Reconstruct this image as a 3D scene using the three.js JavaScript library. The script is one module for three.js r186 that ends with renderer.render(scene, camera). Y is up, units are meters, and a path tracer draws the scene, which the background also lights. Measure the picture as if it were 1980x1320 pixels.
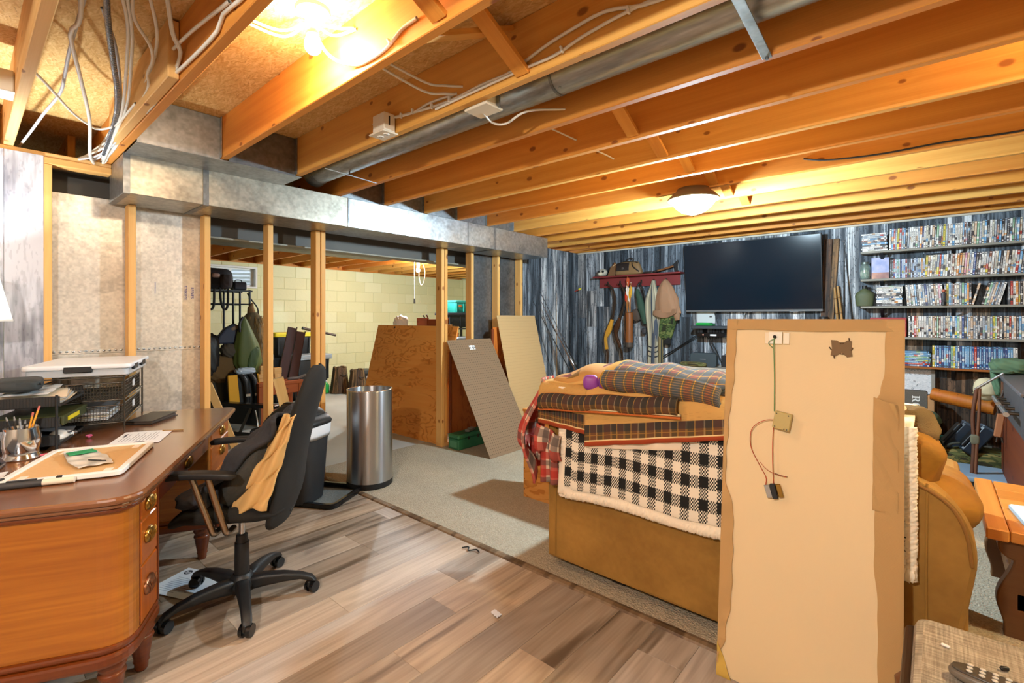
import * as THREE from 'three';
import { mergeGeometries, toCreasedNormals } from 'three/addons/utils/BufferGeometryUtils.js';

// ---------- camera ----------
const scene = new THREE.Scene();
const camera = new THREE.PerspectiveCamera(70.44, 1980 / 1320, 0.05, 60);
camera.position.set(0, 1.3, 0);
camera.rotation.y = THREE.MathUtils.degToRad(41.2);
camera.setViewOffset(1980, 1320, 0, 47, 1980, 1320);      // lens shifted down, verticals stay upright
scene.add(camera);
// ---------- sky outside the small window, exposure ----------
scene.background = new THREE.Color(2.6, 3.1, 3.7);
scene.environment = null;
const renderer = new THREE.WebGLRenderer({ antialias: true });
renderer.toneMapping = THREE.LinearToneMapping;
renderer.toneMappingExposure = 1.1;
renderer.shadowMap.enabled = true;
// ---------- lamps: [position, colour, candela]; the fittings are built around these further down ----------
const LAMPS = {
  bareBulb:  { p: [-1.75, 2.335, -0.87], c: [1, 0.88, 0.64], i: 2.0 },
  dome:      { p: [-1.30, 2.075, -3.45], c: [0.66, 0.87, 1], i: 22 },
  backBulb:  { p: [-6.07, 2.05, -4.71], c: [0.9, 0.97, 1], i: 15 },
  unseenRightBulb: { p: [1.15, 2.335, -2.5], c: [1, 0.86, 0.52], i: 9 },  // unseen, out of view at right, placed to light the joists and couch arm
  floorLamp: { p: [-3.42, 1.40, -0.02], c: [0.9, 0.97, 1], i: 6 },
  rearFillBulb:  { p: [-0.35, 2.1, 0.8], c: [1, 0.97, 0.9], i: 13.5 },  // added fill, unseen behind the camera, brightens surfaces facing it
};
for (const L of Object.values(LAMPS)) {
  const l = new THREE.PointLight(new THREE.Color().setRGB(...L.c), L.i, 0, 2);
  l.position.set(...L.p); l.castShadow = true; l.shadow.radius = L.r || 2.5; scene.add(l);
}
// ---------- helpers ----------
let seed = 7;
function rnd() { seed = (seed + 0x6D2B79F5) | 0; let t = Math.imul(seed ^ (seed >>> 15), 1 | seed); t = (t + Math.imul(t ^ (t >>> 7), 61 | t)) ^ t; return ((t ^ (t >>> 14)) >>> 0) / 4294967296; }
const rr = (a, b) => a + (b - a) * rnd(), pick = a => a[Math.floor(rnd() * a.length)];
const clamp = (x, a = 0, b = 1) => Math.min(b, Math.max(a, x)), lerp = (a, b, t) => a + (b - a) * t;
const sst = (a, b, x) => { const t = clamp((x - a) / (b - a)); return t * t * (3 - 2 * t); };
const V = (x, y, z) => new THREE.Vector3(x, y, z), PI = Math.PI, D2R = PI / 180;
const used = {};
function numbered(n) { const k = used[n] = (used[n] ?? -1) + 1; return k ? `${n}_${String(k).padStart(3, '0')}` : n; }
function tag(o, label, category, group) { o.userData = { label, category }; if (group) o.userData.group = group; return o; }
function thing(name, label, category, [x, y, z] = [0, 0, 0], turn = 0, group) {
  const o = new THREE.Group(); o.name = numbered(name); scene.add(o); o.position.set(x, y, z); o.rotation.y = turn; return tag(o, label, category, group);
}
function merge(g) { if (!Array.isArray(g)) return g; return mergeGeometries(g.map(x => { let y = x.index ? x.toNonIndexed() : x; for (const k of Object.keys(y.attributes)) if (!['position', 'normal', 'uv'].includes(k)) y.deleteAttribute(k); return y; }), false); }
function mesh(name, g, mat, parent = scene, label) {
  const m = new THREE.Mesh(merge(g), mat); m.name = parent === scene ? numbered(name) : name; m.castShadow = m.receiveShadow = true; parent.add(m);
  if (label) m.userData.label = label; return m;
}
function solo(name, g, mat, label, category, group) { return tag(mesh(name, g, mat), label, category, group); }
function struct(name, parent = scene) { const o = new THREE.Group(); o.name = numbered(name); o.userData.kind = 'structure'; parent.add(o); return o; }
function stuff(m) { m.userData.kind = 'stuff'; return m; }
function at(g, x = 0, y = 0, z = 0, rx = 0, ry = 0, rz = 0) { return g.applyMatrix4(new THREE.Matrix4().compose(V(x, y, z), new THREE.Quaternion().setFromEuler(new THREE.Euler(rx, ry, rz, 'YXZ')), V(1, 1, 1))); }
// chamfered box, uv in metres with u along the longer side of each face
function box(w, h, d, c = 0.003, off) {
  c = Math.min(c, w * 0.45, h * 0.45, d * 0.45);
  const P = [], N = [], U = [], o = off || [rnd() * 9, rnd() * 9], S = [w, h, d];
  const vert = (s, ax) => [0, 1, 2].map(k => s[k] * (S[k] / 2 - (k === ax ? 0 : c)));
  const put = (vs, n) => {
    const ax = [0, 1, 2].reduce((a, b) => Math.abs(n[b]) > Math.abs(n[a]) + 1e-6 ? b : a), [i, j] = [[2, 1], [0, 2], [0, 1]][ax], sw = S[j] > S[i];
    for (const v of vs) { P.push(...v); N.push(...n); const a = v[i] + o[0], b = v[j] + o[1]; U.push(sw ? b : a, sw ? a : b); }
  };
  const poly = vs => {
    const e1 = V(...vs[1]).sub(V(...vs[0])), e2 = V(...vs[2]).sub(V(...vs[0])), n = e1.cross(e2).normalize(), m = V(0, 0, 0); vs.forEach(v => m.add(V(...v)));
    if (n.dot(m) < 0) { vs.reverse(); n.negate(); } const na = n.toArray();
    put([vs[0], vs[1], vs[2]], na); if (vs.length > 3) put([vs[0], vs[2], vs[3]], na);
  };
  const B = [-1, 1];
  for (let ax = 0; ax < 3; ax++) for (const s of B) { const [i, j] = [0, 1, 2].filter(k => k !== ax); poly([[-1, -1], [1, -1], [1, 1], [-1, 1]].map(([a, b]) => { const q = []; q[ax] = s; q[i] = a; q[j] = b; return vert(q, ax); })); }
  if (c > 1e-5) {
    for (let ax = 0; ax < 3; ax++) { const [i, j] = [0, 1, 2].filter(k => k !== ax); for (const a of B) for (const b of B) { const q = t => { const r = []; r[ax] = t; r[i] = a; r[j] = b; return r; }; poly([vert(q(-1), i), vert(q(1), i), vert(q(1), j), vert(q(-1), j)]); } }
    for (const a of B) for (const b of B) for (const e of B) poly([vert([a, b, e], 0), vert([a, b, e], 1), vert([a, b, e], 2)]);
  }
  const g = new THREE.BufferGeometry(); g.setAttribute('position', new THREE.Float32BufferAttribute(P, 3)); g.setAttribute('normal', new THREE.Float32BufferAttribute(N, 3)); g.setAttribute('uv', new THREE.Float32BufferAttribute(U, 2)); return g;
}
const bx = (x0, x1, y0, y1, z0, z1, c) => at(box(Math.abs(x1 - x0), Math.abs(y1 - y0), Math.abs(z1 - z0), c), (x0 + x1) / 2, (y0 + y1) / 2, (z0 + z1) / 2);
// box from p to q, w across (roughly horizontal), h along up
function bar(p, q, w, h, c = 0.002, up = [0, 1, 0]) {
  const a = V(...p), b = V(...q), d = b.clone().sub(a), L = d.length(), z = d.normalize(); let u = V(...up); if (Math.abs(u.dot(z)) > 0.98) u = V(1, 0, 0);
  const x = u.clone().cross(z).normalize(), y = z.clone().cross(x), m = new THREE.Matrix4().makeBasis(x, y, z); m.setPosition(a.add(b).multiplyScalar(0.5)); return box(w, h, L, c).applyMatrix4(m);
}
function cyl(p, q, r0, r1 = r0, n = 16) {
  const a = V(...p), b = V(...q), d = b.clone().sub(a), L = d.length(), g = new THREE.CylinderGeometry(r1, r0, L, n);
  g.applyQuaternion(new THREE.Quaternion().setFromUnitVectors(V(0, 1, 0), d.normalize())); const m = a.add(b).multiplyScalar(0.5); g.translate(m.x, m.y, m.z); return g;
}
const tube = (pts, r, n = 24, s = 8) => new THREE.TubeGeometry(new THREE.CatmullRomCurve3(pts.map(p => V(...p)), false, 'catmullrom', 0.5), n, r, s);
const lathe = (pts, n = 24) => new THREE.LatheGeometry(pts.map(([r, y]) => new THREE.Vector2(r, y)), n);
function ext(pts, depth, bev = 0.003, curveSeg = 6) {
  const s = pts instanceof THREE.Shape ? pts : new THREE.Shape(pts.map(p => new THREE.Vector2(...p)));
  const g = new THREE.ExtrudeGeometry(s, { depth: depth - 2 * bev, bevelEnabled: bev > 0, bevelSize: bev, bevelThickness: bev, bevelSegments: 2, curveSegments: curveSeg }); g.translate(0, 0, -depth / 2 + bev); return g;
}
function rrect(w, h, r) { const s = new THREE.Shape(), x = -w / 2, y = -h / 2; s.moveTo(x + r, y); s.lineTo(x + w - r, y); s.quadraticCurveTo(x + w, y, x + w, y + r); s.lineTo(x + w, y + h - r); s.quadraticCurveTo(x + w, y + h, x + w - r, y + h); s.lineTo(x + r, y + h); s.quadraticCurveTo(x, y + h, x, y + h - r); s.lineTo(x, y + r); s.quadraticCurveTo(x, y, x + r, y); return s; }
// closed cloth sheet from fn(u,v) -> [x,y,z]; uv scaled by su, sv
function sheet(fn, nu, nv, th = 0.004, su = 1, sv = 1) {
  const pos = [], uv = [], idx = [], grid = [];
  for (let j = 0; j <= nv; j++) for (let i = 0; i <= nu; i++) grid.push(V(...fn(i / nu, j / nv)));
  const G = (i, j) => grid[clamp(j, 0, nv) * (nu + 1) + clamp(i, 0, nu)], nor = [];
  for (let j = 0; j <= nv; j++) for (let i = 0; i <= nu; i++) { const a = G(i + 1, j).clone().sub(G(i - 1, j)), b = G(i, j + 1).clone().sub(G(i, j - 1)); nor.push(a.cross(b).normalize()); }
  for (const s of [1, -1]) for (let k = 0; k < grid.length; k++) { const p = grid[k].clone().addScaledVector(nor[k], s * th / 2); pos.push(p.x, p.y, p.z); uv.push((k % (nu + 1)) / nu * su, Math.floor(k / (nu + 1)) / nv * sv); }
  const M = grid.length, q = (a, b, c, d) => idx.push(a, b, c, a, c, d), id = (i, j) => j * (nu + 1) + i;
  for (let j = 0; j < nv; j++) for (let i = 0; i < nu; i++) { q(id(i, j), id(i + 1, j), id(i + 1, j + 1), id(i, j + 1)); q(M + id(i, j), M + id(i, j + 1), M + id(i + 1, j + 1), M + id(i + 1, j)); }
  for (let i = 0; i < nu; i++) { q(id(i + 1, 0), id(i, 0), M + id(i, 0), M + id(i + 1, 0)); q(id(i, nv), id(i + 1, nv), M + id(i + 1, nv), M + id(i, nv)); }
  for (let j = 0; j < nv; j++) { q(id(0, j), id(0, j + 1), M + id(0, j + 1), M + id(0, j)); q(id(nu, j + 1), id(nu, j), M + id(nu, j), M + id(nu, j + 1)); }
  const g = new THREE.BufferGeometry(); g.setAttribute('position', new THREE.Float32BufferAttribute(pos, 3)); g.setAttribute('uv', new THREE.Float32BufferAttribute(uv, 2)); g.setIndex(idx); g.computeVertexNormals(); return g;
}
// stacked rings: each [y, cx, cz, rx, rz, fold = 0, square = 1]
function loft(rings, n = 28, folds = 7, ph = 0) {
  const pos = [], uv = [], idx = [], R = rings.length;
  rings.forEach(([y, cx, cz, rx, rz, f = 0, sq = 1], j) => { for (let i = 0; i <= n; i++) { const a = i / n * 2 * PI, k = 1 + f * Math.sin(folds * a + ph + j * 0.35), p = x => Math.sign(x) * Math.abs(x) ** sq; pos.push(cx + rx * k * p(Math.cos(a)), y, cz + rz * k * p(Math.sin(a))); uv.push(i / n, j / (R - 1)); } });
  for (let j = 0; j < R - 1; j++) for (let i = 0; i < n; i++) { const a = j * (n + 1) + i, b = a + n + 1; idx.push(a, b, b + 1, a, b + 1, a + 1); }
  for (const [j, s] of [[0, 1], [R - 1, -1]]) { const [y, cx, cz] = rings[j], c = pos.length / 3; pos.push(cx, y, cz); uv.push(0.5, j ? 1 : 0); for (let i = 0; i < n; i++) { const a = j * (n + 1) + i; s > 0 ? idx.push(c, a, a + 1) : idx.push(c, a + 1, a); } }
  const g = new THREE.BufferGeometry(); g.setAttribute('position', new THREE.Float32BufferAttribute(pos, 3)); g.setAttribute('uv', new THREE.Float32BufferAttribute(uv, 2)); g.setIndex(idx); g.computeVertexNormals();
  const nn = g.attributes.normal; for (let j = 0; j < R; j++) { const a = j * (n + 1), b = a + n, m = V(nn.getX(a) + nn.getX(b), nn.getY(a) + nn.getY(b), nn.getZ(a) + nn.getZ(b)).normalize(); nn.setXYZ(a, m.x, m.y, m.z); nn.setXYZ(b, m.x, m.y, m.z); } return g;
}
// cushion: superellipsoid w x h x d, slightly crumpled
function pillow(w, h, d, e = 0.5, nz = 0.02, n = 20) {
  const g = new THREE.SphereGeometry(1, n * 1.5 | 0, n), p = g.attributes.position, f = x => Math.sign(x) * Math.abs(x) ** e;
  for (let i = 0; i < p.count; i++) { const x = p.getX(i), y = p.getY(i), z = p.getZ(i), k = 1 + nz * Math.sin(x * 9 + y * 4) * Math.sin(z * 8 + y * 5 + 1); p.setXYZ(i, f(x) * w / 2 * k, f(y) * h / 2 * k, f(z) * d / 2 * k); } g.computeVertexNormals(); return g;
}
// ---------- periodic noise and textures ----------
const PERM = (() => { const a = []; for (let i = 0; i < 4096; i++) a.push(rnd()); return a; })();
const h2 = (x, y, s) => PERM[(Math.imul(x, 374761393) + Math.imul(y, 668265263) + Math.imul(s, 2147483) >>> 5) & 4095];
function vn(x, y, px, py, s = 0) { const x0 = Math.floor(x), y0 = Math.floor(y), fx = x - x0, fy = y - y0, w = a => ((a % px) + px) % px, q = a => ((a % py) + py) % py, ux = fx * fx * (3 - 2 * fx), uy = fy * fy * (3 - 2 * fy);
  const a = h2(w(x0), q(y0), s), b = h2(w(x0 + 1), q(y0), s), c = h2(w(x0), q(y0 + 1), s), d = h2(w(x0 + 1), q(y0 + 1), s); return a + (b - a) * ux + (c - a) * uy + (a - b - c + d) * ux * uy; }
function fbm(u, v, px, py, oct = 4, s = 0) { let r = 0, a = 0.5, t = 0; for (let i = 0; i < oct; i++) { r += a * vn(u * px, v * py, px, py, s + i * 17); t += a; a *= 0.5; px *= 2; py *= 2; } return r / t; }
const c3 = h => [(h >> 16 & 255) / 255, (h >> 8 & 255) / 255, (h & 255) / 255], mix3 = (a, b, t) => [lerp(a[0], b[0], t), lerp(a[1], b[1], t), lerp(a[2], b[2], t)];
function tex(w, h, fn, mw = 1, mh = 1, srgb = true) {
  const d = new Uint8Array(w * h * 4); for (let j = 0; j < h; j++) for (let i = 0; i < w; i++) { const r = fn((i + 0.5) / w, (j + 0.5) / h), k = (j * w + i) * 4; const q = typeof r === 'number' ? [r, r, r] : r; d[k] = clamp(q[0]) * 255; d[k + 1] = clamp(q[1]) * 255; d[k + 2] = clamp(q[2]) * 255; d[k + 3] = 255; }
  return fin(new THREE.DataTexture(d, w, h), mw, mh, srgb);
}
function fin(t, mw, mh, srgb = true) { t.wrapS = t.wrapT = THREE.RepeatWrapping; t.magFilter = THREE.LinearFilter; t.minFilter = THREE.LinearFilter; if (srgb) t.colorSpace = THREE.SRGBColorSpace; t.repeat.set(1 / mw, 1 / mh); t.needsUpdate = true; return t; }
function canvasTex(w, h, draw, mw = 1, mh = 1) { const c = document.createElement('canvas'); c.width = w; c.height = h; const x = c.getContext('2d'); draw(x, w, h); const t = new THREE.CanvasTexture(c); return fin(t, mw, mh); }
const col = (c, k = 1) => { const o = new THREE.Color(c); return k === 1 ? o : o.multiplyScalar(k); };
const std = (c, rough = 0.7, o = {}) => new THREE.MeshStandardMaterial({ color: c instanceof THREE.Color ? c : new THREE.Color(c), roughness: rough, ...o });
const phy = (c, rough = 0.5, o = {}) => new THREE.MeshPhysicalMaterial({ color: new THREE.Color(c), roughness: rough, ...o });
// wood grain: u along the board
function woodTex(w, h, mw, mh, lo, hi, o = {}) {
  const { rings = 9, wave = 0.5, streak = 0.5, knots = 0, knotCol = 0x4a2a10, s = 0, con = 1 } = o, A = c3(lo), B = c3(hi), K = c3(knotCol), ks = []; for (let i = 0; i < knots; i++) ks.push([rnd(), rnd(), rr(0.010, 0.02)]);
  return tex(w, h, (u, v) => {
    let kd = 0, push = 0; for (const [a, b, r] of ks) { let du = Math.abs(u - a), dv = Math.abs(v - b); du = Math.min(du, 1 - du) * mw; dv = Math.min(dv, 1 - dv) * mh; const q = Math.hypot(du * 0.6, dv) / r; push += Math.exp(-q * q * 0.12) * 0.5; kd = Math.max(kd, 1 - sst(0.5, 1.0, q)); }
    const n = fbm(u, v, 3, 3, 3, s), r = 0.5 + 0.5 * Math.sin(2 * PI * (v * rings + wave * n * 4 + push)), f = fbm(u, v, 6, 90, 3, s + 5), b = fbm(u, v, 2, 5, 3, s + 9);
    let t = clamp(0.5 + con * (0.38 * (r - 0.5) * (1 - streak) + streak * 0.9 * (f - 0.5) + 0.8 * (b - 0.5))); return mix3(mix3(A, B, t), K, kd * 0.85);
  }, mw, mh);
}
// ---------- materials ----------
const T = {}, M = {};
T.pine = woodTex(1024, 256, 2.4, 0.3, 0xcf8f3c, 0xeab35c, { rings: 5, wave: 0.35, streak: 0.45, knots: 9, s: 3, knotCol: 0x8a521e });
T.pine2 = woodTex(1024, 256, 2.4, 0.3, 0xd8ac6c, 0xf0d29c, { rings: 6, wave: 0.3, streak: 0.5, knots: 6, s: 31, knotCol: 0x8f5c2a });
T.ply = tex(512, 512, (u, v) => { const n = fbm(u, v, 4, 6, 4, 71), g = fbm(u, v, 2, 24, 3, 75), t = Math.sin(2 * PI * (n * 7 + v * 3)); const k = sst(0.25, 0.8, t) * sst(0.35, 0.6, fbm(u, v, 5, 9, 3, 78) + 0.06); return mix3(mix3(c3(0xf2c47a), c3(0xf9dca6), g), c3(0xd09a50), k * 0.8); }, 1.2, 0.8);
T.bumpy = tex(256, 256, (u, v) => fbm(u, v, 24, 24, 3, 5), 0.3, 0.3, false);
T.osb = canvasTex(1024, 1024, (x, w, h) => {
  x.fillStyle = '#d9b678'; x.fillRect(0, 0, w, h);
  for (let i = 0; i < 16000; i++) { const t = rnd(), c = mix3(c3(0xc79a58), c3(0xeed5a2), t); x.save(); x.translate(rnd() * w, rnd() * h); x.rotate(rr(-0.5, 0.5) + (rnd() < 0.15 ? 1.3 : 0)); x.fillStyle = `rgba(${c.map(k => k * 255 | 0).join(',')},0.75)`; const L = rr(12, 52), W = rr(2, 7); x.fillRect(-L / 2, -W / 2, L, W); if (rnd() < 0.06) { x.fillStyle = 'rgba(110,74,34,0.5)'; x.fillRect(-L / 2, W / 2, L * 0.6, 1.3); } x.restore(); }
}, 1.3, 1.3);
T.oak = woodTex(1024, 512, 2.6, 0.85, 0x94867a, 0xcbc0b4, { rings: 10, wave: 0.9, streak: 0.6, s: 41, con: 1.25 });
T.oak2 = tex(1024, 512, (u, v) => { const n = fbm(u, v, 3, 5, 3, 51), r = Math.sin(2 * PI * (v * 12 + n * 5)), d = sst(0.52, 0.78, fbm(u, v, 3, 14, 4, 55)), f = fbm(u, v, 8, 120, 2, 57); return mix3(mix3(c3(0x9b8d7e), c3(0xc8bcae), clamp(0.5 + 0.18 * r + 0.5 * (f - 0.5))), c3(0x665646), d * 0.85); }, 2.6, 0.85);
T.barn = tex(1024, 512, (u, v) => { const f = fbm(u, v, 5, 60, 4, 61), b = fbm(u, v, 4, 12, 4, 64), sp = fbm(u, v, 60, 60, 2, 66); let t = clamp(0.5 + 1.5 * (f - 0.5) + 1.3 * (b - 0.5)); t = t > 0.62 ? t * 1.15 : t; t -= sst(0.68, 0.74, sp) * 0.35; return mix3(c3(0x4a4f56), c3(0xe4e6e8), clamp(t)); }, 1.4, 0.6);
T.barnL = tex(1024, 512, (u, v) => { const f = fbm(u, v, 10, 50, 3, 81), b = fbm(u, v, 5, 5, 4, 84), sp = fbm(u, v, 50, 90, 2, 86); let t = clamp(0.72 + 0.7 * (f - 0.5) + 1.7 * (b - 0.5)); t -= sst(0.62, 0.72, sp) * 0.12; return mix3(c3(0x5c5d64), c3(0xe6e6ea), clamp(t)); }, 1.4, 0.9);
T.galv = tex(512, 512, (u, v) => { const b = fbm(u, v, 5, 5, 4, 91), s = fbm(u, v, 50, 50, 2, 94), d = sst(0.6, 0.75, fbm(u, v, 9, 9, 3, 97)); const k = 0.78 + 0.08 * (b - 0.5) + 0.18 * (s - 0.5) - d * 0.06; return [k, k, k * 0.99]; }, 0.9, 0.9);
T.galvR = tex(512, 512, (u, v) => 0.42 + 0.14 * fbm(u, v, 7, 7, 4, 101) + 0.1 * (fbm(u, v, 60, 60, 2, 104) - 0.5), 0.9, 0.9, false);
T.mahog = woodTex(1024, 512, 1.4, 0.7, 0x8a4a10, 0xb87220, { rings: 12, wave: 0.5, streak: 0.75, s: 111, con: 0.9 });
T.mahogTop = woodTex(1024, 512, 1.4, 0.7, 0x6c4126, 0x8f5d3a, { rings: 8, wave: 0.4, streak: 0.8, s: 121, con: 0.9 });
T.carpet = tex(512, 512, (u, v) => mix3(c3(0x958972), c3(0xc6baa4), fbm(u, v, 120, 120, 3, 131) * 0.8 + 0.2 * fbm(u, v, 5, 5, 3, 134)), 0.7, 0.7);
T.carpetB = tex(256, 256, (u, v) => fbm(u, v, 64, 64, 2, 141), 0.35, 0.35, false);
T.conc = tex(512, 512, (u, v) => mix3(c3(0x9fa29c), c3(0xc9cac4), fbm(u, v, 5, 5, 5, 151)), 3, 3);
T.suede = tex(512, 512, (u, v) => mix3(c3(0x86662e), c3(0xb08c4a), clamp(0.5 + 1.2 * (fbm(u, v, 4, 5, 4, 161) - 0.5) + 0.3 * (fbm(u, v, 60, 60, 2, 163) - 0.5))), 1.1, 1.1);
T.weave = tex(256, 256, (u, v) => 0.5 + 0.25 * Math.sin(u * 2 * PI * 48) + 0.25 * Math.sin(v * 2 * PI * 48), 0.1, 0.1, false);
T.linen = tex(512, 512, (u, v) => mix3(c3(0x7d7466), c3(0xbdb3a2), clamp(0.5 + 0.9 * (fbm(u, v, 8, 160, 2, 171) - 0.5) + 0.9 * (fbm(u, v, 160, 8, 2, 173) - 0.5) + 0.3 * (fbm(u, v, 3, 3, 2, 176) - 0.5))), 0.45, 0.45);
T.rough = tex(256, 256, (u, v) => fbm(u, v, 10, 10, 4, 181), 0.5, 0.5, false);
T.camo = tex(256, 256, (u, v) => { const a = fbm(u, v, 4, 4, 3, 191), b = fbm(u, v, 5, 5, 3, 194); return a > 0.56 ? c3(0x3a3524) : b > 0.55 ? c3(0x6f7350) : b < 0.42 ? c3(0x978a64) : c3(0x4e5638); }, 0.35, 0.35);
T.fur = tex(256, 256, (u, v) => fbm(u, v, 50, 50, 3, 201), 0.16, 0.16, false);
const W = (map, tint, rough, o = {}) => std(tint, rough, { map, ...o });
M.pine = W(T.pine, 0xffffff, 0.62); M.pineB = W(T.pine, 0xf3d9bb, 0.62); M.pineC = W(T.pine, 0xffe9c8, 0.62);
M.stud = W(T.pine2, 0xfbe6c4, 0.6); M.studB = W(T.pine2, 0xf0d2a0, 0.6); M.pale = W(T.pine2, 0xfff0da, 0.62);
M.osb = W(T.osb, 0xfff6e2, 0.8); M.ply = W(T.ply, 0xffffff, 0.6); M.plyEdge = std(0xd8ac6c, 0.7);
M.galv = std(0xdfe6ec, 0.5, { map: T.galv, metalness: 0.9, roughnessMap: T.galvR, roughness: 0.75 });
M.galvWarm = std(0xe4dccb, 0.6, { map: T.galv, metalness: 0.75, roughnessMap: T.galvR, roughness: 0.78 });
T.chase = tex(512, 512, (u, v) => { const k = 0.86 + 0.10 * (fbm(u, v, 4, 4, 4, 401) - 0.5) + 0.16 * (fbm(u, v, 70, 70, 2, 403) - 0.5) - 0.06 * sst(0.66, 0.74, fbm(u, v, 7, 5, 3, 405)); return [k, k * 0.975, k * 0.93]; }, 0.9, 0.9); M.chase = std(0xffffff, 0.34, { map: T.chase, metalness: 0.45, bumpMap: T.rough, bumpScale: 0.0012 }); M.galvDull = std(0xa9adb2, 0.6, { map: T.galv, metalness: 0.85, roughnessMap: T.galvR, roughness: 0.8 });
M.steelDark = std(0x5b5752, 0.6); M.steel = std(0xcfd2d6, 0.25, { metalness: 1 }); M.chrome = std(0xdfe1e4, 0.12, { metalness: 1 });
M.brush = phy(0xc0c2c5, 0.3, { metalness: 1, anisotropy: 0.85, anisotropyRotation: Math.PI / 2 });
M.gun = std(0x555048, 0.35, { metalness: 0.85 }); M.brass = std(0xb08a45, 0.3, { metalness: 1 }); M.copper = std(0x9a6a4c, 0.35, { metalness: 0.9 }); M.bronze = std(0xa08f7c, 0.28, { metalness: 1 });
M.oak = [0xffffff, 0xf2ebe2, 0xe0d9d0, 0xfff4e6, 0xd2cbc3].flatMap(t => [W(T.oak, t, 0.48), W(T.oak2, t, 0.48)]);
M.barn = [0xffffff, 0xe3e7ec, 0xb4bcc4, 0x7e8892, 0x55606a, 0xcfccca, 0x97a1ac].map(t => W(T.barn, t, 0.72));
M.barnBrown = [0x8a6a50, 0x6d513e, 0xa58a70, 0x54402f].map(t => W(T.barn, t, 0.75)); M.barnL = W(T.barnL, 0xe6e6ec, 0.6);
M.mahog = phy(0xffffff, 0.34, { map: T.mahog, clearcoat: 0.35, clearcoatRoughness: 0.22 }); M.mahogDk = phy(0xa88462, 0.34, { map: T.mahog, clearcoat: 0.35, clearcoatRoughness: 0.25 });
M.mahogTop = phy(0xffffff, 0.26, { map: T.mahogTop, clearcoat: 0.5, clearcoatRoughness: 0.16 }); M.drawer = phy(0xffdba6, 0.36, { map: T.mahog, clearcoat: 0.3, clearcoatRoughness: 0.25 });
M.carpet = std(0xffffff, 0.95, { map: T.carpet, bumpMap: T.carpetB, bumpScale: 0.006 }); M.conc = std(0xffffff, 0.5, { map: T.conc });
M.block = [0xe8e6b8, 0xe4e2b2, 0xecebc0].map(c => std(c, 0.65, { bumpMap: T.rough, bumpScale: 0.002 })); M.mortar = std(0xd9d6a6, 0.75);
M.suede = std(0xfff0d0, 0.85, { map: T.suede }); M.amber = std(0xc98a28, 0.8, { map: T.suede }); M.amber.color.set(0xffdf6a);
M.kraft = std(0xe6cda0, 0.8, { bumpMap: T.weave, bumpScale: 0.0003 }); M.kraftDk = std(0xc8a068, 0.85, { bumpMap: T.weave, bumpScale: 0.0003 });
M.linen = std(0xffffff, 0.9, { map: T.linen, bumpMap: T.linen, bumpScale: 0.0015 });
M.blk = std(0x17181a, 0.5); M.blkGloss = std(0x0f1012, 0.25); M.blkFab = std(0x1d1c1b, 0.9, { bumpMap: T.weave, bumpScale: 0.0008 }); M.dkGrey = std(0x3a3c3f, 0.55); M.grey = std(0x83878a, 0.6);
M.white = std(0xeeeeea, 0.5); M.paper = std(0xe9ecf0, 0.7); M.cable = std(0xe6e1d6, 0.45); M.cableGrey = std(0xc9ccd2, 0.45); M.plate = std(0xe9dfca, 0.4);
M.armor = std(0x6c7480, 0.35, { metalness: 0.8 }); M.clear = phy(0xffffff, 0.08, { transmission: 1, thickness: 0, ior: 1.45 });
M.olive = std(0x5c6331, 0.8); M.tan = std(0xb58a52, 0.8); M.navy = std(0x2a3042, 0.85); M.camo = std(0xffffff, 0.9, { map: T.camo }); M.fleece = std(0xf6e6cc, 0.95);
// ---------- the setting ----------
const JB = 2.215, JT = 2.45, SX = -3.70;            // joist underside, joist top, stud faces
{ // floor: vinyl planks near the camera, carpet beyond the threshold, painted concrete at the back
  const fl = struct('floor'), ends = { 4: [-1.127, -0.3], 3: [-0.756, 0.4], 2: [-1.44, -0.22], 1: [-1.111, 0.1] };
  mesh('subfloor', bx(-3.9, 2.7, -0.12, -0.008, -1.95, 2.4, 0), M.conc, fl);
  for (let i = -17; i <= 18; i++) {
    const x1 = -1.055 - 0.177 * i, x0 = x1 - 0.177; if (x1 > 2.7 || x0 < -3.9) continue;
    let z = -1.94 - rr(0.1, 1.15), k = 0; const cut = [-1.94]; const e = { 6: -0.76, 5: -1.13, 3: -1.44, 4: -1.62, 2: -1.11, 1: -0.62, 0: -1.45, '-1': -1.0 }[i] ?? rr(-1.9, -0.8);
    for (let q = e; q < 2.4; q += 1.22) cut.push(q); cut.push(2.4);
    for (let j = 0; j < cut.length - 1; j++) { const a = cut[j], b = cut[j + 1]; if (b - a < 0.03) continue; mesh('plank', bx(x0 + 0.0004, x1 - 0.0004, -0.008, 0, a + 0.0004, b - 0.0004, 0.0008), pick(M.oak), fl); }
  }
  const cp = struct('floor'); mesh('carpet', bx(-3.98, 2.7, -0.1, 0.006, -6.2, -1.955, 0.003), M.carpet, cp); 
  const cf = struct('floor'); mesh('concrete_slab', bx(-8.8, -3.88, -0.14, -0.006, -8.3, 2.4, 0), M.conc, cf);
  const tr = struct('trim_1'); mesh('threshold_strip', ext([[-0.024, 0], [0.024, 0], [0.018, 0.008], [0, 0.011], [-0.018, 0.008]], 6.3, 0), W(T.oak2, 0xb9a58c, 0.5), tr); tr.children[0].geometry.rotateY(PI / 2); tr.position.set(-0.55, 0, -1.95);
}
const JZ = [2.32, 1.9, 1.47, 1.05, 0.63, 0.2, -0.19, -0.60, -1.03, -1.465, -1.905, -2.32, -2.73, -3.12, -3.52, -3.93, -4.33, -4.74, -5.15, -5.55, -5.84];
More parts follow.
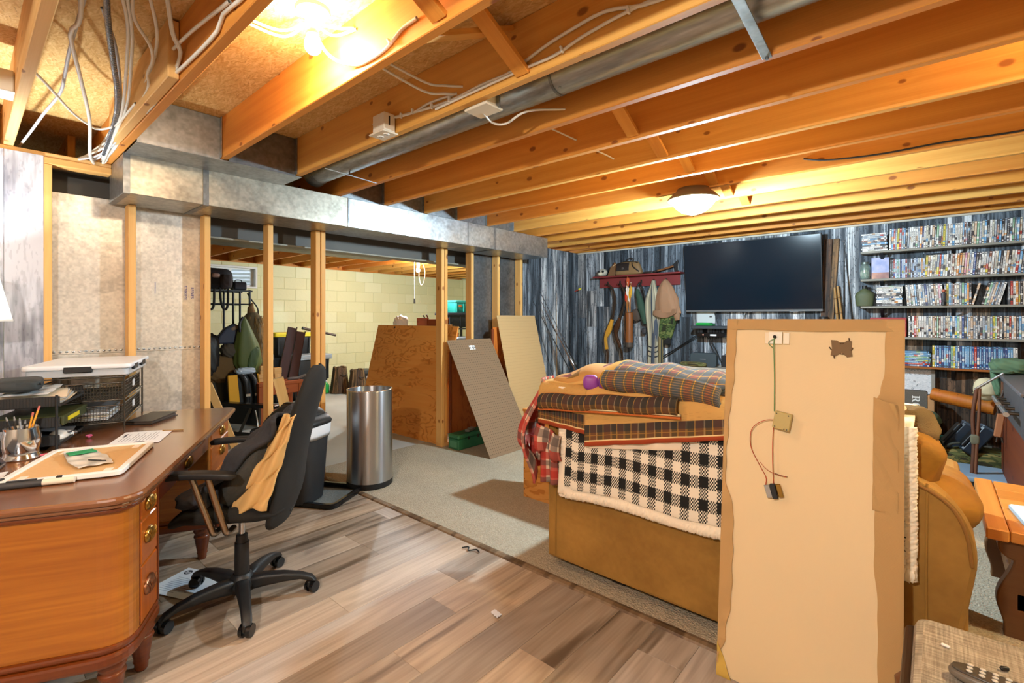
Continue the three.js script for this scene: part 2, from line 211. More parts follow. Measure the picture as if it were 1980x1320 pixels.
{ // ceiling: board subfloor on joists, cross bridging
  const c = struct('ceiling');
  for (let i = 0; i < 5; i++) for (let j = 0; j < 9; j++) { const x0 = -8.8 + i * 2.32, z0 = -8.3 + j * 1.19; mesh('subfloor_panel', bx(x0 + 0.001, x0 + 2.319, JT, JT + 0.02, z0 + 0.001, z0 + 1.189, 0.001), M.osb, c); }
  mesh('floor_above', bx(-8.9, 2.8, JT + 0.02, JT + 0.06, -8.4, 2.5, 0), M.steelDark, c);
  JZ.forEach((z, i) => { const m = i === 6 ? M.pale : [M.pine, M.pineB, M.pineC][i % 3]; mesh('joist', bx(-4.1, 2.7, JB, JT, z, z + 0.038, 0.003), m, c); });  // joist by the left lamp paler, its white lamplight put in the colour
  for (let z = -8.2; z < 0.6; z += 0.406) mesh('joist', bx(-8.72, -4.12, JB, JT, z, z + 0.038, 0.003), pick([M.pine, M.pineB]), c);
  mesh('rim_joist', bx(-8.78, -8.72, JB, JT, -8.3, 2.4, 0.003), M.pineB, c);
  for (let i = 7; i < 17; i++) { if (i === 10) continue; const za = JZ[i] + 0.038 + 0.002, zn = JZ[i - 1] - 0.002, x = -1.19 + 0.012 * ((i * 7) % 3); // braces between joist i and the next one nearer
    mesh('bridging', bar([x, JB + 0.02, za], [x, JT - 0.02, zn], 0.064, 0.019, 0.001, [0, 0, 1]), M.pineC, c); if (i < 11) mesh('bridging', bar([x - 0.08, JT - 0.02, za], [x - 0.08, JB + 0.02, zn], 0.064, 0.019, 0.001, [0, 0, 1]), M.pine, c); }
  mesh('joist_splice', bx(-3.3, -2.2, JB + 0.004, JT - 0.01, -0.6 + 0.04, -0.6 + 0.078, 0.003), M.pale, c);
}
{ // stud wall on the left
  const w = struct('wall_left'); const S = (z0, z1, y1 = 1.99, m = M.stud) => mesh('stud', bx(SX - 0.089, SX, 0.04, y1, z0, z1, 0.003), m, w);
  S(-0.715, -0.677); S(-1.122, -1.084); S(-1.535, -1.497); S(-1.90, -1.862, 1.99, M.studB); S(-1.944, -1.906, 1.99, M.studB); S(-3.20, -3.162); S(-3.243, -3.205, 1.99, M.studB); S(-3.61, -3.572); S(-4.02, -3.982); S(-4.42, -4.382); S(-0.34, -0.302, 2.15);
  mesh('bottom_plate', bx(SX - 0.089, SX, 0.0, 0.038, -1.944, 2.3, 0.003), M.stud, w); mesh('bottom_plate', bx(SX - 0.089, SX, 0.006, 0.04, -4.48, -3.162, 0.003), M.stud, w);
  mesh('top_plate', bx(SX - 0.089, SX, 2.15, 2.188, -0.598, 2.3, 0.003), M.stud, w); mesh('top_plate', bx(SX - 0.089, SX - 0.004, 2.188, 2.213, -0.598, 2.3, 0.003), M.pale, w);
  for (let z = -0.305, i = 0; z < 2.3; z += 0.152, i++) mesh('paneling_board', bx(SX - 0.006, SX + 0.004, 0.02, 2.19, z + 0.0008, z + 0.1512, 0.001), M.barnL, w);
  for (let i = 0; i < 11; i++) { const z = -4.50 - i * 0.1235; mesh('paneling_board', bx(-3.875, -3.862, 0.01, JB - 0.004, z - 0.1227, z, 0.001), pick([M.barn[0], M.barn[2], M.barn[4], M.barn[3], M.barn[1]]), w); }
  mesh('backing', bx(-3.95, -3.877, 0.0, JB, -5.86, -4.46, 0), M.galvDull, w);
  for (const [z0, z1] of [[-4.01, -3.6], [-4.44, -4.0]]) mesh('metal_sheet', bx(SX - 0.1, SX - 0.094, 0.04, 1.985, z0, z1, 0.001), M.galvDull, w);
}
{ // television wall: printed barn boards, one by one
  const w = struct('wall_back'); mesh('backing', bx(-4.0, 2.7, -0.1, 2.45, -6.1, -5.866, 0), M.steelDark, w);
  let last = -1;
  for (let x = -3.86; x < 2.7; ) {
    const wd = pick([0.09, 0.115, 0.14, 0.165]), x1 = Math.min(x + wd, 2.7); let y = 0.01;
    while (y < JB - 0.01) { const y1 = Math.min(JB - 0.003, y + rr(0.5, 1.5)), brown = x > -0.5 && (y + y1) / 2 < rr(0.85, 1.2); let k; do k = Math.floor(rnd() * 7); while (k === last); last = k; mesh('paneling_board', bx(x + 0.0007, x1 - 0.0007, y, (JB - y1 < 0.3 ? JB - 0.003 : y1) - 0.001, -5.866, -5.85, 0.001), brown ? pick(M.barnBrown) : M.barn[k], w); y = JB - y1 < 0.3 ? 9 : y1; }
    x = x1;
  }
  const t = struct('trim_2'); mesh('ceiling_moulding', bx(-3.86, 2.7, JB - 0.02, JB - 0.001, -5.85, -5.832, 0.003), std(0xc9c2b2, 0.6), t);
}
{ // rest of the shell
  const r = struct('unseen_wall_right'); mesh('paneling', bx(2.7, 2.85, -0.1, JT, -6.1, 2.5, 0), std(0xa89f90, 0.8), r);  // unseen wall, placed to close the room and bounce light
  const n = struct('unseen_wall_front'); mesh('paneling', bx(-8.9, 2.85, -0.1, JT, 2.4, 2.55, 0), std(0xb8ab97, 0.8), n);  // unseen wall behind the camera, also there to bounce light
  const wl = struct('wall_far'), bw = 0.397, bh = 0.2, wz0 = -3.301, wz1 = -2.5, wy0 = 1.78, wy1 = 2.14;
  // concrete blocks, left open around the window
  const H = 11, hole = (z0, z1, y0, y1) => z1 > wz0 && z0 < wz1 && y1 > wy0 + 0.01 && y0 < wy1;
  for (let r = 0; r < H; r++) for (let k = -1; k < 27; k++) {
    const y0 = r * bh - 0.003, y1 = y0 + bh; let z1 = 2.4 - k * bw + (r % 2 ? bw / 2 : 0), z0 = z1 - bw; z0 = Math.max(z0, -8.02); z1 = Math.min(z1, 2.4); if (z1 - z0 < 0.03) continue;
    const put = (a, b, c, d) => { if (b - a > 0.02 && d - c > 0.02) mesh('block', bx(-8.78, -8.6, c + 0.0035, d - 0.0035, a + 0.0035, b - 0.0035, 0.003), M.block[Math.floor(rnd() * 3)], wl); };
    if (!hole(z0, z1, y0, y1)) put(z0, z1, y0, y1); else { put(z0, Math.min(z1, wz0), y0, y1); put(Math.max(z0, wz1), z1, y0, y1); if (y0 < wy0) put(Math.max(z0, wz0), Math.min(z1, wz1), y0, wy0); if (y1 > wy1) put(Math.max(z0, wz0), Math.min(z1, wz1), wy1, y1); }
  }
  for (const [a, b, c, d] of [[-8.1, wz0, -0.1, 2.2], [wz1, 2.4, -0.1, 2.2], [wz0, wz1, -0.1, wy0], [wz0, wz1, wy1, 2.2]]) mesh('mortar', bx(-8.8, -8.605, c, d, a, b, 0), M.mortar, wl);
  mesh('sill_plate', bx(-8.8, -8.62, 2.2, JB, -8.1, 2.4, 0.002), M.pineB, wl); mesh('upper_infill', bx(-8.9, -8.8, -0.1, JT, -8.3, wz0 - 0.03, 0), M.mortar, wl); mesh('upper_infill', bx(-8.9, -8.8, -0.1, JT, wz1 + 0.03, 2.4, 0), M.mortar, wl);
  const we = struct('wall_end'); for (let r = 0; r < 11; r++) for (let k = 0; k < 3; k++) { const x0 = -8.6 + k * bw - (r % 2 ? bw / 2 : 0); mesh('block', bx(Math.max(x0, -8.6) + 0.0035, x0 + bw - 0.0035, r * bh, r * bh + bh - 0.007, -8.2, -8.02, 0.003), pick(M.block), we); }
  mesh('mortar', bx(-8.9, -3.9, -0.1, JT, -8.3, -8.025, 0), M.mortar, we);
  const wp = struct('wall_side'); mesh('paneling', bx(-4.1, -3.96, -0.1, JB, -8.1, -6.05, 0), std(0xb3ac8a, 0.8), wp);
  // window: white vinyl frame, sash bar, two panes, corrugated well outside
  const wi = struct('window_1'), fm = M.white, z0 = wz0, z1 = wz1, y0 = wy0, y1 = wy1;
  mesh('window_frame', [bx(-8.74, -8.585, y0, y0 + 0.03, z0, z1, 0.003), bx(-8.74, -8.585, y1 - 0.03, y1, z0, z1, 0.003), bx(-8.74, -8.585, y0 + 0.03, y1 - 0.03, z0, z0 + 0.03, 0.003), bx(-8.74, -8.585, y0 + 0.03, y1 - 0.03, z1 - 0.03, z1, 0.003)], fm, wi);
  mesh('sash', [bx(-8.72, -8.68, y0 + 0.03, y0 + 0.06, z0 + 0.03, z1 - 0.03, 0.002), bx(-8.72, -8.68, y1 - 0.05, y1 - 0.03, z0 + 0.03, z1 - 0.03, 0.002), bx(-8.72, -8.68, y0 + 0.06, y1 - 0.05, z0 + 0.03, z0 + 0.07, 0.002), bx(-8.72, -8.68, y0 + 0.06, y1 - 0.05, -2.935, -2.90, 0.002)], fm, wi);
  for (const [a, b] of [[z0 + 0.07, -2.935], [-2.9, z1 - 0.03]]) mesh('pane', bx(-8.704, -8.7, y0 + 0.06, y1 - 0.05, a, b, 0), M.clear, wi);
  const well = []; for (let i = 0; i < 40; i++) { const a = i / 40 * PI; well.push([-8.95 - 0.5 * Math.sin(a), -2.9 + 0.62 * Math.cos(a)]); }
  mesh('window_well', sheet((u, v) => { const a = u * PI, y = 1.5 + v * 1.1, k = 1 + 0.02 * Math.sin(v * 1.1 / 0.068 * 2 * PI); return [-8.93 - 0.6 * Math.sin(a) * k, y, -2.9 + 0.66 * Math.cos(a) * k]; }, 24, 90, 0.004), std(0xd6dde4, 0.5), wi); mesh('window_well_gravel', bx(-9.6, -8.92, 1.5, 1.56, -3.6, -2.2, 0), M.conc, wi);
}
// ---------- overhead: ducts, beam, lamps, boxes, cables ----------
{
  const d = thing('air_duct', 'long rectangular galvanized duct boxed along the top of the open stud wall', 'duct', [0, 0, 0]);
  const zs = [-0.602, -0.999, -1.961, -3.219, -3.597, -4.489];
  for (let i = 0; i < 5; i++) mesh('duct_section', bx(-3.77, -3.38, 1.99, 2.213, zs[i + 1] + 0.001, zs[i] - 0.001, 0.003), i < 2 ? M.galvWarm : M.galv, d);
  for (const z of [-0.61, -0.999, -3.597]) mesh('seam_cleat', [bx(-3.379, -3.376, 1.988, 2.212, z - 0.016, z + 0.016, 0.001), bx(-3.77, -3.378, 1.986, 1.989, z - 0.016, z + 0.016, 0.001)], M.galvDull, d);
  for (const z of [-1.961, -3.219]) mesh('seam_cleat', bx(-3.38, -3.376, 1.99, 2.212, z - 0.006, z + 0.006, 0.001), M.galvDull, d);
  mesh('end_cap', bx(-3.765, -3.385, 1.993, 2.21, -0.602, -0.598, 0.001), M.galv, d);
  mesh('ledge_sheet', bx(-3.38, -3.10, 2.206, 2.21, -1.465, -0.602, 0.001), M.galv, d);
  const pan = (x, z0, z1, y1 = 2.448) => { mesh('panning_sheet', bx(x - 0.003, x, 2.207, y1, z0, z1, 0.001), M.galvDull, d); mesh('sheet_flange', bx(x, x + 0.028, 2.217, y1, z0 + 0.001, z0 + 0.004, 0.001), M.galv, d); };
  pan(-3.10, -0.99, -0.602); pan(-3.10, -1.425, -1.034);
  for (let i = 11; i < 16; i++) pan(-3.405, JZ[i] + 0.04, JZ[i - 1] - 0.002);
}
{
  const c = thing('return_air_chase', 'tall galvanized sheet panels standing behind the studs at left, stamped in blue', 'metal panel', [0, 0, 0]);
  mesh('upper_sheet', bx(-3.812, -3.805, 1.095, 2.02, -0.70, -0.30, 0.001), M.chase, c); mesh('upper_sheet', bx(-3.812, -3.805, 1.095, 2.02, -1.13, -0.702, 0.001), M.chase, c);
  mesh('lower_sheet', bx(-3.814, -3.807, 0, 1.095, -1.13, -0.30, 0.001), M.chase, c);
  const s = mesh('seam', bx(-3.805, -3.801, 1.083, 1.108, -1.13, -0.30, 0.001), M.chase, c);
  for (let z = -1.11; z < -0.31; z += 0.028) { const g = new THREE.SphereGeometry(0.007, 6, 4); g.scale(0.4, 1, 1.2); mesh('dimple', at(g, -3.8005, 1.098, z), M.galv, c); }
  const mk = (txt, y, z, w, h, sz, bold) => { const t = canvasTex(256, 64, (x, W_, H_) => { x.fillStyle = '#d9d3c6'; x.fillRect(0, 0, W_, H_); x.fillStyle = '#23308a'; x.font = `${bold ? 'bold ' : ''}${sz}px sans-serif`; x.textAlign = 'center'; x.textBaseline = 'middle'; x.fillText(txt, W_ / 2, H_ / 2); }); const g = new THREE.PlaneGeometry(w, h); return mesh('stamp', at(at(g, 0, 0, 0, 0, 0, -PI / 2), -3.8042, y, z, 0, PI / 2, 0), std(0xffffff, 0.6, { map: t }), c); };
  mk('REEVES', 1.465, -1.042, 0.115, 0.030, 50, true); mk('TITEKOTE', 1.465, -1.004, 0.125, 0.026, 44, true); mk('09990444', 1.49, -0.835, 0.10, 0.016, 44);
}
{
  const b = struct('steel_beam'); mesh('web', bx(-3.99, -3.975, 1.88, 2.17, -8, 2.35, 0), M.steelDark, b); mesh('flange', bx(-4.06, -3.905, 1.868, 1.882, -8, 2.35, 0.003), std(0x8d8a7c, 0.5), b); mesh('flange', bx(-4.06, -3.905, 2.168, 2.182, -8, 2.35, 0.003), M.steelDark, b); mesh('nailer', bx(-4.05, -3.91, 2.183, 2.214, -8, 2.35, 0.003), M.pineB, b);  // lower flange paler, light from the back room put in its colour
  const d = thing('return_duct', 'galvanized rectangular duct running beyond the steel beam, seen between the studs', 'duct', [0, 0, 0]);
  for (const [a, e] of [[-3.0, -1.75], [-1.748, -0.5], [-0.498, 1.2]]) { mesh('duct_section', bx(-4.5, -4.08, 1.90, 2.19, a, e, 0.003), M.galvDull, d); mesh('seam_cleat', bx(-4.5, -4.08, 1.896, 1.90, e - 0.02, e + 0.01, 0.001), M.galv, d); }
}
{
  const p = thing('round_duct', 'round galvanized pipe running between two joists across the ceiling', 'duct', [0, 0, 0]), c = [2.335, -1.70];
  mesh('pipe', cyl([-3.3, c[0], c[1]], [-1.222, c[0], c[1]], 0.076, 0.076, 32), M.galv, p); mesh('pipe', cyl([-1.218, c[0], c[1]], [2.68, c[0], c[1]], 0.075, 0.075, 32), M.galv, p);
  mesh('pipe_joint', cyl([-1.226, c[0], c[1]], [-1.214, c[0], c[1]], 0.0785, 0.0785, 32), M.galvDull, p); mesh('joint_screw', at(new THREE.SphereGeometry(0.006, 8, 6), -1.19, c[0] - 0.068, c[1] + 0.035), M.galv, p);
  mesh('damper_handle', [cyl([-2.9, 2.26, -1.69], [-2.9, 2.235, -1.69], 0.004), at(box(0.045, 0.003, 0.012, 0.001), -2.9, 2.235, -1.69, 0, 0.6, 0)], M.galvDull, p);
  mesh('wire_strap', bar([-2.81, 2.211, -1.47], [-2.86, 2.211, -1.87], 0.012, 0.002, 0.0005), M.galv, p);
  const h = mesh('hanger_strap', bar([-0.425, 2.2125, -1.45], [-0.445, 2.2125, -1.875], 0.032, 0.005, 0.001), M.galv, p); mesh('hanger_bolt', cyl([-0.444, 2.21, -1.865], [-0.444, 2.203, -1.865], 0.006, 0.006, 8), M.galvDull, h);
  h.geometry.translate(0, 0, 0);
  const r = mesh('pipe_reducer', cyl([-3.39, 2.335, -1.70], [-3.3, 2.335, -1.70], 0.09, 0.076, 28), M.galvDull, p);
}
// lamps
const glow = (c, k, o = {}) => new THREE.MeshStandardMaterial({ color: 0xffffff, emissive: new THREE.Color().setRGB(...c), emissiveIntensity: k, roughness: 0.3, ...o });
function bulbGeo() { return lathe([[0.0005, -0.052], [0.018, -0.049], [0.028, -0.037], [0.0315, -0.022], [0.030, -0.006], [0.024, 0.012], [0.016, 0.03], [0.0135, 0.042]], 20); }
function bareLamp(L, label, ceilY) {
  const [x, y, z] = L.p, t = thing('bulb_lamp', label, 'light bulb', [x, ceilY, z]);
  mesh('ceiling_box', cyl([0, 0, 0], [0, -0.012, 0], 0.062, 0.058, 28), M.plate, t); mesh('lamp_holder', at(lathe([[0.056, 0.0], [0.05, -0.008], [0.03, -0.014], [0.027, -0.045], [0.024, -0.06], [0.018, -0.06]], 24), 0, -0.01, 0), M.white, t);
  mesh('bulb_collar', at(lathe([[0.0135, 0.03], [0.0155, 0.025], [0.02, 0.02], [0.0215, 0.008]].reverse(), 20), 0, y - ceilY + 0.012, 0), M.white, t);
  mesh('bulb', at(bulbGeo(), 0, y - ceilY, 0), glow(L.c.map(k => k ** 0.4), 4), t); return t;
}
{
  bareLamp(LAMPS.bareBulb, 'lit bare bulb in a white porcelain holder between the front joists', JT);
  bareLamp(LAMPS.unseenRightBulb, 'unseen lit bare bulb in a porcelain holder, out of view over the right side', JT);
  for (const [L, l] of [[LAMPS.rearFillBulb, 'added fill bulb hanging unseen behind the camera']]) { const t = bareLamp(L, l, L.p[1] + 0.115); mesh('cord', cyl([0, 0, 0], [0, JT - L.p[1] - 0.115, 0], 0.005, 0.005, 8), M.cable, t); }
  const L = LAMPS.dome, d = thing('dome_light', 'lit flush dome ceiling lamp with frosted bowl under the middle joists', 'ceiling light', [L.p[0], JB, L.p[2]]);
  mesh('pan', lathe([[0.001, 0], [0.11, 0], [0.12, -0.02], [0.155, -0.05], [0.178, -0.074], [0.175, -0.082], [0.15, -0.078]], 40), std(0x9a8a74, 0.35, { metalness: 0.7 }), d);
  mesh('glass_bowl', lathe([[0.0005, -0.185], [0.03, -0.183], [0.08, -0.166], [0.12, -0.134], [0.143, -0.105], [0.152, -0.079]], 40), glow([0.85, 0.95, 1], 2.2), d); mesh('finial', at(new THREE.SphereGeometry(0.009, 10, 8), 0, -0.19, 0), M.brass, d);
  const B = LAMPS.backBulb, b = thing('hanging_bulb', 'lit bare bulb with pull cords hanging in the back room', 'light bulb', [B.p[0], JB, B.p[2]]);
  mesh('bulb', at(bulbGeo(), 0, B.p[1] - JB, 0), glow([0.9, 0.97, 1], 12), b); mesh('lamp_holder', cyl([0, B.p[1] - JB + 0.04, 0], [0, JT - JB, 0], 0.022, 0.03, 16), M.white, b);
  mesh('pull_cord', cyl([-0.09, 0, 0], [-0.09, -0.62, 0], 0.0025, 0.0025, 6), M.cableGrey, b); mesh('plug', cyl([-0.09, -0.62, 0], [-0.09, -0.70, 0], 0.012, 0.016, 10), M.blk, b);
  mesh('cord_loop', tube([[0.06, 0, 0], [0.05, -0.25, 0.02], [0.11, -0.42, 0.03], [0.18, -0.36, 0.02], [0.17, -0.2, 0], [0.1, -0.05, 0]], 0.006, 40), M.cable, b);
}
{ const [x, y, z] = LAMPS.floorLamp.p, f = thing('floor_lamp', 'floor lamp with lit white conical shade at the far left edge behind the desk', 'lamp', [x, 0, z]);
  mesh('base', lathe([[0.001, 0.02], [0.10, 0.018], [0.12, 0.008], [0.12, 0.0]], 32), M.dkGrey, f); mesh('pole', cyl([0, 0.018, 0], [0, y - 0.06, 0], 0.011, 0.011, 14), M.gun, f); mesh('bulb', at(bulbGeo().rotateX(PI), 0, y, 0), glow([0.95, 0.98, 1], 5), f); mesh('lamp_holder', cyl([0, y - 0.09, 0], [0, y - 0.04, 0], 0.018, 0.016, 14), M.white, f);
  mesh('lamp_shade', lathe([[0.155, y - 0.12], [0.10, y + 0.13], [0.098, y + 0.13], [0.153, y - 0.12], [0.155, y - 0.12]], 40), phy(0xf4f2ec, 0.9, { transmission: 0.2, thickness: 0 }), f); mesh('unseen_bottom_disc', cyl([0, y - 0.108, 0], [0, y - 0.105, 0], 0.146, 0.145, 36), phy(0xe8e6e0, 0.9, { transmission: 0.2, thickness: 0 }), f); }  // bottom disc out of view, placed to keep lamplight off the wall below
// electrical boxes
{
  const o = thing('outlet_box', 'cream outlet box with a downward double socket fixed to a joist', 'outlet', [-2.06, 2.2, -1.385]);
  mesh('box_body', bx(-0.05, 0.05, 0.008, 0.1, -0.035, 0.03, 0.004), M.plate, o); const p = mesh('cover_plate', bx(-0.062, 0.062, 0, 0.008, -0.045, 0.045, 0.003), M.plate, o);
  for (const x of [-0.024, 0.024]) { const s = mesh('socket', cyl([x, 0.001, 0], [x, -0.003, 0], 0.016, 0.016, 16), M.white, o); mesh('slot', [bx(x - 0.006, x + 0.006, -0.0036, -0.0028, 0.004, 0.006, 0), bx(x - 0.005, x + 0.005, -0.0036, -0.0028, -0.006, -0.004, 0)], M.blk, s); }
  mesh('bracket_slot', bx(0.05, 0.0506, 0.04, 0.085, -0.004, 0.004, 0), M.blk, o);
  const j = thing('junction_box', 'cream covered junction box under the round pipe', 'junction box', [-1.48, 2.2, -1.50]);
  mesh('box_body', bx(-0.055, 0.055, 0.006, 0.06, -0.04, 0.035, 0.004), M.plate, j); mesh('cover_plate', bx(-0.068, 0.068, -0.004, 0.006, -0.055, 0.05, 0.003), M.plate, j); mesh('bracket', bx(0.055, 0.075, 0.0, 0.10, -0.03, -0.02, 0.001), M.galvDull, j);
  const k = thing('switch_box', 'small cream electrical box behind the pale joist at top left', 'junction box', [-2.95, 2.24, 0.0]); mesh('box_body', bx(-0.05, 0.05, 0, 0.09, -0.15, -0.08, 0.004), M.plate, k); mesh('cover_plate', bx(-0.06, 0.06, -0.004, 0, -0.16, -0.07, 0.002), M.white, k);
}
// cables
const cabs = (pts, r, m, label, group, seg = 36) => solo('cable', tube(pts, r, seg, 8), m, label, 'cable', group);
cabs([[-2.227, 2.435, -0.278], [-2.372, 2.39, -0.291], [-2.451, 2.375, -0.275], [-2.552, 2.348, -0.295], [-2.738, 2.305, -0.341], [-3.079, 2.248, -0.414], [-3.52, 2.201, -0.475], [-3.72, 2.2, -0.52]], 0.0075, M.cable, 'thick off white cable with a kink hanging nearest the pale joist');
{ const a = [[-2.163, 2.435, -0.334], [-2.303, 2.387, -0.362], [-2.486, 2.336, -0.405], [-2.724, 2.287, -0.46], [-2.993, 2.25, -0.495], [-3.5, 2.21, -0.53]], o = cabs(a, 0.0095, M.armor, 'dark grey spiral armoured cable hanging among the white ones'); const cv = new THREE.CatmullRomCurve3(a.map(p => V(...p)), false, 'catmullrom', 0.5), h = []; for (let i = 0; i < 700; i++) { const t = i / 700, p = cv.getPoint(t), q = i * 0.9; h.push([p.x + 0.003 * Math.cos(q), p.y + 0.0098 * Math.cos(q), p.z + 0.0098 * Math.sin(q)]); } mesh('spiral_wrap', tube(h, 0.0016, 1400, 4), M.steel, o); }
cabs([[-2.23, 2.443, -0.293], [-2.578, 2.369, -0.289], [-2.779, 2.336, -0.295], [-2.97, 2.31, -0.298], [-3.231, 2.285, -0.269], [-3.504, 2.262, -0.244], [-3.813, 2.241, -0.215]], 0.0065, M.cableGrey, 'bluish grey cable slanting down to the wood panel at far left');
cabs([[-2.69, 2.278, -0.19], [-2.785, 2.268, -0.24], [-3.001, 2.252, -0.336], [-3.114, 2.244, -0.409], [-3.152, 2.24, -0.459], [-3.013, 2.243, -0.505], [-2.7, 2.26, -0.52]], 0.0055, M.cable, 'thin cream cable crossing from the pale joist to the wire bundle');
cabs([[-2.124, 2.435, -0.368], [-2.261, 2.383, -0.412], [-2.453, 2.334, -0.444], [-2.785, 2.273, -0.491], [-3.01, 2.244, -0.51], [-3.6, 2.21, -0.54]], 0.006, M.cable, 'left cable of the twin white pair beside the armoured cable');
cabs([[-2.11, 2.435, -0.38], [-2.274, 2.376, -0.427], [-2.439, 2.334, -0.456], [-2.771, 2.273, -0.503], [-3.156, 2.228, -0.522], [-3.65, 2.2, -0.55]], 0.006, M.cable, 'right cable of the twin white pair beside the armoured cable');
cabs([[-2.1, 2.438, -0.396], [-2.198, 2.387, -0.42], [-2.263, 2.342, -0.48], [-2.33, 2.315, -0.503], [-2.418, 2.291, -0.504], [-2.533, 2.26, -0.525], [-3.1, 2.23, -0.54]], 0.006, M.cable, 'single cream cable dropping in an S bend to the bundle');
cabs([[-2.05, 2.435, -0.43], [-2.25, 2.36, -0.50], [-2.6, 2.30, -0.53], [-3.1, 2.25, -0.55], [-3.55, 2.21, -0.555]], 0.006, M.cable, 'white cable sagging behind the S bend cable toward the bundle');
cabs([[-2.3, 2.435, -0.345], [-2.5, 2.37, -0.42], [-2.9, 2.29, -0.50], [-3.35, 2.23, -0.55], [-3.68, 2.21, -0.555]], 0.0065, M.cableGrey, 'grey cable just left of the twin white pair');
cabs([[-1.98, 2.43, -0.36], [-1.83, 2.412, -0.43], [-1.7, 2.405, -0.51], [-1.62, 2.40, -0.56]], 0.0065, M.cable, 'upper of two white cables crossing to the front joist at the top edge'); cabs([[-2.0, 2.42, -0.37], [-1.85, 2.392, -0.45], [-1.72, 2.39, -0.52], [-1.63, 2.395, -0.56]], 0.0065, M.cable, 'lower of two white cables crossing to the front joist at the top edge');
for (const dz of [0, 0.014]) cabs([[-2.012 + dz, 2.42, -0.473], [-2.114 + dz, 2.34, -0.516], [-2.142 + dz, 2.3, -0.547], [-2.211 + dz, 2.26, -0.551], [-2.254 + dz, 2.24, -0.552], [-2.7, 2.236, -0.553]], 0.0055, M.cable, dz ? 'right one of two cream cables bowed over the joist bundle' : 'left one of two cream cables bowed over the joist bundle');
cabs([[-1.3, 2.26, -0.552], [-1.534, 2.246, -0.552], [-1.705, 2.263, -0.552], [-1.79, 2.228, -0.552], [-2.255, 2.247, -0.552], [-2.748, 2.285, -0.552], [-3.257, 2.33, -0.552], [-3.7, 2.29, -0.552]], 0.0065, M.cable, 'longest white cable stapled along the face of the front joist');
cabs([[-1.614, 2.26, -0.54], [-1.979, 2.31, -0.54], [-2.194, 2.328, -0.54], [-2.439, 2.35, -0.54], [-2.799, 2.35, -0.54], [-3.096, 2.33, -0.54], [-3.73, 2.3, -0.545]], 0.006, M.cable, 'upper white cable of the bundle along the front joist');
cabs([[-2.2, 2.25, -0.556], [-2.594, 2.224, -0.556], [-3.051, 2.24, -0.556], [-3.426, 2.216, -0.556], [-3.75, 2.23, -0.556]], 0.0065, M.cable, 'lower white cable of the bundle along the front joist');
for (let i = 0; i < 6; i++) cabs([[-2.5 - 0.1 * i, 2.245 + 0.012 * (i % 3), -0.545], [-2.9, 2.25 + 0.011 * i, -0.535 + 0.008 * (i % 2)], [-3.3, 2.22 + 0.02 * i, -0.54], [-3.6, 2.21 + 0.016 * ((i * 2) % 5), -0.50 - 0.012 * i], [-3.79, 2.205 + 0.004 * i, -0.40 - 0.03 * i]], 0.006, i % 3 ? M.cable : M.cableGrey, `${['lowest greyish', 'second lowest white', 'third white', 'fourth greyish', 'second highest white', 'highest white'][i]} cable in the tangle entering the wall beside the duct end`, 'cables tangled beside the duct end', 30);
cabs([[-1.907, 2.4, -0.645], [-1.892, 2.4, -0.807], [-1.8, 2.42, -0.87]], 0.0055, M.cable, 'upper white cable entering the lamp holder from the left'); cabs([[-1.907, 2.385, -0.645], [-1.9, 2.385, -0.82], [-1.8, 2.415, -0.87]], 0.0055, M.cable, 'lower white cable entering the lamp holder from the left');
cabs([[-1.77, 2.42, -0.89], [-1.719, 2.4, -0.94], [-1.665, 2.4, -0.99]], 0.0055, M.cable, 'upper short white cable from the lamp holder to the joist'); cabs([[-1.78, 2.415, -0.9], [-1.744, 2.385, -0.95], [-1.65, 2.39, -0.99]], 0.0055, M.cable, 'lower short white cable from the lamp holder to the joist');
cabs([[-1.79, 2.41, -0.89], [-1.785, 2.34, -0.93], [-1.729, 2.285, -0.955], [-1.639, 2.248, -0.984], [-1.535, 2.237, -0.985], [-1.454, 2.241, -0.985], [-1.408, 2.255, -0.985], [-1.349, 2.275, -0.985], [-1.276, 2.278, -0.985]], 0.0062, M.cable, 'white cable drooping from the lamp holder along the joist');
cabs([[-2.07, 2.28, -1.418], [-2.16, 2.272, -1.41], [-2.19, 2.287, -1.405], [-2.139, 2.301, -1.412], [-1.942, 2.28, -1.418], [-1.709, 2.256, -1.418], [-1.57, 2.25, -1.418], [-1.412, 2.258, -1.418], [-1.255, 2.256, -1.418], [-1.173, 2.274, -1.418], [-1.065, 2.299, -1.418], [-0.952, 2.313, -1.418], [-0.848, 2.321, -1.418], [-0.771, 2.307, -1.418], [-0.681, 2.281, -1.418], [-0.45, 2.27, -1.418], [0.4, 2.28, -1.418]], 0.0062, M.cable, 'upper white cable stapled along the joist past the outlet box', null, 60);
cabs([[-2.0, 2.284, -1.417], [-1.863, 2.27, -1.417], [-1.748, 2.282, -1.42], [-1.606, 2.273, -1.42], [-1.565, 2.274, -1.428]], 0.0058, M.cable, 'short white cable looping from the outlet box into the joist');
cabs([[-1.7, 2.24, -1.418], [-1.4, 2.245, -1.418], [-1.171, 2.248, -1.418], [-1.063, 2.246, -1.418], [-0.994, 2.253, -1.418], [-0.94, 2.266, -1.418], [-0.847, 2.277, -1.418], [-0.77, 2.283, -1.418], [-0.6, 2.284, -1.418], [0.4, 2.26, -1.418]], 0.0058, M.cable, 'lower white cable stapled along the joist past the outlet box', null, 60);
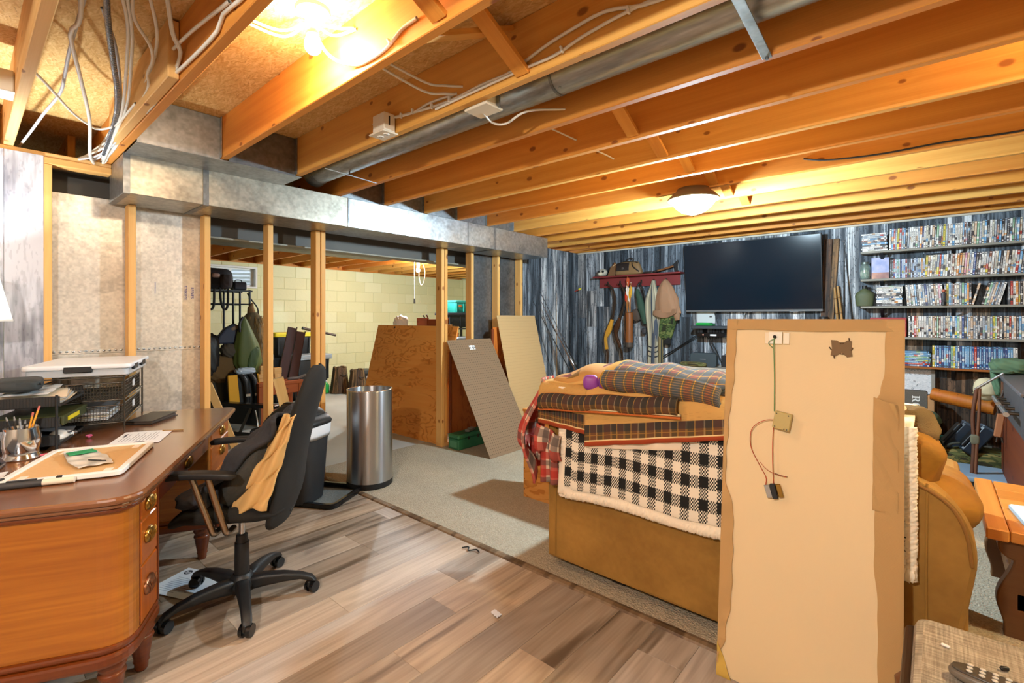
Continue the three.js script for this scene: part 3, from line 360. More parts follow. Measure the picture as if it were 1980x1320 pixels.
cabs([[-1.77, 2.40, -1.035], [-1.72, 2.36, -1.2], [-1.65, 2.31, -1.33], [-1.6, 2.305, -1.39], [-1.529, 2.292, -1.428]], 0.0052, M.cable, 'upper tan cable swinging between two joists'); cabs([[-1.78, 2.39, -1.035], [-1.73, 2.33, -1.2], [-1.66, 2.275, -1.33], [-1.6, 2.27, -1.39], [-1.575, 2.274, -1.428]], 0.0052, M.cable, 'lower tan cable swinging between two joists');
cabs([[-1.5, 2.2, -1.52], [-1.536, 2.196, -1.62], [-1.5, 2.198, -1.67], [-1.387, 2.23, -1.69], [-1.3, 2.27, -1.86]], 0.005, M.cable, 'short tan cable leaving the junction box toward the next joist');
cabs([[-0.62, 2.29, -3.48], [-0.493, 2.256, -3.476], [-0.242, 2.235, -3.475], [0.065, 2.238, -3.475], [0.383, 2.225, -3.475], [1.5, 2.225, -3.475]], 0.005, M.blk, 'black cable running along the side of a right hand joist');
cabs([[-1.676, 2.386, -2.12], [-1.613, 2.352, -2.2], [-1.514, 2.292, -2.278]], 0.0045, M.cable, 'stub of white cable between the fourth and fifth joists'); cabs([[-1.592, 2.339, -2.62], [-1.548, 2.313, -2.66], [-1.508, 2.285, -2.69]], 0.0045, M.cable, 'stub of white cable between joists near the dome lamp');
{ const stp = [[-1.42, 2.252, -0.984, 0.6, 'white staple holding the drooping lamp cable on the second joist'], [-1.72, 2.257, -1.416, 0, 'white staple midway along the cable right of the outlet box'], [-1.86, 2.272, -1.416, 0, 'white staple where cables split near the outlet box'], [-1.6, 2.252, -1.416, 0, 'white staple under the hole where a short cable enters'], [-1.0, 2.252, -1.416, 0.3, 'white staple on the lower cable right of the wooden brace'], [-0.74, 2.283, -1.416, 0.2, 'white staple where two cables join above the round pipe'], [-1.95, 2.277, -1.416, 0, 'white staple nearest the outlet box'], [-2.25, 2.247, -0.55, 0.2, 'white staple on the front joist cable bundle']]; for (const [x, y, z, r, l] of stp) solo('cable_staple', at(box(0.008, 0.026, 0.014, 0.002), x, y, z + 0.006, 0, 0, r), M.white, l, 'staple', 'cable staples'); }
// ---------- desk and what lies on it ----------
const DC = V(-1.946, 0, -0.376), DT = Math.atan2(0.48, -0.877), dw = V(-0.877, 0, -0.48).normalize(), df = V(0.48, 0, -0.877).normalize(), DH = 0.722;
const dk = (x, y, z) => { const p = DC.clone().addScaledVector(dw, x).addScaledVector(df, z); return [p.x, y, p.z]; };
const slab = (s, y0, y1, bev = 0.004, cs = 8) => ext(s, y1 - y0, bev, cs).rotateX(PI / 2).translate(0, (y0 + y1) / 2, 0);
function roundPoly(pts) { const s = new THREE.Shape(), n = pts.length; pts.forEach(([x, y, r = 0], i) => { const [px, py] = pts[(i + n - 1) % n], [qx, qy] = pts[(i + 1) % n], a = Math.hypot(px - x, py - y), b = Math.hypot(qx - x, qy - y); const A = [x + (px - x) / a * r, y + (py - y) / a * r], B = [x + (qx - x) / b * r, y + (qy - y) / b * r]; i ? s.lineTo(...A) : s.moveTo(...A); if (r) s.quadraticCurveTo(x, y, ...B); }); s.closePath(); return s; }
{
  const d = thing('office_desk', 'large reddish wooden pedestal desk with rounded corners and brass pulls', 'desk', DC.toArray(), DT);
  const plan = (e, r) => roundPoly([[-e, e, r], [1.65 + e, e, 0.05], [1.672 + e, -0.56, 0.02], [1.53, -0.82 - e, 0.02], [-e, -0.82 - e, r]]);
  mesh('desktop', [slab(plan(0.0, 0.10), 0.698, DH, 0.009), slab(plan(-0.008, 0.095), 0.684, 0.698, 0.005)], M.mahogTop, d); mesh('edge_moulding', slab(plan(-0.018, 0.09), 0.668, 0.685, 0.006), M.mahogDk, d);
  const ped = (x0, x1, rl, rr_) => roundPoly([[x0, -0.03, rl], [x1, -0.03, rr_], [x1, -0.76, 0.01], [x0, -0.76, rl]]);
  mesh('pedestal', slab(ped(0.028, 0.285, 0.085, 0.008), 0.235, 0.67, 0.003), M.mahog, d); mesh('base_moulding', [slab(ped(0.012, 0.30, 0.095, 0.012), 0.175, 0.215, 0.010), slab(ped(0.020, 0.292, 0.09, 0.01), 0.215, 0.237, 0.008)], M.mahogDk, d);
  mesh('pedestal', slab(ped(1.10, 1.6, 0.008, 0.06), 0.235, 0.67, 0.003), M.mahog, d); mesh('base_moulding', [slab(ped(1.085, 1.615, 0.012, 0.07), 0.175, 0.215, 0.010), slab(ped(1.093, 1.607, 0.01, 0.06), 0.215, 0.237, 0.008)], M.mahogDk, d);
  mesh('back_panel', bx(0.28, 1.105, 0.25, 0.67, -0.76, -0.74, 0.003), M.mahogDk, d);
  const pull = (p, x, y, k = 1, m = M.brass) => { const g = new THREE.SphereGeometry(1, 18, 12); g.scale(0.044 * k, 0.03 * k, 0.014); const h = mesh('drawer_pull', at(g, x, y, 0.002), m, p); const rb = []; for (let i = -3; i <= 3; i++) rb.push(at(tube([[0.005 * i * k, -0.024 * k, 0.010], [0.009 * i * k, 0, 0.0165], [0.0115 * i * k, 0.02 * k, 0.011]], 0.0014, 6, 5), x, y, 0)); mesh('shell_ridges', rb, m, h); };
  const dr = (x0, x1, y0, y1, z, hx, k, m, dm = M.drawer) => { const g = mesh('drawer', [bx(x0 + 0.003, x1 - 0.003, y0 + 0.003, y1 - 0.003, z - 0.02, z, 0.004)], dm, d); const s = pull(g, hx, (y0 + y1) / 2 + 0.008, k, m); g.position.z = 0; g.children[0].position.z = z; };
  mesh('drawer_divider', [bx(0.112, 0.118, 0.24, 0.668, -0.03, -0.026, 0.001), bx(0.274, 0.284, 0.24, 0.668, -0.035, -0.018, 0.002)], M.mahogDk, d);
  dr(0.117, 0.275, 0.595, 0.668, -0.022, 0.185, 0.9); dr(0.117, 0.275, 0.44, 0.595, -0.022, 0.185, 0.95); dr(0.117, 0.275, 0.24, 0.44, -0.022, 0.185, 1.1, M.copper);
  dr(0.29, 1.10, 0.59, 0.668, -0.03, 0.70, 1, M.brass, M.mahogDk); dr(1.12, 1.56, 0.595, 0.668, -0.022, 1.36, 1); dr(1.12, 1.56, 0.44, 0.595, -0.022, 1.36, 1); dr(1.12, 1.56, 0.24, 0.44, -0.022, 1.36, 1);
  const lp = [[0.001, 0], [0.017, 0], [0.021, 0.008], [0.022, 0.03], [0.026, 0.034], [0.024, 0.042], [0.034, 0.10], [0.036, 0.118], [0.040, 0.122], [0.038, 0.13], [0.032, 0.135], [0.038, 0.145], [0.042, 0.155], [0.036, 0.165], [0.036, 0.178]];
  for (const [x, z] of [[0.075, -0.09], [0.262, -0.068], [1.135, -0.068], [1.555, -0.075], [0.075, -0.70], [0.262, -0.70], [1.135, -0.70], [1.45, -0.70]]) mesh('leg', at(lathe(lp, 20), x, 0, z), M.mahogDk, d);
}
const onDesk = (n, label, cat, x, z, turn = 0, y = DH, grp) => thing(n, label, cat, dk(x, y, z), DT + turn, grp);
{ // framed cork board lying on the desk, with a plastic bag and a marker
  const t = onDesk('cork_board', 'small cork board with rounded white frame lying on the near corner of the desk', 'board', 0.47, -0.315, 0.07), fr = new THREE.Shape(rrect(0.46, 0.345, 0.03).getPoints(8)); fr.holes.push(new THREE.Path(rrect(0.428, 0.313, 0.018).getPoints(8)));
  mesh('frame', slab(fr, 0.004, 0.022, 0.003), M.white, t); mesh('cork', slab(rrect(0.43, 0.315, 0.016), 0.004, 0.015, 0), std(0xd6ae78, 0.9, { bumpMap: T.bumpy, bumpScale: 0.001 }), t);
  for (const [x, z] of [[-0.18, 0.12], [-0.18, -0.12], [0.18, -0.12], [0.18, 0.12]]) mesh('corner_pad', bx(x - 0.025, x + 0.025, 0.015, 0.0165, z - 0.012, z + 0.012, 0), std(0xf0e0cc, 0.7), t);
  mesh('clip', bx(-0.236, -0.226, 0.004, 0.026, -0.008, 0.008, 0.002), M.blk, t); mesh('clip', bx(-0.21, -0.19, 0.02, 0.027, -0.17, -0.158, 0.002), M.blk, t);
  const b = onDesk('plastic_bag', 'flat clear plastic bag with green label lying on the cork board', 'bag', 0.48, -0.315, 0.55, DH + 0.0165);
  mesh('bag_film', sheet((u, v) => [(u - 0.5) * 0.30, 0.007 + 0.004 * Math.sin(u * 19 + v * 5) * Math.sin(v * 7), (v - 0.5) * (0.12 - 0.05 * Math.abs(u - 0.4))], 30, 12, 0.002), phy(0xf3efe6, 0.25, { transmission: 0.25, thickness: 0 }), b); mesh('header_label', sheet((u, v) => [0.055 + u * 0.07, 0.014 + 0.002 * Math.sin(u * 6), (v - 0.5) * 0.085], 6, 4, 0.0015), std(0x2a9b62, 0.5), b); mesh('header_strip', bx(0.126, 0.155, 0.009, 0.013, -0.045, 0.045, 0.001), M.paper, b); mesh('inner_wire', tube([[-0.12, 0.015, 0.02], [-0.08, 0.016, -0.01], [-0.11, 0.017, 0.0], [-0.14, 0.015, 0.03]], 0.002, 20, 5), M.blk, b);
  const m = onDesk('marker_pen', 'fat marker with white barrel and grey cap along the cork board edge', 'marker', 0.218, -0.37, 0.06, DH + 0.0125); mesh('barrel', cyl([0, 0, 0.035], [0, 0, 0.12], 0.0105), M.plate, m); mesh('cap', cyl([0, 0, -0.075], [0, 0, 0.035], 0.0118), M.dkGrey, m); mesh('pocket_clip', bx(-0.003, 0.003, 0.012, 0.016, -0.06, 0.02, 0.001), M.dkGrey, m);
}
{
  const pt = canvasTex(256, 192, (x, w, h) => { x.fillStyle = '#eef0f3'; x.fillRect(0, 0, w, h); x.fillStyle = '#5a6070'; for (let i = 0; i < 11; i++) x.fillRect(60, 24 + i * 13, rr(60, 165), 2.2); x.fillStyle = '#454b58'; x.fillRect(14, 90, 30, 40); x.fillRect(150, 16, 60, 9); });
  const t = solo('paper_sheet', at(sheet((u, v) => [(u - 0.5) * 0.27, 0.002 + 0.003 * u * v, (0.5 - v) * 0.2], 6, 4, 0.0006), ...dk(0.90, DH, -0.265), 0, DT + 0.05, 0), std(0xffffff, 0.7, { map: pt }), 'printed white instruction sheet lying in the middle of the desktop', 'paper');
  const p = onDesk('pencil_stub', 'thin brown pencil lying by the edge of the printed sheet', 'pencil', 1.01, -0.165, 1.4, DH + 0.004); mesh('shaft', cyl([-0.045, 0, 0], [0.04, 0, 0], 0.0035, 0.0035, 6), std(0xa48152, 0.5), p); mesh('ferrule', cyl([0.04, 0, 0], [0.05, 0, 0], 0.004, 0.004, 8), M.brass, p);
  const q = onDesk('pink_pen', 'bright pink pen lying behind the cork board', 'pen', 0.70, -0.47, -1.1, DH + 0.006); mesh('barrel', cyl([-0.08, 0, 0], [0.05, 0, 0], 0.0055), std(0xd8647c, 0.35), q); mesh('cap', cyl([0.05, 0, 0], [0.085, 0, 0], 0.0075, 0.006), std(0xe0304f, 0.35), q);
  const k = onDesk('hair_clip', 'tiny pink claw clip on the desktop near the loose bulb', 'hair clip', 0.98, -0.50, 0.3); mesh('jaw', at(pillow(0.03, 0.012, 0.012, 0.7, 0.1, 8), 0, 0.007, 0), std(0xb5527c, 0.4), k); mesh('jaw', at(pillow(0.012, 0.012, 0.026, 0.7, 0.1, 8), 0, 0.012, 0), std(0xb5527c, 0.4), k);
  const w = onDesk('leather_wallet', 'closed black leather folder lying under the wire drawer corner', 'wallet', 1.36, -0.36, -0.2); mesh('cover', [bx(-0.13, 0.13, 0.0, 0.004, -0.07, 0.07, 0.002), at(box(0.25, 0.004, 0.135, 0.002), 0.0, 0.020, 0, 0, 0, 0.03)], std(0x2a241f, 0.45), w); mesh('pages', bx(-0.12, 0.12, 0.004, 0.017, -0.064, 0.062, 0.001), std(0x4a4038, 0.8), w);
  const mg = onDesk('metal_mug', 'polished steel mug holding pencils at the left of the desk', 'mug', 0.66, -0.60, 0);
  mesh('body', lathe([[0.001, 0.003], [0.058, 0.003], [0.061, 0.0], [0.063, 0.006], [0.055, 0.02], [0.054, 0.035], [0.060, 0.055], [0.060, 0.09], [0.054, 0.118], [0.055, 0.128], [0.052, 0.128], [0.05, 0.1], [0.05, 0.02], [0.001, 0.012]], 36), M.chrome, mg);
  mesh('handle', at(tube([[0.052, 0.118, 0], [0.085, 0.122, 0], [0.102, 0.108, 0], [0.100, 0.055, 0], [0.085, 0.034, 0], [0.056, 0.03, 0]], 0.006, 24, 8), 0, 0, 0, 0, 0.3, 0), M.chrome, mg);
  const pens = [[0.02, 0.01, 0.03, 0.02, 0.165, 0xe69a1e], [-0.01, 0.02, 0.05, 0.03, 0.185, 0xe8a124], [0.0, -0.02, -0.02, -0.035, 0.16, 0x2a2a2a], [-0.02, -0.01, -0.045, 0, 0.165, 0x3d3a36], [0.01, 0.0, 0.01, -0.01, 0.15, 0xb7bcc2], [-0.02, 0.01, -0.04, 0.03, 0.15, 0x2d2b28]];
  const nm = ['yellow pencil leaning left in the steel mug', 'yellow pencil with pink eraser leaning right in the mug', 'thin black pen at the back of the mug', 'black pen leaning far left in the mug', 'silver pen standing upright in the mug', 'dark pen at the front left of the mug'];
  pens.forEach(([a, b, c, e, h, cc], i) => { const o = thing(i < 2 ? 'pencil' : 'pen', nm[i], i < 2 ? 'pencil' : 'pen', mg.position.toArray(), DT); const P0 = [a * 0.3, 0.02, b * 0.3], P1 = [c, h, e]; mesh('shaft', cyl(P0, P1, 0.0038, 0.0038, 6), std(cc, 0.4), o); const d = [(P1[0] - P0[0]) / 9, (P1[1] - P0[1]) / 9, (P1[2] - P0[2]) / 9], q2 = P1.map((x, j) => x + d[j]); mesh(i < 2 ? 'eraser' : 'tip', cyl(P1, q2, 0.004, i < 2 ? 0.004 : 0.002, 8), std(i < 2 ? 0xc96a5c : 0x888888, 0.5), o); });
  const lb = onDesk('loose_bulb', 'unlit white LED bulb lying on its side on the desk', 'light bulb', 0.93, -0.575, -0.35, DH + 0.032); const g = bulbGeo(); g.rotateZ(-PI / 2); mesh('globe', at(g, -0.01, 0, 0), std(0xefe9df, 0.35), lb); mesh('housing', at(lathe([[0.0145, 0], [0.020, -0.02], [0.024, -0.03]].map(([r, y]) => [r, y]).reverse(), 20).rotateZ(-PI / 2), 0.036, 0, 0), M.white, lb); mesh('screw_base', cyl([0.034, 0, 0], [0.058, 0, 0], 0.012, 0.0115, 14), M.steel, lb);
}
{ // wire drawer unit with a flat storage box on top
  const U = thing('wire_drawer_unit', 'black wire mesh two drawer file unit on the desk by the wall', 'drawer unit', dk(1.11, DH, -0.406), DT + Math.atan2(0.168, 0.985)), A = 0.55, B = 0.34, wm = M.gun;  // local x = long right face, z negative = towards the left
  const rod = (p, q, r = 0.0035) => cyl(p, q, r, r, 6);
  for (const [x, z] of [[0, 0], [A, 0], [0, -B], [A, -B]]) mesh('post', rod([x, 0, z], [x, 0.285, z], 0.0045), wm, U);
  for (const y of [0.045, 0.16, 0.275]) mesh('rail', [rod([0, y, 0], [A, y, 0]), rod([0, y, -B], [A, y, -B]), rod([0, y, 0], [0, y, -B]), rod([A, y, 0], [A, y, -B])], wm, U);
  for (const y0 of [0.045, 0.16]) {
    const d = mesh('wire_drawer', [rod([0.01, y0 + 0.085, -0.012], [A, y0 + 0.085, -0.012], 0.004), rod([0.01, y0 + 0.085, -B + 0.012], [A, y0 + 0.085, -B + 0.012], 0.004), rod([0.01, y0 + 0.085, -0.012], [0.01, y0 + 0.085, -B + 0.012], 0.004)], wm, U), m = [];
    for (let i = 0; i <= 40; i++) { const x = 0.01 + (A - 0.02) * i / 40; m.push(bx(x - 0.001, x + 0.001, y0, y0 + 0.085, -0.013, -0.011, 0), bx(x - 0.001, x + 0.001, y0, y0 + 0.085, -B + 0.011, -B + 0.013, 0), bx(x - 0.001, x + 0.001, y0 + 0.003, y0 + 0.005, -B + 0.012, -0.012, 0)); }
    for (let i = 0; i <= 26; i++) { const z = -0.012 - (B - 0.024) * i / 26; m.push(bx(0.009, 0.011, y0, y0 + 0.085, z - 0.001, z + 0.001, 0), bx(0.01, A - 0.01, y0 + 0.003, y0 + 0.005, z - 0.001, z + 0.001, 0)); }
    for (let i = 0; i < 5; i++) { const y = y0 + 0.004 + i * 0.017; m.push(bx(0.01, A - 0.01, y, y + 0.002, -0.013, -0.011, 0), bx(0.009, 0.011, y, y + 0.002, -B + 0.012, -0.012, 0)); }
    stuff(mesh('wire_mesh', m, wm, d)); mesh('label_holder', [bx(0.30, 0.36, y0 + 0.03, y0 + 0.07, -0.011, -0.009, 0.0005)], M.paper, d); mesh('label_frame', [bx(0.295, 0.365, y0 + 0.068, y0 + 0.073, -0.011, -0.007, 0.001), bx(0.295, 0.365, y0 + 0.027, y0 + 0.032, -0.011, -0.007, 0.001)], wm, d);
  }
  const P = thing('notebook_stack', 'spiral notebooks and papers inside the lower wire drawer', 'notebooks', dk(1.12, DH + 0.055, -0.43), U.rotation.y); for (let i = 0; i < 4; i++) mesh('notebook', bx(0.03, 0.33, i * 0.014, i * 0.014 + 0.012, -0.28, -0.05, 0.001), pick([M.paper, M.plate, M.grey]), P); mesh('spiral', tube(Array.from({ length: 60 }, (_, i) => [0.026 + 0.006 * Math.cos(i * 1.6), 0.028 + 0.006 * Math.sin(i * 1.6), -0.05 - i * 0.0038]), 0.001, 120, 4), M.steel, P);
  const S = thing('storage_box', 'flat clear storage box with white lid and black latches on the wire unit', 'storage box', dk(1.11, DH + 0.286, -0.39), U.rotation.y);
  mesh('tub', slab(rrect(0.56, 0.38, 0.02), 0, 0.035, 0.004), phy(0xdfe8f2, 0.2, { transmission: 0.3, thickness: 0 }), S); mesh('lid', slab(rrect(0.58, 0.40, 0.025), 0.035, 0.058, 0.008), std(0xeef3fa, 0.4), S); for (const o of S.children) o.geometry.translate(0.27, 0, -0.19);
  for (const [x, z, r] of [[-0.022, -0.19, PI / 2], [0.36, 0.012, 0], [0.12, 0.012, 0]]) mesh('latch', at(box(0.11, 0.032, 0.014, 0.004), x, 0.036, z, 0, r, 0), M.blk, S);
  const z2 = solo('zip_tie', at(new THREE.TorusGeometry(0.012, 0.002, 6, 16), ...dk(1.11 + 0.55 * 0.985, DH + 0.283, -0.406 - 0.55 * 0.168), 0, DT, 0), M.white, 'white tie looped round the far post of the wire unit', 'tie');
}
{ // letter tray stack with a dark green box, papers, black pouch
  const L = onDesk('letter_tray', 'black mesh letter trays stacked at the left of the desk', 'letter tray', 0.93, -0.67, 0.17), wm = std(0x1f1f20, 0.5);
  for (const y of [0.02, 0.10, 0.19]) { const t = mesh('tray', [bx(-0.19, 0.19, y, y + 0.004, -0.13, 0.12, 0.001), bx(-0.19, 0.19, y, y + 0.012, 0.118, 0.122, 0.001), bx(-0.19, -0.186, y, y + 0.045, -0.13, 0.12, 0.001), bx(0.186, 0.19, y, y + 0.045, -0.13, 0.12, 0.001)], wm, L), m = []; for (let i = 0; i < 24; i++) m.push(bx(-0.192, -0.19, y + 0.004, y + 0.045, -0.12 + i * 0.01, -0.117 + i * 0.01, 0), bx(0.19, 0.192, y + 0.004, y + 0.045, -0.12 + i * 0.01, -0.117 + i * 0.01, 0)); stuff(mesh('tray_mesh', m, wm, t)); }
  for (const [x, z] of [[-0.19, 0.11], [0.19, 0.11], [-0.19, -0.12], [0.19, -0.12]]) mesh('post', cyl([x, 0, z], [x, 0.24, z], 0.005, 0.005, 8), wm, L);
  const Y = L.position.y, at2 = (n, l, c, y, t = 0) => thing(n, l, c, [L.position.x, Y + y, L.position.z], L.rotation.y + t);
  const pa = at2('paper_pile', 'pile of creased papers and plastic sleeves in the top letter tray', 'papers', 0.196, 0.05); for (let i = 0; i < 5; i++) mesh('paper', at(sheet((u, v) => [(u - 0.5) * 0.34, 0.006 * i + 0.012 * u * u + 0.003 * Math.sin(v * 5 + i), (v - 0.5) * 0.22], 8, 4, 0.001), 0.004 * i, 0.002, -0.003 * i, 0, 0.04 * i, 0), i % 2 ? M.paper : std(0xf1dfc3, 0.7), pa); mesh('plastic_sleeve', sheet((u, v) => [(u - 0.5) * 0.30, 0.045 + 0.01 * u + 0.006 * Math.sin(u * 16) * Math.sin(v * 9), (v - 0.6) * 0.16], 20, 12, 0.001), phy(0xe6edf2, 0.2, { transmission: 0.4, thickness: 0 }), pa);
  const gb = at2('green_box', 'flat dark green carton with yellow strip in the middle letter tray', 'box', 0.104, -0.03); mesh('carton', bx(-0.17, 0.17, 0, 0.042, -0.11, 0.135, 0.002), std(0x3f4524, 0.5), gb); mesh('yellow_strip', bx(-0.1715, -0.17, 0.012, 0.03, -0.06, 0.07, 0), std(0xe3cf1c, 0.5), gb); mesh('yellow_strip', bx(-0.12, 0.04, 0.012, 0.03, 0.135, 0.1365, 0), std(0xe3cf1c, 0.5), gb);
  const nb = at2('note_pad', 'pads and paper in the lowest letter tray', 'note pad', 0.026); mesh('pad', bx(-0.11, 0.11, 0, 0.016, -0.11, 0.09, 0.001), M.paper, nb); mesh('cover', bx(-0.11, 0.11, 0.016, 0.02, -0.11, 0.09, 0.001), M.dkGrey, nb);
  const pc = at2('black_pouch', 'soft dark pouch lying on top of the letter trays', 'pouch', 0.25, 0.2); mesh('pouch_body', at(pillow(0.22, 0.055, 0.16, 0.45, 0.03), -0.03, 0.03, -0.06), std(0x2e3538, 0.7), pc); mesh('zip', tube([[-0.13, 0.035, 0.015], [-0.03, 0.04, 0.021], [0.07, 0.035, 0.015]], 0.003, 12, 5), M.blk, pc);
  const bk = onDesk('plastic_wedge', 'glossy dark plastic shell with a grey film sheet behind the steel mug', 'plastic shell', 1.02, -0.655, 0.3); mesh('shell', [ext([[-0.08, 0], [0.09, 0], [0.12, 0.055], [0.10, 0.05], [0.08, 0.015], [-0.08, 0.015]], 0.12, 0.002)], M.blkGloss, bk); mesh('grey_sheet', at(sheet((u, v) => [(u - 0.5) * 0.2, 0.05 + 0.03 * (1 - u) * (1 - v), (v - 0.5) * 0.16], 6, 4, 0.001), -0.03, -0.005, 0), std(0x8e9196, 0.3, { metalness: 0.3 }), bk);
  const sc = onDesk('grey_case', 'grey translucent plastic case with ribs at the far left of the desk', 'case', 0.47, -0.66, 0.25); mesh('case_body', at(box(0.19, 0.018, 0.16, 0.008), 0, 0.05, 0, 0, 0, -0.45), std(0x73777d, 0.3), sc); mesh('case_base', bx(-0.10, 0.08, 0, 0.012, -0.08, 0.08, 0.004), std(0x3c4046, 0.35), sc); for (let i = 0; i < 3; i++) mesh('rib', at(box(0.045, 0.006, 0.035, 0.002), 0.045 - i * 0.045, 0.03 + i * 0.022, 0.03, 0, 0, -0.45), std(0x8b8f95, 0.3), sc);
  const ob = onDesk('white_bottle', 'white bottle with orange cap at the far left edge of the desk', 'bottle', 0.62, -0.76); mesh('bottle_body', lathe([[0.001, 0], [0.034, 0], [0.036, 0.006], [0.036, 0.10], [0.03, 0.115], [0.02, 0.12]], 24), std(0xf2eef0, 0.4), ob); mesh('cap', lathe([[0.02, 0.118], [0.03, 0.12], [0.032, 0.135], [0.03, 0.15], [0.001, 0.155]], 24), std(0xef7d18, 0.4), ob);
  const ps = solo('loose_paper', at(box(0.21, 0.002, 0.15, 0.0005), ...dk(0.33, DH + 0.002, -0.58), 0, DT + 0.3, 0), M.paper, 'plain white paper at the left edge of the desk beside the cork board', 'paper');
}
// paper on the floor under the desk
{ const pt = canvasTex(256, 192, (x, w, h) => { x.fillStyle = '#dfe9f2'; x.fillRect(0, 0, w, h); x.fillStyle = '#28303c'; x.beginPath(); x.arc(34, 30, 17, 0, 7); x.fill(); x.fillStyle = '#e4ecf4'; x.font = 'italic bold 22px sans-serif'; x.textAlign = 'center'; x.fillText('hp', 33, 38); x.fillStyle = '#8d9db0'; for (let i = 0; i < 9; i++) x.fillRect(30, 70 + i * 12, rr(80, 190), 2.5); x.fillRect(80, 28, 30, 7); x.fillRect(125, 26, 60, 6); x.strokeStyle = '#28303c'; x.lineWidth = 3; x.beginPath(); x.arc(225, 165, 9, 0, 7); x.stroke(); });
  solo('floor_paper', at(sheet((u, v) => [(u - 0.5) * 0.3, 0.003 + 0.004 * Math.abs(u - 0.5), (0.5 - v) * 0.22], 8, 4, 0.0008), -2.72, 0.002, -0.74, 0, 0.42, 0), std(0xffffff, 0.7, { map: pt }), 'white printed sheet lying on the floor under the desk', 'paper'); }
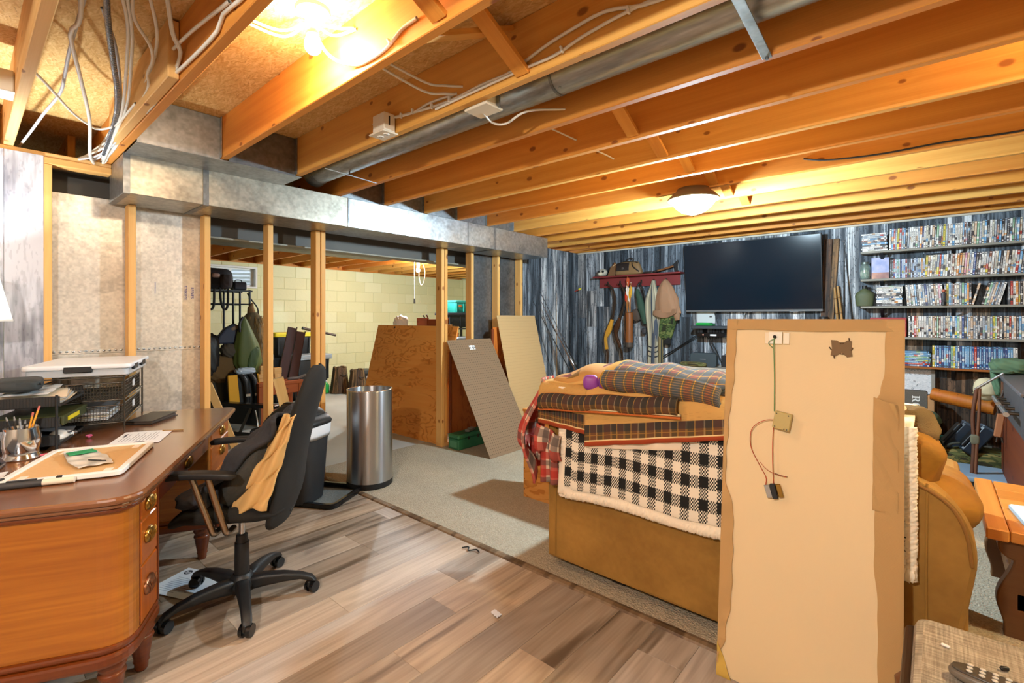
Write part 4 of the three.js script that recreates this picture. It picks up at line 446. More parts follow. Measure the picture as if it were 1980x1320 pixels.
// ---------- office chair with jackets ----------
const CF = V(-0.646, 0, 0.761).normalize(), CT = Math.atan2(CF.x, CF.z), CP = [-2.45, 0, -0.86];   // local z = forward, local x = left of sitter
{
  const c = thing('office_chair', 'black mesh office chair with chrome arm posts on a five star base', 'office chair', CP, CT), off = [0, 0, 0.0];
  const bxs = 0.045, bz = -0.03;
  mesh('gas_lift', [cyl([bxs, 0.075, bz], [bxs, 0.27, bz], 0.032, 0.030, 24), cyl([bxs, 0.26, bz], [bxs, 0.305, bz], 0.026, 0.024, 20)], M.blk, c); mesh('piston', cyl([bxs, 0.30, bz], [bxs, 0.40, bz], 0.013, 0.013, 16), M.steel, c);
  const hub = mesh('base_hub', at(lathe([[0.001, 0.05], [0.055, 0.055], [0.06, 0.085], [0.045, 0.12], [0.034, 0.13]], 24), bxs, 0, bz), M.blk, c);
  for (let i = 0; i < 5; i++) {
    const a = 0.733 + i * 2 * PI / 5, dx = Math.sin(a), dz = Math.cos(a), R = 0.30, q = [];
    const g = new THREE.BufferGeometry(), prof = [[0.03, 0.115, 0.05, 0.032, 0.04], [0.10, 0.118, 0.06, 0.028, 0], [0.18, 0.112, 0.068, 0.024, 0], [0.25, 0.098, 0.07, 0.021, 0], [0.30, 0.078, 0.055, 0.02, 0], [0.318, 0.055, 0.05, 0.016, 0]];
    const leg = loft(prof.map(([r, yt, yb, w]) => [r, (yt + yb) / 2, 0, (yt - yb) / 2, w, 0, 0.6]), 14); // along y -> turn to radial: y=r, x=height, z=width
    leg.applyMatrix4(new THREE.Matrix4().set(0, dx, dz, bxs, 1, 0, 0, 0, 0, dz, -dx, bz, 0, 0, 0, 1)); mesh('base_leg', leg, M.blk, c);
    const ca = a + [0.5, -0.6, 0.9, -0.3, 0.4][i], px = bxs + dx * R, pz = bz + dz * R, ax = Math.cos(ca), az = -Math.sin(ca);
    const k = mesh('caster', [cyl([px - ax * 0.008, 0.027, pz - az * 0.008], [px - ax * 0.024, 0.027, pz - az * 0.024], 0.027, 0.025, 20), cyl([px + ax * 0.008, 0.027, pz + az * 0.008], [px + ax * 0.024, 0.027, pz + az * 0.024], 0.027, 0.025, 20)], M.blkGloss, c); mesh('caster_fork', [cyl([px, 0.03, pz], [px, 0.065, pz], 0.009, 0.011, 10), at(box(0.014, 0.03, 0.05, 0.004), px, 0.042, pz, 0, ca, 0)], M.blk, k);
  }
  mesh('tilt_plate', bx(-0.12, 0.09, 0.385, 0.405, -0.14, 0.12, 0.006), M.blk, c);
  // seat: padded, rounded, waterfall front
  mesh('seat', sheet((u, v) => { const a = u * 2 * PI, e = 0.42, s = x => Math.sign(x) * Math.abs(x) ** e, X = s(Math.cos(a)), Z = s(Math.sin(a)); const k = Math.sin(v * PI), yy = -Math.cos(v * PI); const rk = Math.abs(k) ** 0.35; return [X * 0.245 * rk, 0.45 + yy * 0.042 * (1 - 0.15 * rk) - 0.035 * sst(0.6, 1, Z * rk) - 0.008 * (1 - X * X * rk), Z * 0.235 * rk + 0.0]; }, 48, 18, 0.001, 2, 1).translate(0.0, 0, -0.01), M.blkFab, c);
  // backrest: curved mesh shell
  const prof = t => [lerp(0.335, 1.075, t), lerp(-0.23, -0.365, t) + 0.028 * Math.sin(clamp(t * 1.15) * PI) + 0.03 * sst(0.25, 0, t)];
  mesh('backrest', sheet((u, v) => { const a = u * 2 * PI, [y, z] = prof(v), w = 0.222 * Math.pow(clamp(1 - (v < 0.45 ? Math.pow((0.45 - v) / 0.452, 8) : Math.pow((v - 0.45) / 0.56, 4.5)), 0.001), 0.5) * (1 - 0.12 * v), X = Math.sign(Math.cos(a)) * Math.abs(Math.cos(a)) ** 0.7, T2 = Math.sign(Math.sin(a)) * Math.abs(Math.sin(a)) ** 0.8, th = 0.027 * Math.sqrt(clamp(1 - Math.abs(2 * v - 1) ** 8)) + 0.002; return [X * w, y, z + T2 * th + 0.022 * X * X]; }, 40, 40, 0.001, 1.4, 2), M.blkFab, c);
  mesh('spine', bar([0, 0.395, -0.10], [0, 0.40, -0.24], 0.07, 0.016, 0.004), M.blk, c);
  for (const s of [-1, 1]) {
    const X = 0.295 * s, pad = mesh('arm_pad', sheet((u, v) => { const a = u * 2 * PI, t = v; const w = 0.027 * Math.sqrt(clamp(1 - (2 * t - 1) ** 14)) + 0.0005, hgt = 0.014 * Math.sqrt(clamp(1 - (2 * t - 1) ** 14)) + 0.0005, e = x => Math.sign(x) * Math.abs(x) ** 0.5; return [X + e(Math.cos(a)) * w, 0.648 + e(Math.sin(a)) * hgt + 0.012 * Math.sin(t * PI), -0.105 + t * 0.36]; }, 20, 24, 0.001), M.blk, c); c.children[c.children.length - 1];
    for (const [zt, zb] of [[0.065, -0.005], [0.005, -0.055]]) mesh('arm_post', tube([[X, 0.645, zt + 0.0], [X, 0.55, lerp(zt, zb, 0.45)], [X * 0.99, 0.44, zb], [X * 0.93, 0.408, zb - 0.006], [X * 0.7, 0.402, zb - 0.004]], 0.0125, 24, 12), M.bronze, c);
  }
  // jackets
  const L = (n, label, cat) => thing(n, label, cat, CP, CT), dk_ = std(0x25262c, 0.8, { bumpMap: T.rough, bumpScale: 0.004 });
  const j = L('dark_jacket', 'bulky charcoal jacket with tan lining piled on the chair seat and back', 'jacket');
  mesh('jacket_body', sheet((u, v) => { const x = 0.225 - 0.43 * u, t = v, b = Math.sin(clamp(u) * PI) ** 0.5; const z = lerp(0.05, -0.22, sst(0, 1, t)), y = lerp(0.492, 0.86, t ** 1.05); const bulge = 0.055 * Math.sin(t * PI) * b + 0.02 * Math.sin(u * 11 + t * 6) * Math.sin(t * 9); return [x, y + bulge * 0.75, z + bulge * 0.9]; }, 36, 36, 0.02), dk_, j);
  mesh('sleeve', at(loft([[-0.18, 0, 0, 0.012, 0.012], [-0.16, 0, 0, 0.05, 0.045, 0.06], [-0.06, 0.01, 0, 0.066, 0.06, 0.07], [0.04, 0.0, 0, 0.07, 0.062, 0.06], [0.13, -0.02, 0.01, 0.058, 0.055, 0.05], [0.17, -0.02, 0.01, 0.015, 0.015]], 28, 6), 0.15, 0.635, -0.10, -0.62, 0, 0), std(0x33322e, 0.8, { bumpMap: T.rough, bumpScale: 0.004 }), j);
  mesh('sleeve', at(loft([[-0.15, 0, 0, 0.012, 0.012], [-0.13, 0, 0, 0.055, 0.04, 0.09], [0, 0.01, 0, 0.075, 0.05, 0.07], [0.09, 0, 0, 0.06, 0.045, 0.08], [0.12, 0, 0, 0.01, 0.01]], 28, 5), 0.10, 0.525, 0.05, -1.25, -0.2, 0), dk_, j);
  mesh('collar_folds', at(pillow(0.28, 0.08, 0.14, 0.8, 0.12, 18), 0.09, 0.515, 0.10, 0.1, -0.3, 0), std(0x34343c, 0.85), j);
  mesh('tan_lining', sheet((u, v) => { const t = v, z = lerp(-0.18, -0.30, t) + lerp(0.0, 0.15, u) * (1 - 0.75 * t) - 0.02 * (1 - u), y = lerp(0.478, 0.885, t) - 0.015 * u + 0.010 * Math.sin(t * 22 + u * 5), x = 0.236 - 0.05 * u * u + 0.014 * Math.sin(u * 12 + t * 9); return [x, y, z]; }, 20, 30, 0.006), std(0xd2aa6c, 0.75), j);
}
// ---------- bins ----------
{
  const b = thing('steel_bin', 'tall open brushed steel waste bin standing on the carpet edge', 'waste bin', [-3.315, 0, -2.105]);
  mesh('shell', lathe([[0.172, 0.045], [0.172, 0.735], [0.1725, 0.742], [0.168, 0.745], [0.165, 0.738], [0.165, 0.06], [0.001, 0.058]], 56), M.brush, b); mesh('rim', at(new THREE.TorusGeometry(0.169, 0.0045, 8, 56), 0, 0.742, 0, PI / 2, 0, 0), M.chrome, b); mesh('base_ring', lathe([[0.001, 0.008], [0.168, 0.008], [0.173, 0.014], [0.173, 0.05], [0.170, 0.052]], 56), M.blk, b);
  const t = thing('boot_tray', 'black rimmed boot tray on the floor under the plastic bin', 'tray', [-3.42, 0.001, -1.69], 0.5); const s = rrect(0.62, 0.42, 0.06); mesh('tray_floor', slab(s, 0, 0.008, 0.002), M.blk, t); const r = new THREE.Shape(rrect(0.62, 0.42, 0.06).getPoints(6)); r.holes.push(new THREE.Path(rrect(0.58, 0.38, 0.045).getPoints(6))); mesh('rim', slab(r, 0.004, 0.035, 0.006), M.blkGloss, t); mesh('salt_grit', at(box(0.5, 0.002, 0.3, 0.0005), 0, 0.009, 0), std(0x8f9496, 0.9, { map: T.conc, bumpMap: T.bumpy, bumpScale: 0.004 }), t);
  const p = thing('swing_lid_bin', 'black plastic bin with swing lid and white liner behind the office chair', 'waste bin', [-3.40, 0.012, -1.58], 0.5);
  mesh('bin_body', loft([[0, 0, 0, 0.14, 0.115, 0, 0.45], [0.01, 0, 0, 0.148, 0.122, 0, 0.45], [0.52, 0, 0, 0.185, 0.15, 0, 0.45], [0.53, 0, 0, 0.18, 0.145, 0, 0.45]], 48), std(0x26282c, 0.45), p); mesh('liner', loft([[0.44, 0, 0, 0.186, 0.151, 0.012, 0.45], [0.47, 0, 0, 0.192, 0.157, 0.012, 0.45], [0.535, 0, 0, 0.197, 0.161, 0.008, 0.45], [0.54, 0, 0, 0.185, 0.15, 0, 0.45]], 64, 16), std(0xd9dce2, 0.4), p);
  mesh('lid_rim', loft([[0.533, 0, 0, 0.198, 0.163, 0, 0.45], [0.55, 0, 0, 0.203, 0.167, 0, 0.45], [0.56, 0, 0, 0.198, 0.162, 0, 0.45], [0.60, 0, 0, 0.175, 0.14, 0, 0.5]], 48), M.blk, p); mesh('lid_dome', loft([[0.555, 0, 0, 0.19, 0.155, 0, 0.5], [0.62, 0, 0, 0.16, 0.13, 0, 0.6], [0.665, 0, 0, 0.11, 0.09, 0, 0.8], [0.68, 0, 0, 0.03, 0.03, 0, 1]], 48), M.blk, p); mesh('swing_flap', at(new THREE.CylinderGeometry(0.105, 0.105, 0.19, 28, 1, false, -0.9, 1.8).rotateZ(PI / 2), 0, 0.578, 0, -PI / 2, 0, 0), M.blkGloss, p);
}
// ---------- couch, blankets, canvas ----------
{
  const c = thing('couch', 'tan suede couch seen from behind with rolled amber arm at right', 'couch', [0, 0, 0]);
  const out = new THREE.Shape(); out.moveTo(-1.515, 0.07); out.lineTo(0.0, 0.07); out.bezierCurveTo(0.03, 0.2, 0.06, 0.38, 0.082, 0.53); out.bezierCurveTo(0.09, 0.62, 0.06, 0.72, -0.03, 0.755); out.lineTo(-0.07, 0.78); out.lineTo(-0.075, 0.92); out.quadraticCurveTo(-0.075, 0.945, -0.1, 0.945); out.lineTo(-1.46, 0.945); out.quadraticCurveTo(-1.515, 0.94, -1.515, 0.88); out.closePath();
  const bp = mesh('back_panel', ext(out, 0.13, 0.014, 10).translate(0, 0, -2.095), M.suede, c);
  mesh('seam_piping', tube([[-1.475, 0.075, -2.028], [-1.475, 0.5, -2.027], [-1.475, 0.93, -2.029]], 0.004, 12, 6), M.suede, c); mesh('seam_piping', tube([[-0.02, 0.08, -2.028], [-0.022, 0.45, -2.027], [-0.02, 0.77, -2.029]], 0.004, 12, 6), M.suede, c);
  mesh('arm_piping', tube([[-0.07, 0.775, -2.024], [0.0, 0.742, -2.022], [0.045, 0.7, -2.021], [0.073, 0.63, -2.022], [0.084, 0.54, -2.026]], 0.0055, 24, 6), std(0x8a5d24, 0.8), c);
  const roll = []; for (let i = 0; i <= 14; i++) { const t = i / 14, k = Math.sqrt(clamp(1 - Math.pow(Math.abs(2 * t - 1), 7))); roll.push([t * 0.95, 0, 0, 0.014 + 0.108 * k, 0.012 + 0.082 * k, 0.012]); }
  mesh('arm_roll', loft(roll, 32, 5).rotateX(-PI / 2 - 0.15).translate(0.0, 0.69, -2.035), M.amber, c); mesh('arm_panel', slab(rrect(0.16, 0.88, 0.05), 0.08, 0.66, 0.02).translate(-0.02, 0, -2.52), M.suede, c);
  mesh('arm_roll', loft(roll, 32, 5).rotateX(-PI / 2).translate(-1.46, 0.66, -2.1), M.amber, c); mesh('arm_panel', slab(rrect(0.16, 0.80, 0.05), 0.08, 0.62, 0.02).translate(-1.43, 0, -2.55), M.suede, c);
  mesh('base', slab(rrect(1.40, 0.85, 0.04), 0.07, 0.30, 0.02).translate(-0.74, 0, -2.55), M.suede, c);
  for (const x of [-1.05, -0.42]) { mesh('seat_cushion', at(pillow(0.64, 0.18, 0.78, 0.4, 0.012), x, 0.38, -2.58), M.amber, c); mesh('back_cushion', at(pillow(0.66, 0.52, 0.26, 0.5, 0.02), x, 0.66, -2.28, -0.12, 0, 0), M.amber, c); }
  mesh('head_cushion', at(pillow(0.24, 0.20, 0.22, 0.6, 0.05), -0.10, 0.825, -2.17, 0, 0.1, -0.35), M.amber, c);
  for (const [x, z] of [[-1.16, -2.14], [-0.05, -2.14], [-1.42, -2.9], [-0.05, -2.9]]) mesh('foot', at(box(0.07, 0.07, 0.07, 0.006), x, 0.035, z), std(0x2e2016, 0.5), c);
}
// draped layer: hangs in front of the couch back, goes over its top
const DR = (o) => { const { x0, x1, yb, yt = 0.955, zf = -2.012, zb = -2.35, th = 0.01, nu = 50, nv = 40, rip = 0.006, su = 1, sv = 1, top = 0, edge = 0 } = o; return sheet((u, v) => {
  const x = lerp(x0, x1, u), y0 = typeof yb === 'function' ? yb(u) : yb, t = typeof yt === 'function' ? yt(u) : yt, hang = t - y0, L = hang + 0.09 + (zf - zb), s = v * L; let y, z; const r = 0.05;
  const w = rip * (Math.sin(u * 17 + 1) + 0.6 * Math.sin(u * 41 + 2));
  if (s < hang - r) { y = y0 + s; z = zf + w * (1 - s / hang) + (o.flare || 0) * (1 - s / hang) ** 2; } else if (s < hang - r + r * PI / 2) { const a = (s - hang + r) / r; y = t - r + r * Math.sin(a); z = zf - r + r * Math.cos(a); } else { const q = s - (hang - r + r * PI / 2); z = zf - r - q; y = t + top * Math.sin(clamp(q / (zf - zb)) * PI) + 0.004 * Math.sin(u * 23 + q * 30); }
  return [x, y, z]; }, nu, nv, th, su, sv); };
const plaidTex = (w, h, f) => canvasTex(w, h, f, 1, 1);
T.check = canvasTex(1024, 512, (x, w, h) => {
  x.fillStyle = '#efe3cd'; x.fillRect(0, 0, w, h); const nx = 18, ny = 10, pw = w / nx, ph = h / ny, tw = (a, b, c, d) => { for (let yy = b; yy < b + d; yy += 4) for (let xx = a; xx < a + c; xx += 4) { if (((xx + yy) >> 2) % 2 < 1) x.fillRect(xx, yy, 4, 4); } };
  x.fillStyle = '#26241f'; for (let i = 0; i < nx; i++) tw(i * pw | 0, 0, pw / 2 | 0, h); for (let j = 0; j < ny; j++) tw(0, j * ph | 0, w, ph / 2 | 0); x.fillStyle = '#171614'; for (let i = 0; i < nx; i++) for (let j = 0; j < ny; j++) x.fillRect(i * pw | 0, j * ph | 0, pw / 2 | 0, ph / 2 | 0);
});
const bandPlaid = (x, w, y0, y1, sp) => { // plaid strip between two heights of the canvas
  const h = y1 - y0; x.fillStyle = '#86602c'; x.fillRect(0, y0, w, h); x.fillStyle = '#453d33'; x.fillRect(0, y0, w, h * 0.5); for (let i = 0; i < w; i += sp) { x.fillStyle = 'rgba(84,44,36,0.5)'; x.fillRect(i + sp * 0.45, y0, sp * 0.42, h); x.fillStyle = 'rgba(46,40,34,0.5)'; x.fillRect(i, y0, sp * 0.34, h); x.fillStyle = '#b08038'; x.fillRect(i + sp * 0.37, y0, 4, h); x.fillStyle = '#b9a482'; x.fillRect(i + sp * 0.9, y0, 2, h); } x.fillStyle = '#a87a34'; x.fillRect(0, y0 + h * 0.66, w, 2); };
T.quiltA = canvasTex(1024, 512, (x, w, h) => { x.fillStyle = '#cf9f58'; x.fillRect(0, 0, w, h); for (let i = 0; i < 900; i++) { x.fillStyle = `rgba(120,80,30,${0.05 + 0.08 * rnd()})`; x.fillRect(rnd() * w, rnd() * h, 24, 2); } bandPlaid(x, w, h * 0.865, h * 0.965, 110); x.fillStyle = '#f0d29a'; x.fillRect(0, h * 0.962, w, 4); x.fillStyle = '#a8431c'; x.fillRect(0, h * 0.972, w, h); });
T.quiltB = canvasTex(1024, 256, (x, w, h) => { bandPlaid(x, w, 0, h, 90); x.fillStyle = '#d87f28'; x.fillRect(0, 0, w, 14); });
T.quiltC = canvasTex(1024, 1024, (x, w, h) => { x.fillStyle = '#c89552'; x.fillRect(0, 0, w, h); const cs = ['#7b3f33', '#a08a2a', '#2f3a2c', '#d9c39a', '#8b6a35', '#4a2c24']; for (let i = 0; i < 16; i++) { x.save(); x.translate(rnd() * w * 0.45, rnd() * h); x.rotate(rnd() * 6); x.fillStyle = cs[i % 6]; x.beginPath(); x.moveTo(0, 0); x.lineTo(90, 20); x.lineTo(60, 100); x.closePath(); x.fill(); x.restore(); }
  x.save(); x.beginPath(); x.rect(w * 0.42, 0, w * 0.6, h); x.clip(); x.fillStyle = '#6a5a4c'; x.fillRect(0, 0, w, h); for (let i = 0; i < 14; i++) { x.fillStyle = i % 2 ? '#8a4f3e' : '#5c5e64'; x.fillRect(w * 0.42 + i * 46, 0, 26, h); x.fillStyle = '#d69a34'; x.fillRect(w * 0.42 + i * 46 + 34, 0, 4, h); } for (let i = 0; i < 12; i++) { x.fillStyle = 'rgba(60,72,64,0.5)'; x.fillRect(0, i * 90, w, 40); x.fillStyle = '#d8a544'; x.fillRect(0, i * 90 + 60, w, 5); } x.restore(); x.fillStyle = '#c9962f'; x.fillRect(w * 0.36, 0, w * 0.07, h); });
T.red = canvasTex(512, 512, (x, w, h) => { x.fillStyle = '#e9cdb0'; x.fillRect(0, 0, w, h); const s = 128; for (let i = 0; i < 4; i++) { x.fillStyle = 'rgba(178,40,30,0.72)'; x.fillRect(i * s, 0, s * 0.42, h); x.fillStyle = 'rgba(70,60,58,0.55)'; x.fillRect(i * s + s * 0.62, 0, s * 0.3, h); } for (let j = 0; j < 4; j++) { x.fillStyle = 'rgba(178,40,30,0.62)'; x.fillRect(0, j * s, w, s * 0.4); x.fillStyle = 'rgba(70,60,58,0.45)'; x.fillRect(0, j * s + s * 0.6, w, s * 0.3); } });
{
  const cl = (m, rough = 0.92) => std(0xffffff, rough, { map: m, bumpMap: T.weave, bumpScale: 0.0004 });
  const ch = thing('check_blanket', 'black and white buffalo check throw with cream fleece border hung over the couch back', 'blanket', [0, 0, 0]);
  const yb = u => 0.40 + 0.06 * u + 0.012 * Math.sin(u * 9) + (u < 0.03 ? 0.02 : 0);
  mesh('checked_cloth', DR({ x0: -1.385, x1: -0.07, yb: u => yb(u) + 0.045, zf: -2.003, th: 0.006, rip: 0.006, flare: 0.02 }), cl(T.check), ch);
  mesh('fleece_backing', DR({ x0: -1.425, x1: -0.052, yb, zf: -2.010, th: 0.012, rip: 0.006, flare: 0.02 }), M.fleece, ch);
  const fz = (i, j, k) => (h2(i, j, k) - 0.5), fr = [sheet((u, v) => { const i = Math.round(u * 330), j = Math.round(v * 8), a = v * PI; return [lerp(-1.427, -0.05, u) + 0.004 * fz(i, j, 1), yb(u) + 0.014 - 0.022 * Math.cos(a) + 0.007 * fz(i, j, 2), -1.997 + 0.016 * Math.sin(a) + 0.008 * fz(i, j, 3)]; }, 330, 8, 0.004)];
  for (const [x, y0, w] of [[-1.411, 0.40, 0.022], [-0.060, 0.46, 0.016]]) fr.push(sheet((u, v) => { const i = Math.round(u * 8), j = Math.round(v * 120), a = u * PI; return [x - w * Math.cos(a) + 0.006 * fz(i, j, 4), lerp(y0, 0.95, v), -2.002 + 0.012 * Math.sin(a) + 0.008 * fz(i, j, 5)]; }, 8, 120, 0.004));
  stuff(mesh('fleece_edge', fr, M.fleece, ch));
  const q = thing('patchwork_quilt', 'folded tan patchwork quilt with dark plaid borders piled on the couch back', 'quilt', [0, 0, 0]);
  mesh('lower_fold', DR({ x0: -1.55, x1: -1.245, yb: u => 0.755 - 0.02 * u, zf: -1.985, th: 0.01, nu: 24, rip: 0.004, yt: 0.962, sv: 1 }), cl(T.quiltA), q); mesh('lower_fold', DR({ x0: -1.262, x1: -0.60, yb: u => 0.682 + 0.14 * u, zf: -1.978, th: 0.012, yt: 0.968, rip: 0.005, sv: 1 }), cl(T.quiltA), q);
  mesh('cream_lining', DR({ x0: -1.25, x1: -0.80, yb: u => 0.672 + 0.07 * u, zf: -1.99, th: 0.006, yt: 0.962, rip: 0.004 }), std(0xf0dcc0, 0.9), q);
  mesh('plaid_fold', sheet((u, v) => { const a = (v - 0.5) * PI, x = lerp(-1.52, -0.80, u), y = lerp(0.868, 0.925, u); return [x, y + 0.036 * Math.sin(a) + 0.004 * Math.sin(u * 15), -1.975 + 0.04 * Math.cos(a) - 0.0]; }, 50, 12, 0.012, 1, 1), cl(T.quiltB), q); mesh('fold_edge', tube([[-1.53, 0.845, -1.955], [-1.3, 0.862, -1.945], [-1.0, 0.885, -1.945], [-0.79, 0.895, -1.955]], 0.006, 30, 6), std(0xe7cf9f, 0.9), q); mesh('fold_edge', tube([[-1.535, 0.83, -1.96], [-1.3, 0.85, -1.95], [-1.0, 0.872, -1.95], [-0.79, 0.882, -1.958]], 0.006, 30, 6), std(0xc9692a, 0.9), q);
  mesh('tan_layer', sheet((u, v) => [lerp(-1.54, -0.62, u), 0.95 + 0.03 * Math.sin(u * PI) + 0.006 * Math.sin(u * 30 + v * 4), lerp(-2.02, -2.4, v)], 40, 14, 0.02), std(0xd7a85f, 0.9, { bumpMap: T.rough, bumpScale: 0.006 }), q);
  mesh('top_pile', sheet((u, v) => { const a = v * 2 * PI, x = lerp(-1.53, -0.64, u), k = Math.pow(Math.sin(clamp(u * 0.96 + 0.02) * PI), 0.4), kk = u < 0.35 ? Math.pow(u / 0.35, 0.7) : 1 - 0.42 * (u - 0.35) / 0.65; const cy = 0.95 + 0.035 * kk + 0.03 * u; return [x, cy + Math.sin(a) * 0.082 * k + 0.008 * Math.sin(u * 26 + v * 12), -2.20 + Math.cos(a) * 0.19 * (0.5 + 0.5 * k) + 0.01 * Math.sin(u * 19)]; }, 60, 36, 0.004, 1, 1), cl(T.quiltC), q);
  mesh('front_flap', sheet((u, v) => { const x = lerp(-1.17, -0.64, u); return [x, 1.045 - 0.02 * u - 0.075 * v + 0.02 * (1 - v) * Math.sin(u * PI) - 0.01 * u, -2.0 + 0.035 * Math.sin(v * PI) + 0.01 * Math.sin(u * 13)]; }, 40, 12, 0.02, 0.55, 1), (() => { const m = cl(T.quiltC.clone()); m.map.offset.set(0.42, 0); m.map.needsUpdate = true; return m; })(), q);
  const r = thing('red_plaid_blanket', 'red, white and grey plaid blanket bunched over the left corner of the couch', 'blanket', [0, 0, 0]);
  mesh('blanket_sheet', sheet((u, v) => { const a = u * 1.5 - 0.35; const R = 0.10 + 0.105 * sst(0, 0.55, v) + 0.018 * Math.sin(u * 19) * v - 0.055 * sst(0.6, 1, v); return [-1.50 - Math.cos(a) * R * 1.0, lerp(0.975, 0.50, v) + 0.10 * sst(0.55, 1, v) * Math.max(0, Math.sin(u * 9 + 0.6)) - 0.06 * u * v, -2.13 + Math.sin(a) * R * 1.25]; }, 44, 30, 0.012, 1, 1), cl(T.red), r);
  mesh('blanket_fold', sheet((u, v) => { const s = Math.sin(u * PI * 3); return [-1.56 + 0.15 * u, 0.70 - 0.05 * u + 0.05 * (1 - v) - 0.07 * v, -1.985 + 0.03 * s * (0.4 + v) + 0.02 * Math.sin(v * PI)]; }, 40, 12, 0.012, 0.5, 0.25), cl(T.red), r);
  mesh('hanging_corner', sheet((u, v) => [-1.535 + 0.10 * u, 0.66 - 0.205 * v, -1.985 + 0.018 * Math.sin(u * 10) * v], 20, 16, 0.01, 0.35, 0.6), cl(T.red), r); mesh('hanging_corner', sheet((u, v) => [-1.66 + 0.09 * u, 0.66 - 0.12 * v, -2.05 + 0.018 * Math.sin(u * 10) * v], 16, 12, 0.01, 0.3, 0.35), cl(T.red), r); mesh('tassel', tube([[-1.635, 0.545, -2.045], [-1.64, 0.50, -2.045], [-1.633, 0.47, -2.045]], 0.007, 10, 6), std(0x7a2d25, 0.9), r);
  const pu = thing('hand_weight', 'purple vinyl hand weight tucked in the quilt fold', 'hand weight', [-1.205, 0.985, -2.02]); mesh('weight_head', at(pillow(0.078, 0.074, 0.06, 0.7, 0, 14), -0.045, 0, 0.012, 0, 0.5, 0), std(0x8a3f9a, 0.45), pu); mesh('weight_head', at(pillow(0.095, 0.07, 0.07, 0.7, 0, 14), 0.035, 0.004, -0.01, 0, 0.5, 0), std(0x74338a, 0.45), pu); mesh('handle', cyl([-0.04, 0, 0.01], [0.03, 0, -0.01], 0.014), std(0x5f2a72, 0.5), pu);
  const fp = thing('fur_pillow', 'tan and cream furry throw pillow behind the canvas on the couch arm', 'pillow', [-0.075, 0.915, -2.2]); mesh('pillow_body', at(pillow(0.17, 0.14, 0.10, 0.7, 0.06), 0, 0, 0, 0, 0.2, 0.25), std(0xc9a76c, 0.95, { bumpMap: T.fur, bumpScale: 0.02 }), fp); mesh('cream_trim', at(pillow(0.11, 0.07, 0.108, 0.8, 0.08), -0.05, 0.045, 0.0, 0, 0.2, 0.1), M.fleece, fp);
  const pb = thing('plywood_box', 'rough plywood chest end standing beyond the left corner of the couch', 'wooden box', [0, 0, 0]); mesh('front_panel', bx(-2.245, -1.62, 0.004, 0.62, -2.71, -2.69, 0.002), W(T.ply, 0xd9b078, 0.75), pb); mesh('side_panel', bx(-2.245, -2.225, 0.004, 0.62, -3.0, -2.71, 0.002), W(T.ply, 0xd9b078, 0.75), pb); mesh('lid', bx(-2.25, -1.61, 0.62, 0.638, -3.01, -2.685, 0.002), W(T.ply, 0xcaa06a, 0.75), pb); for (let i = 0; i < 8; i++) mesh('nail_head', at(new THREE.CylinderGeometry(0.004, 0.004, 0.003, 8).rotateX(PI / 2), -2.235, 0.06 + i * 0.075, -2.689), M.dkGrey, pb);
}
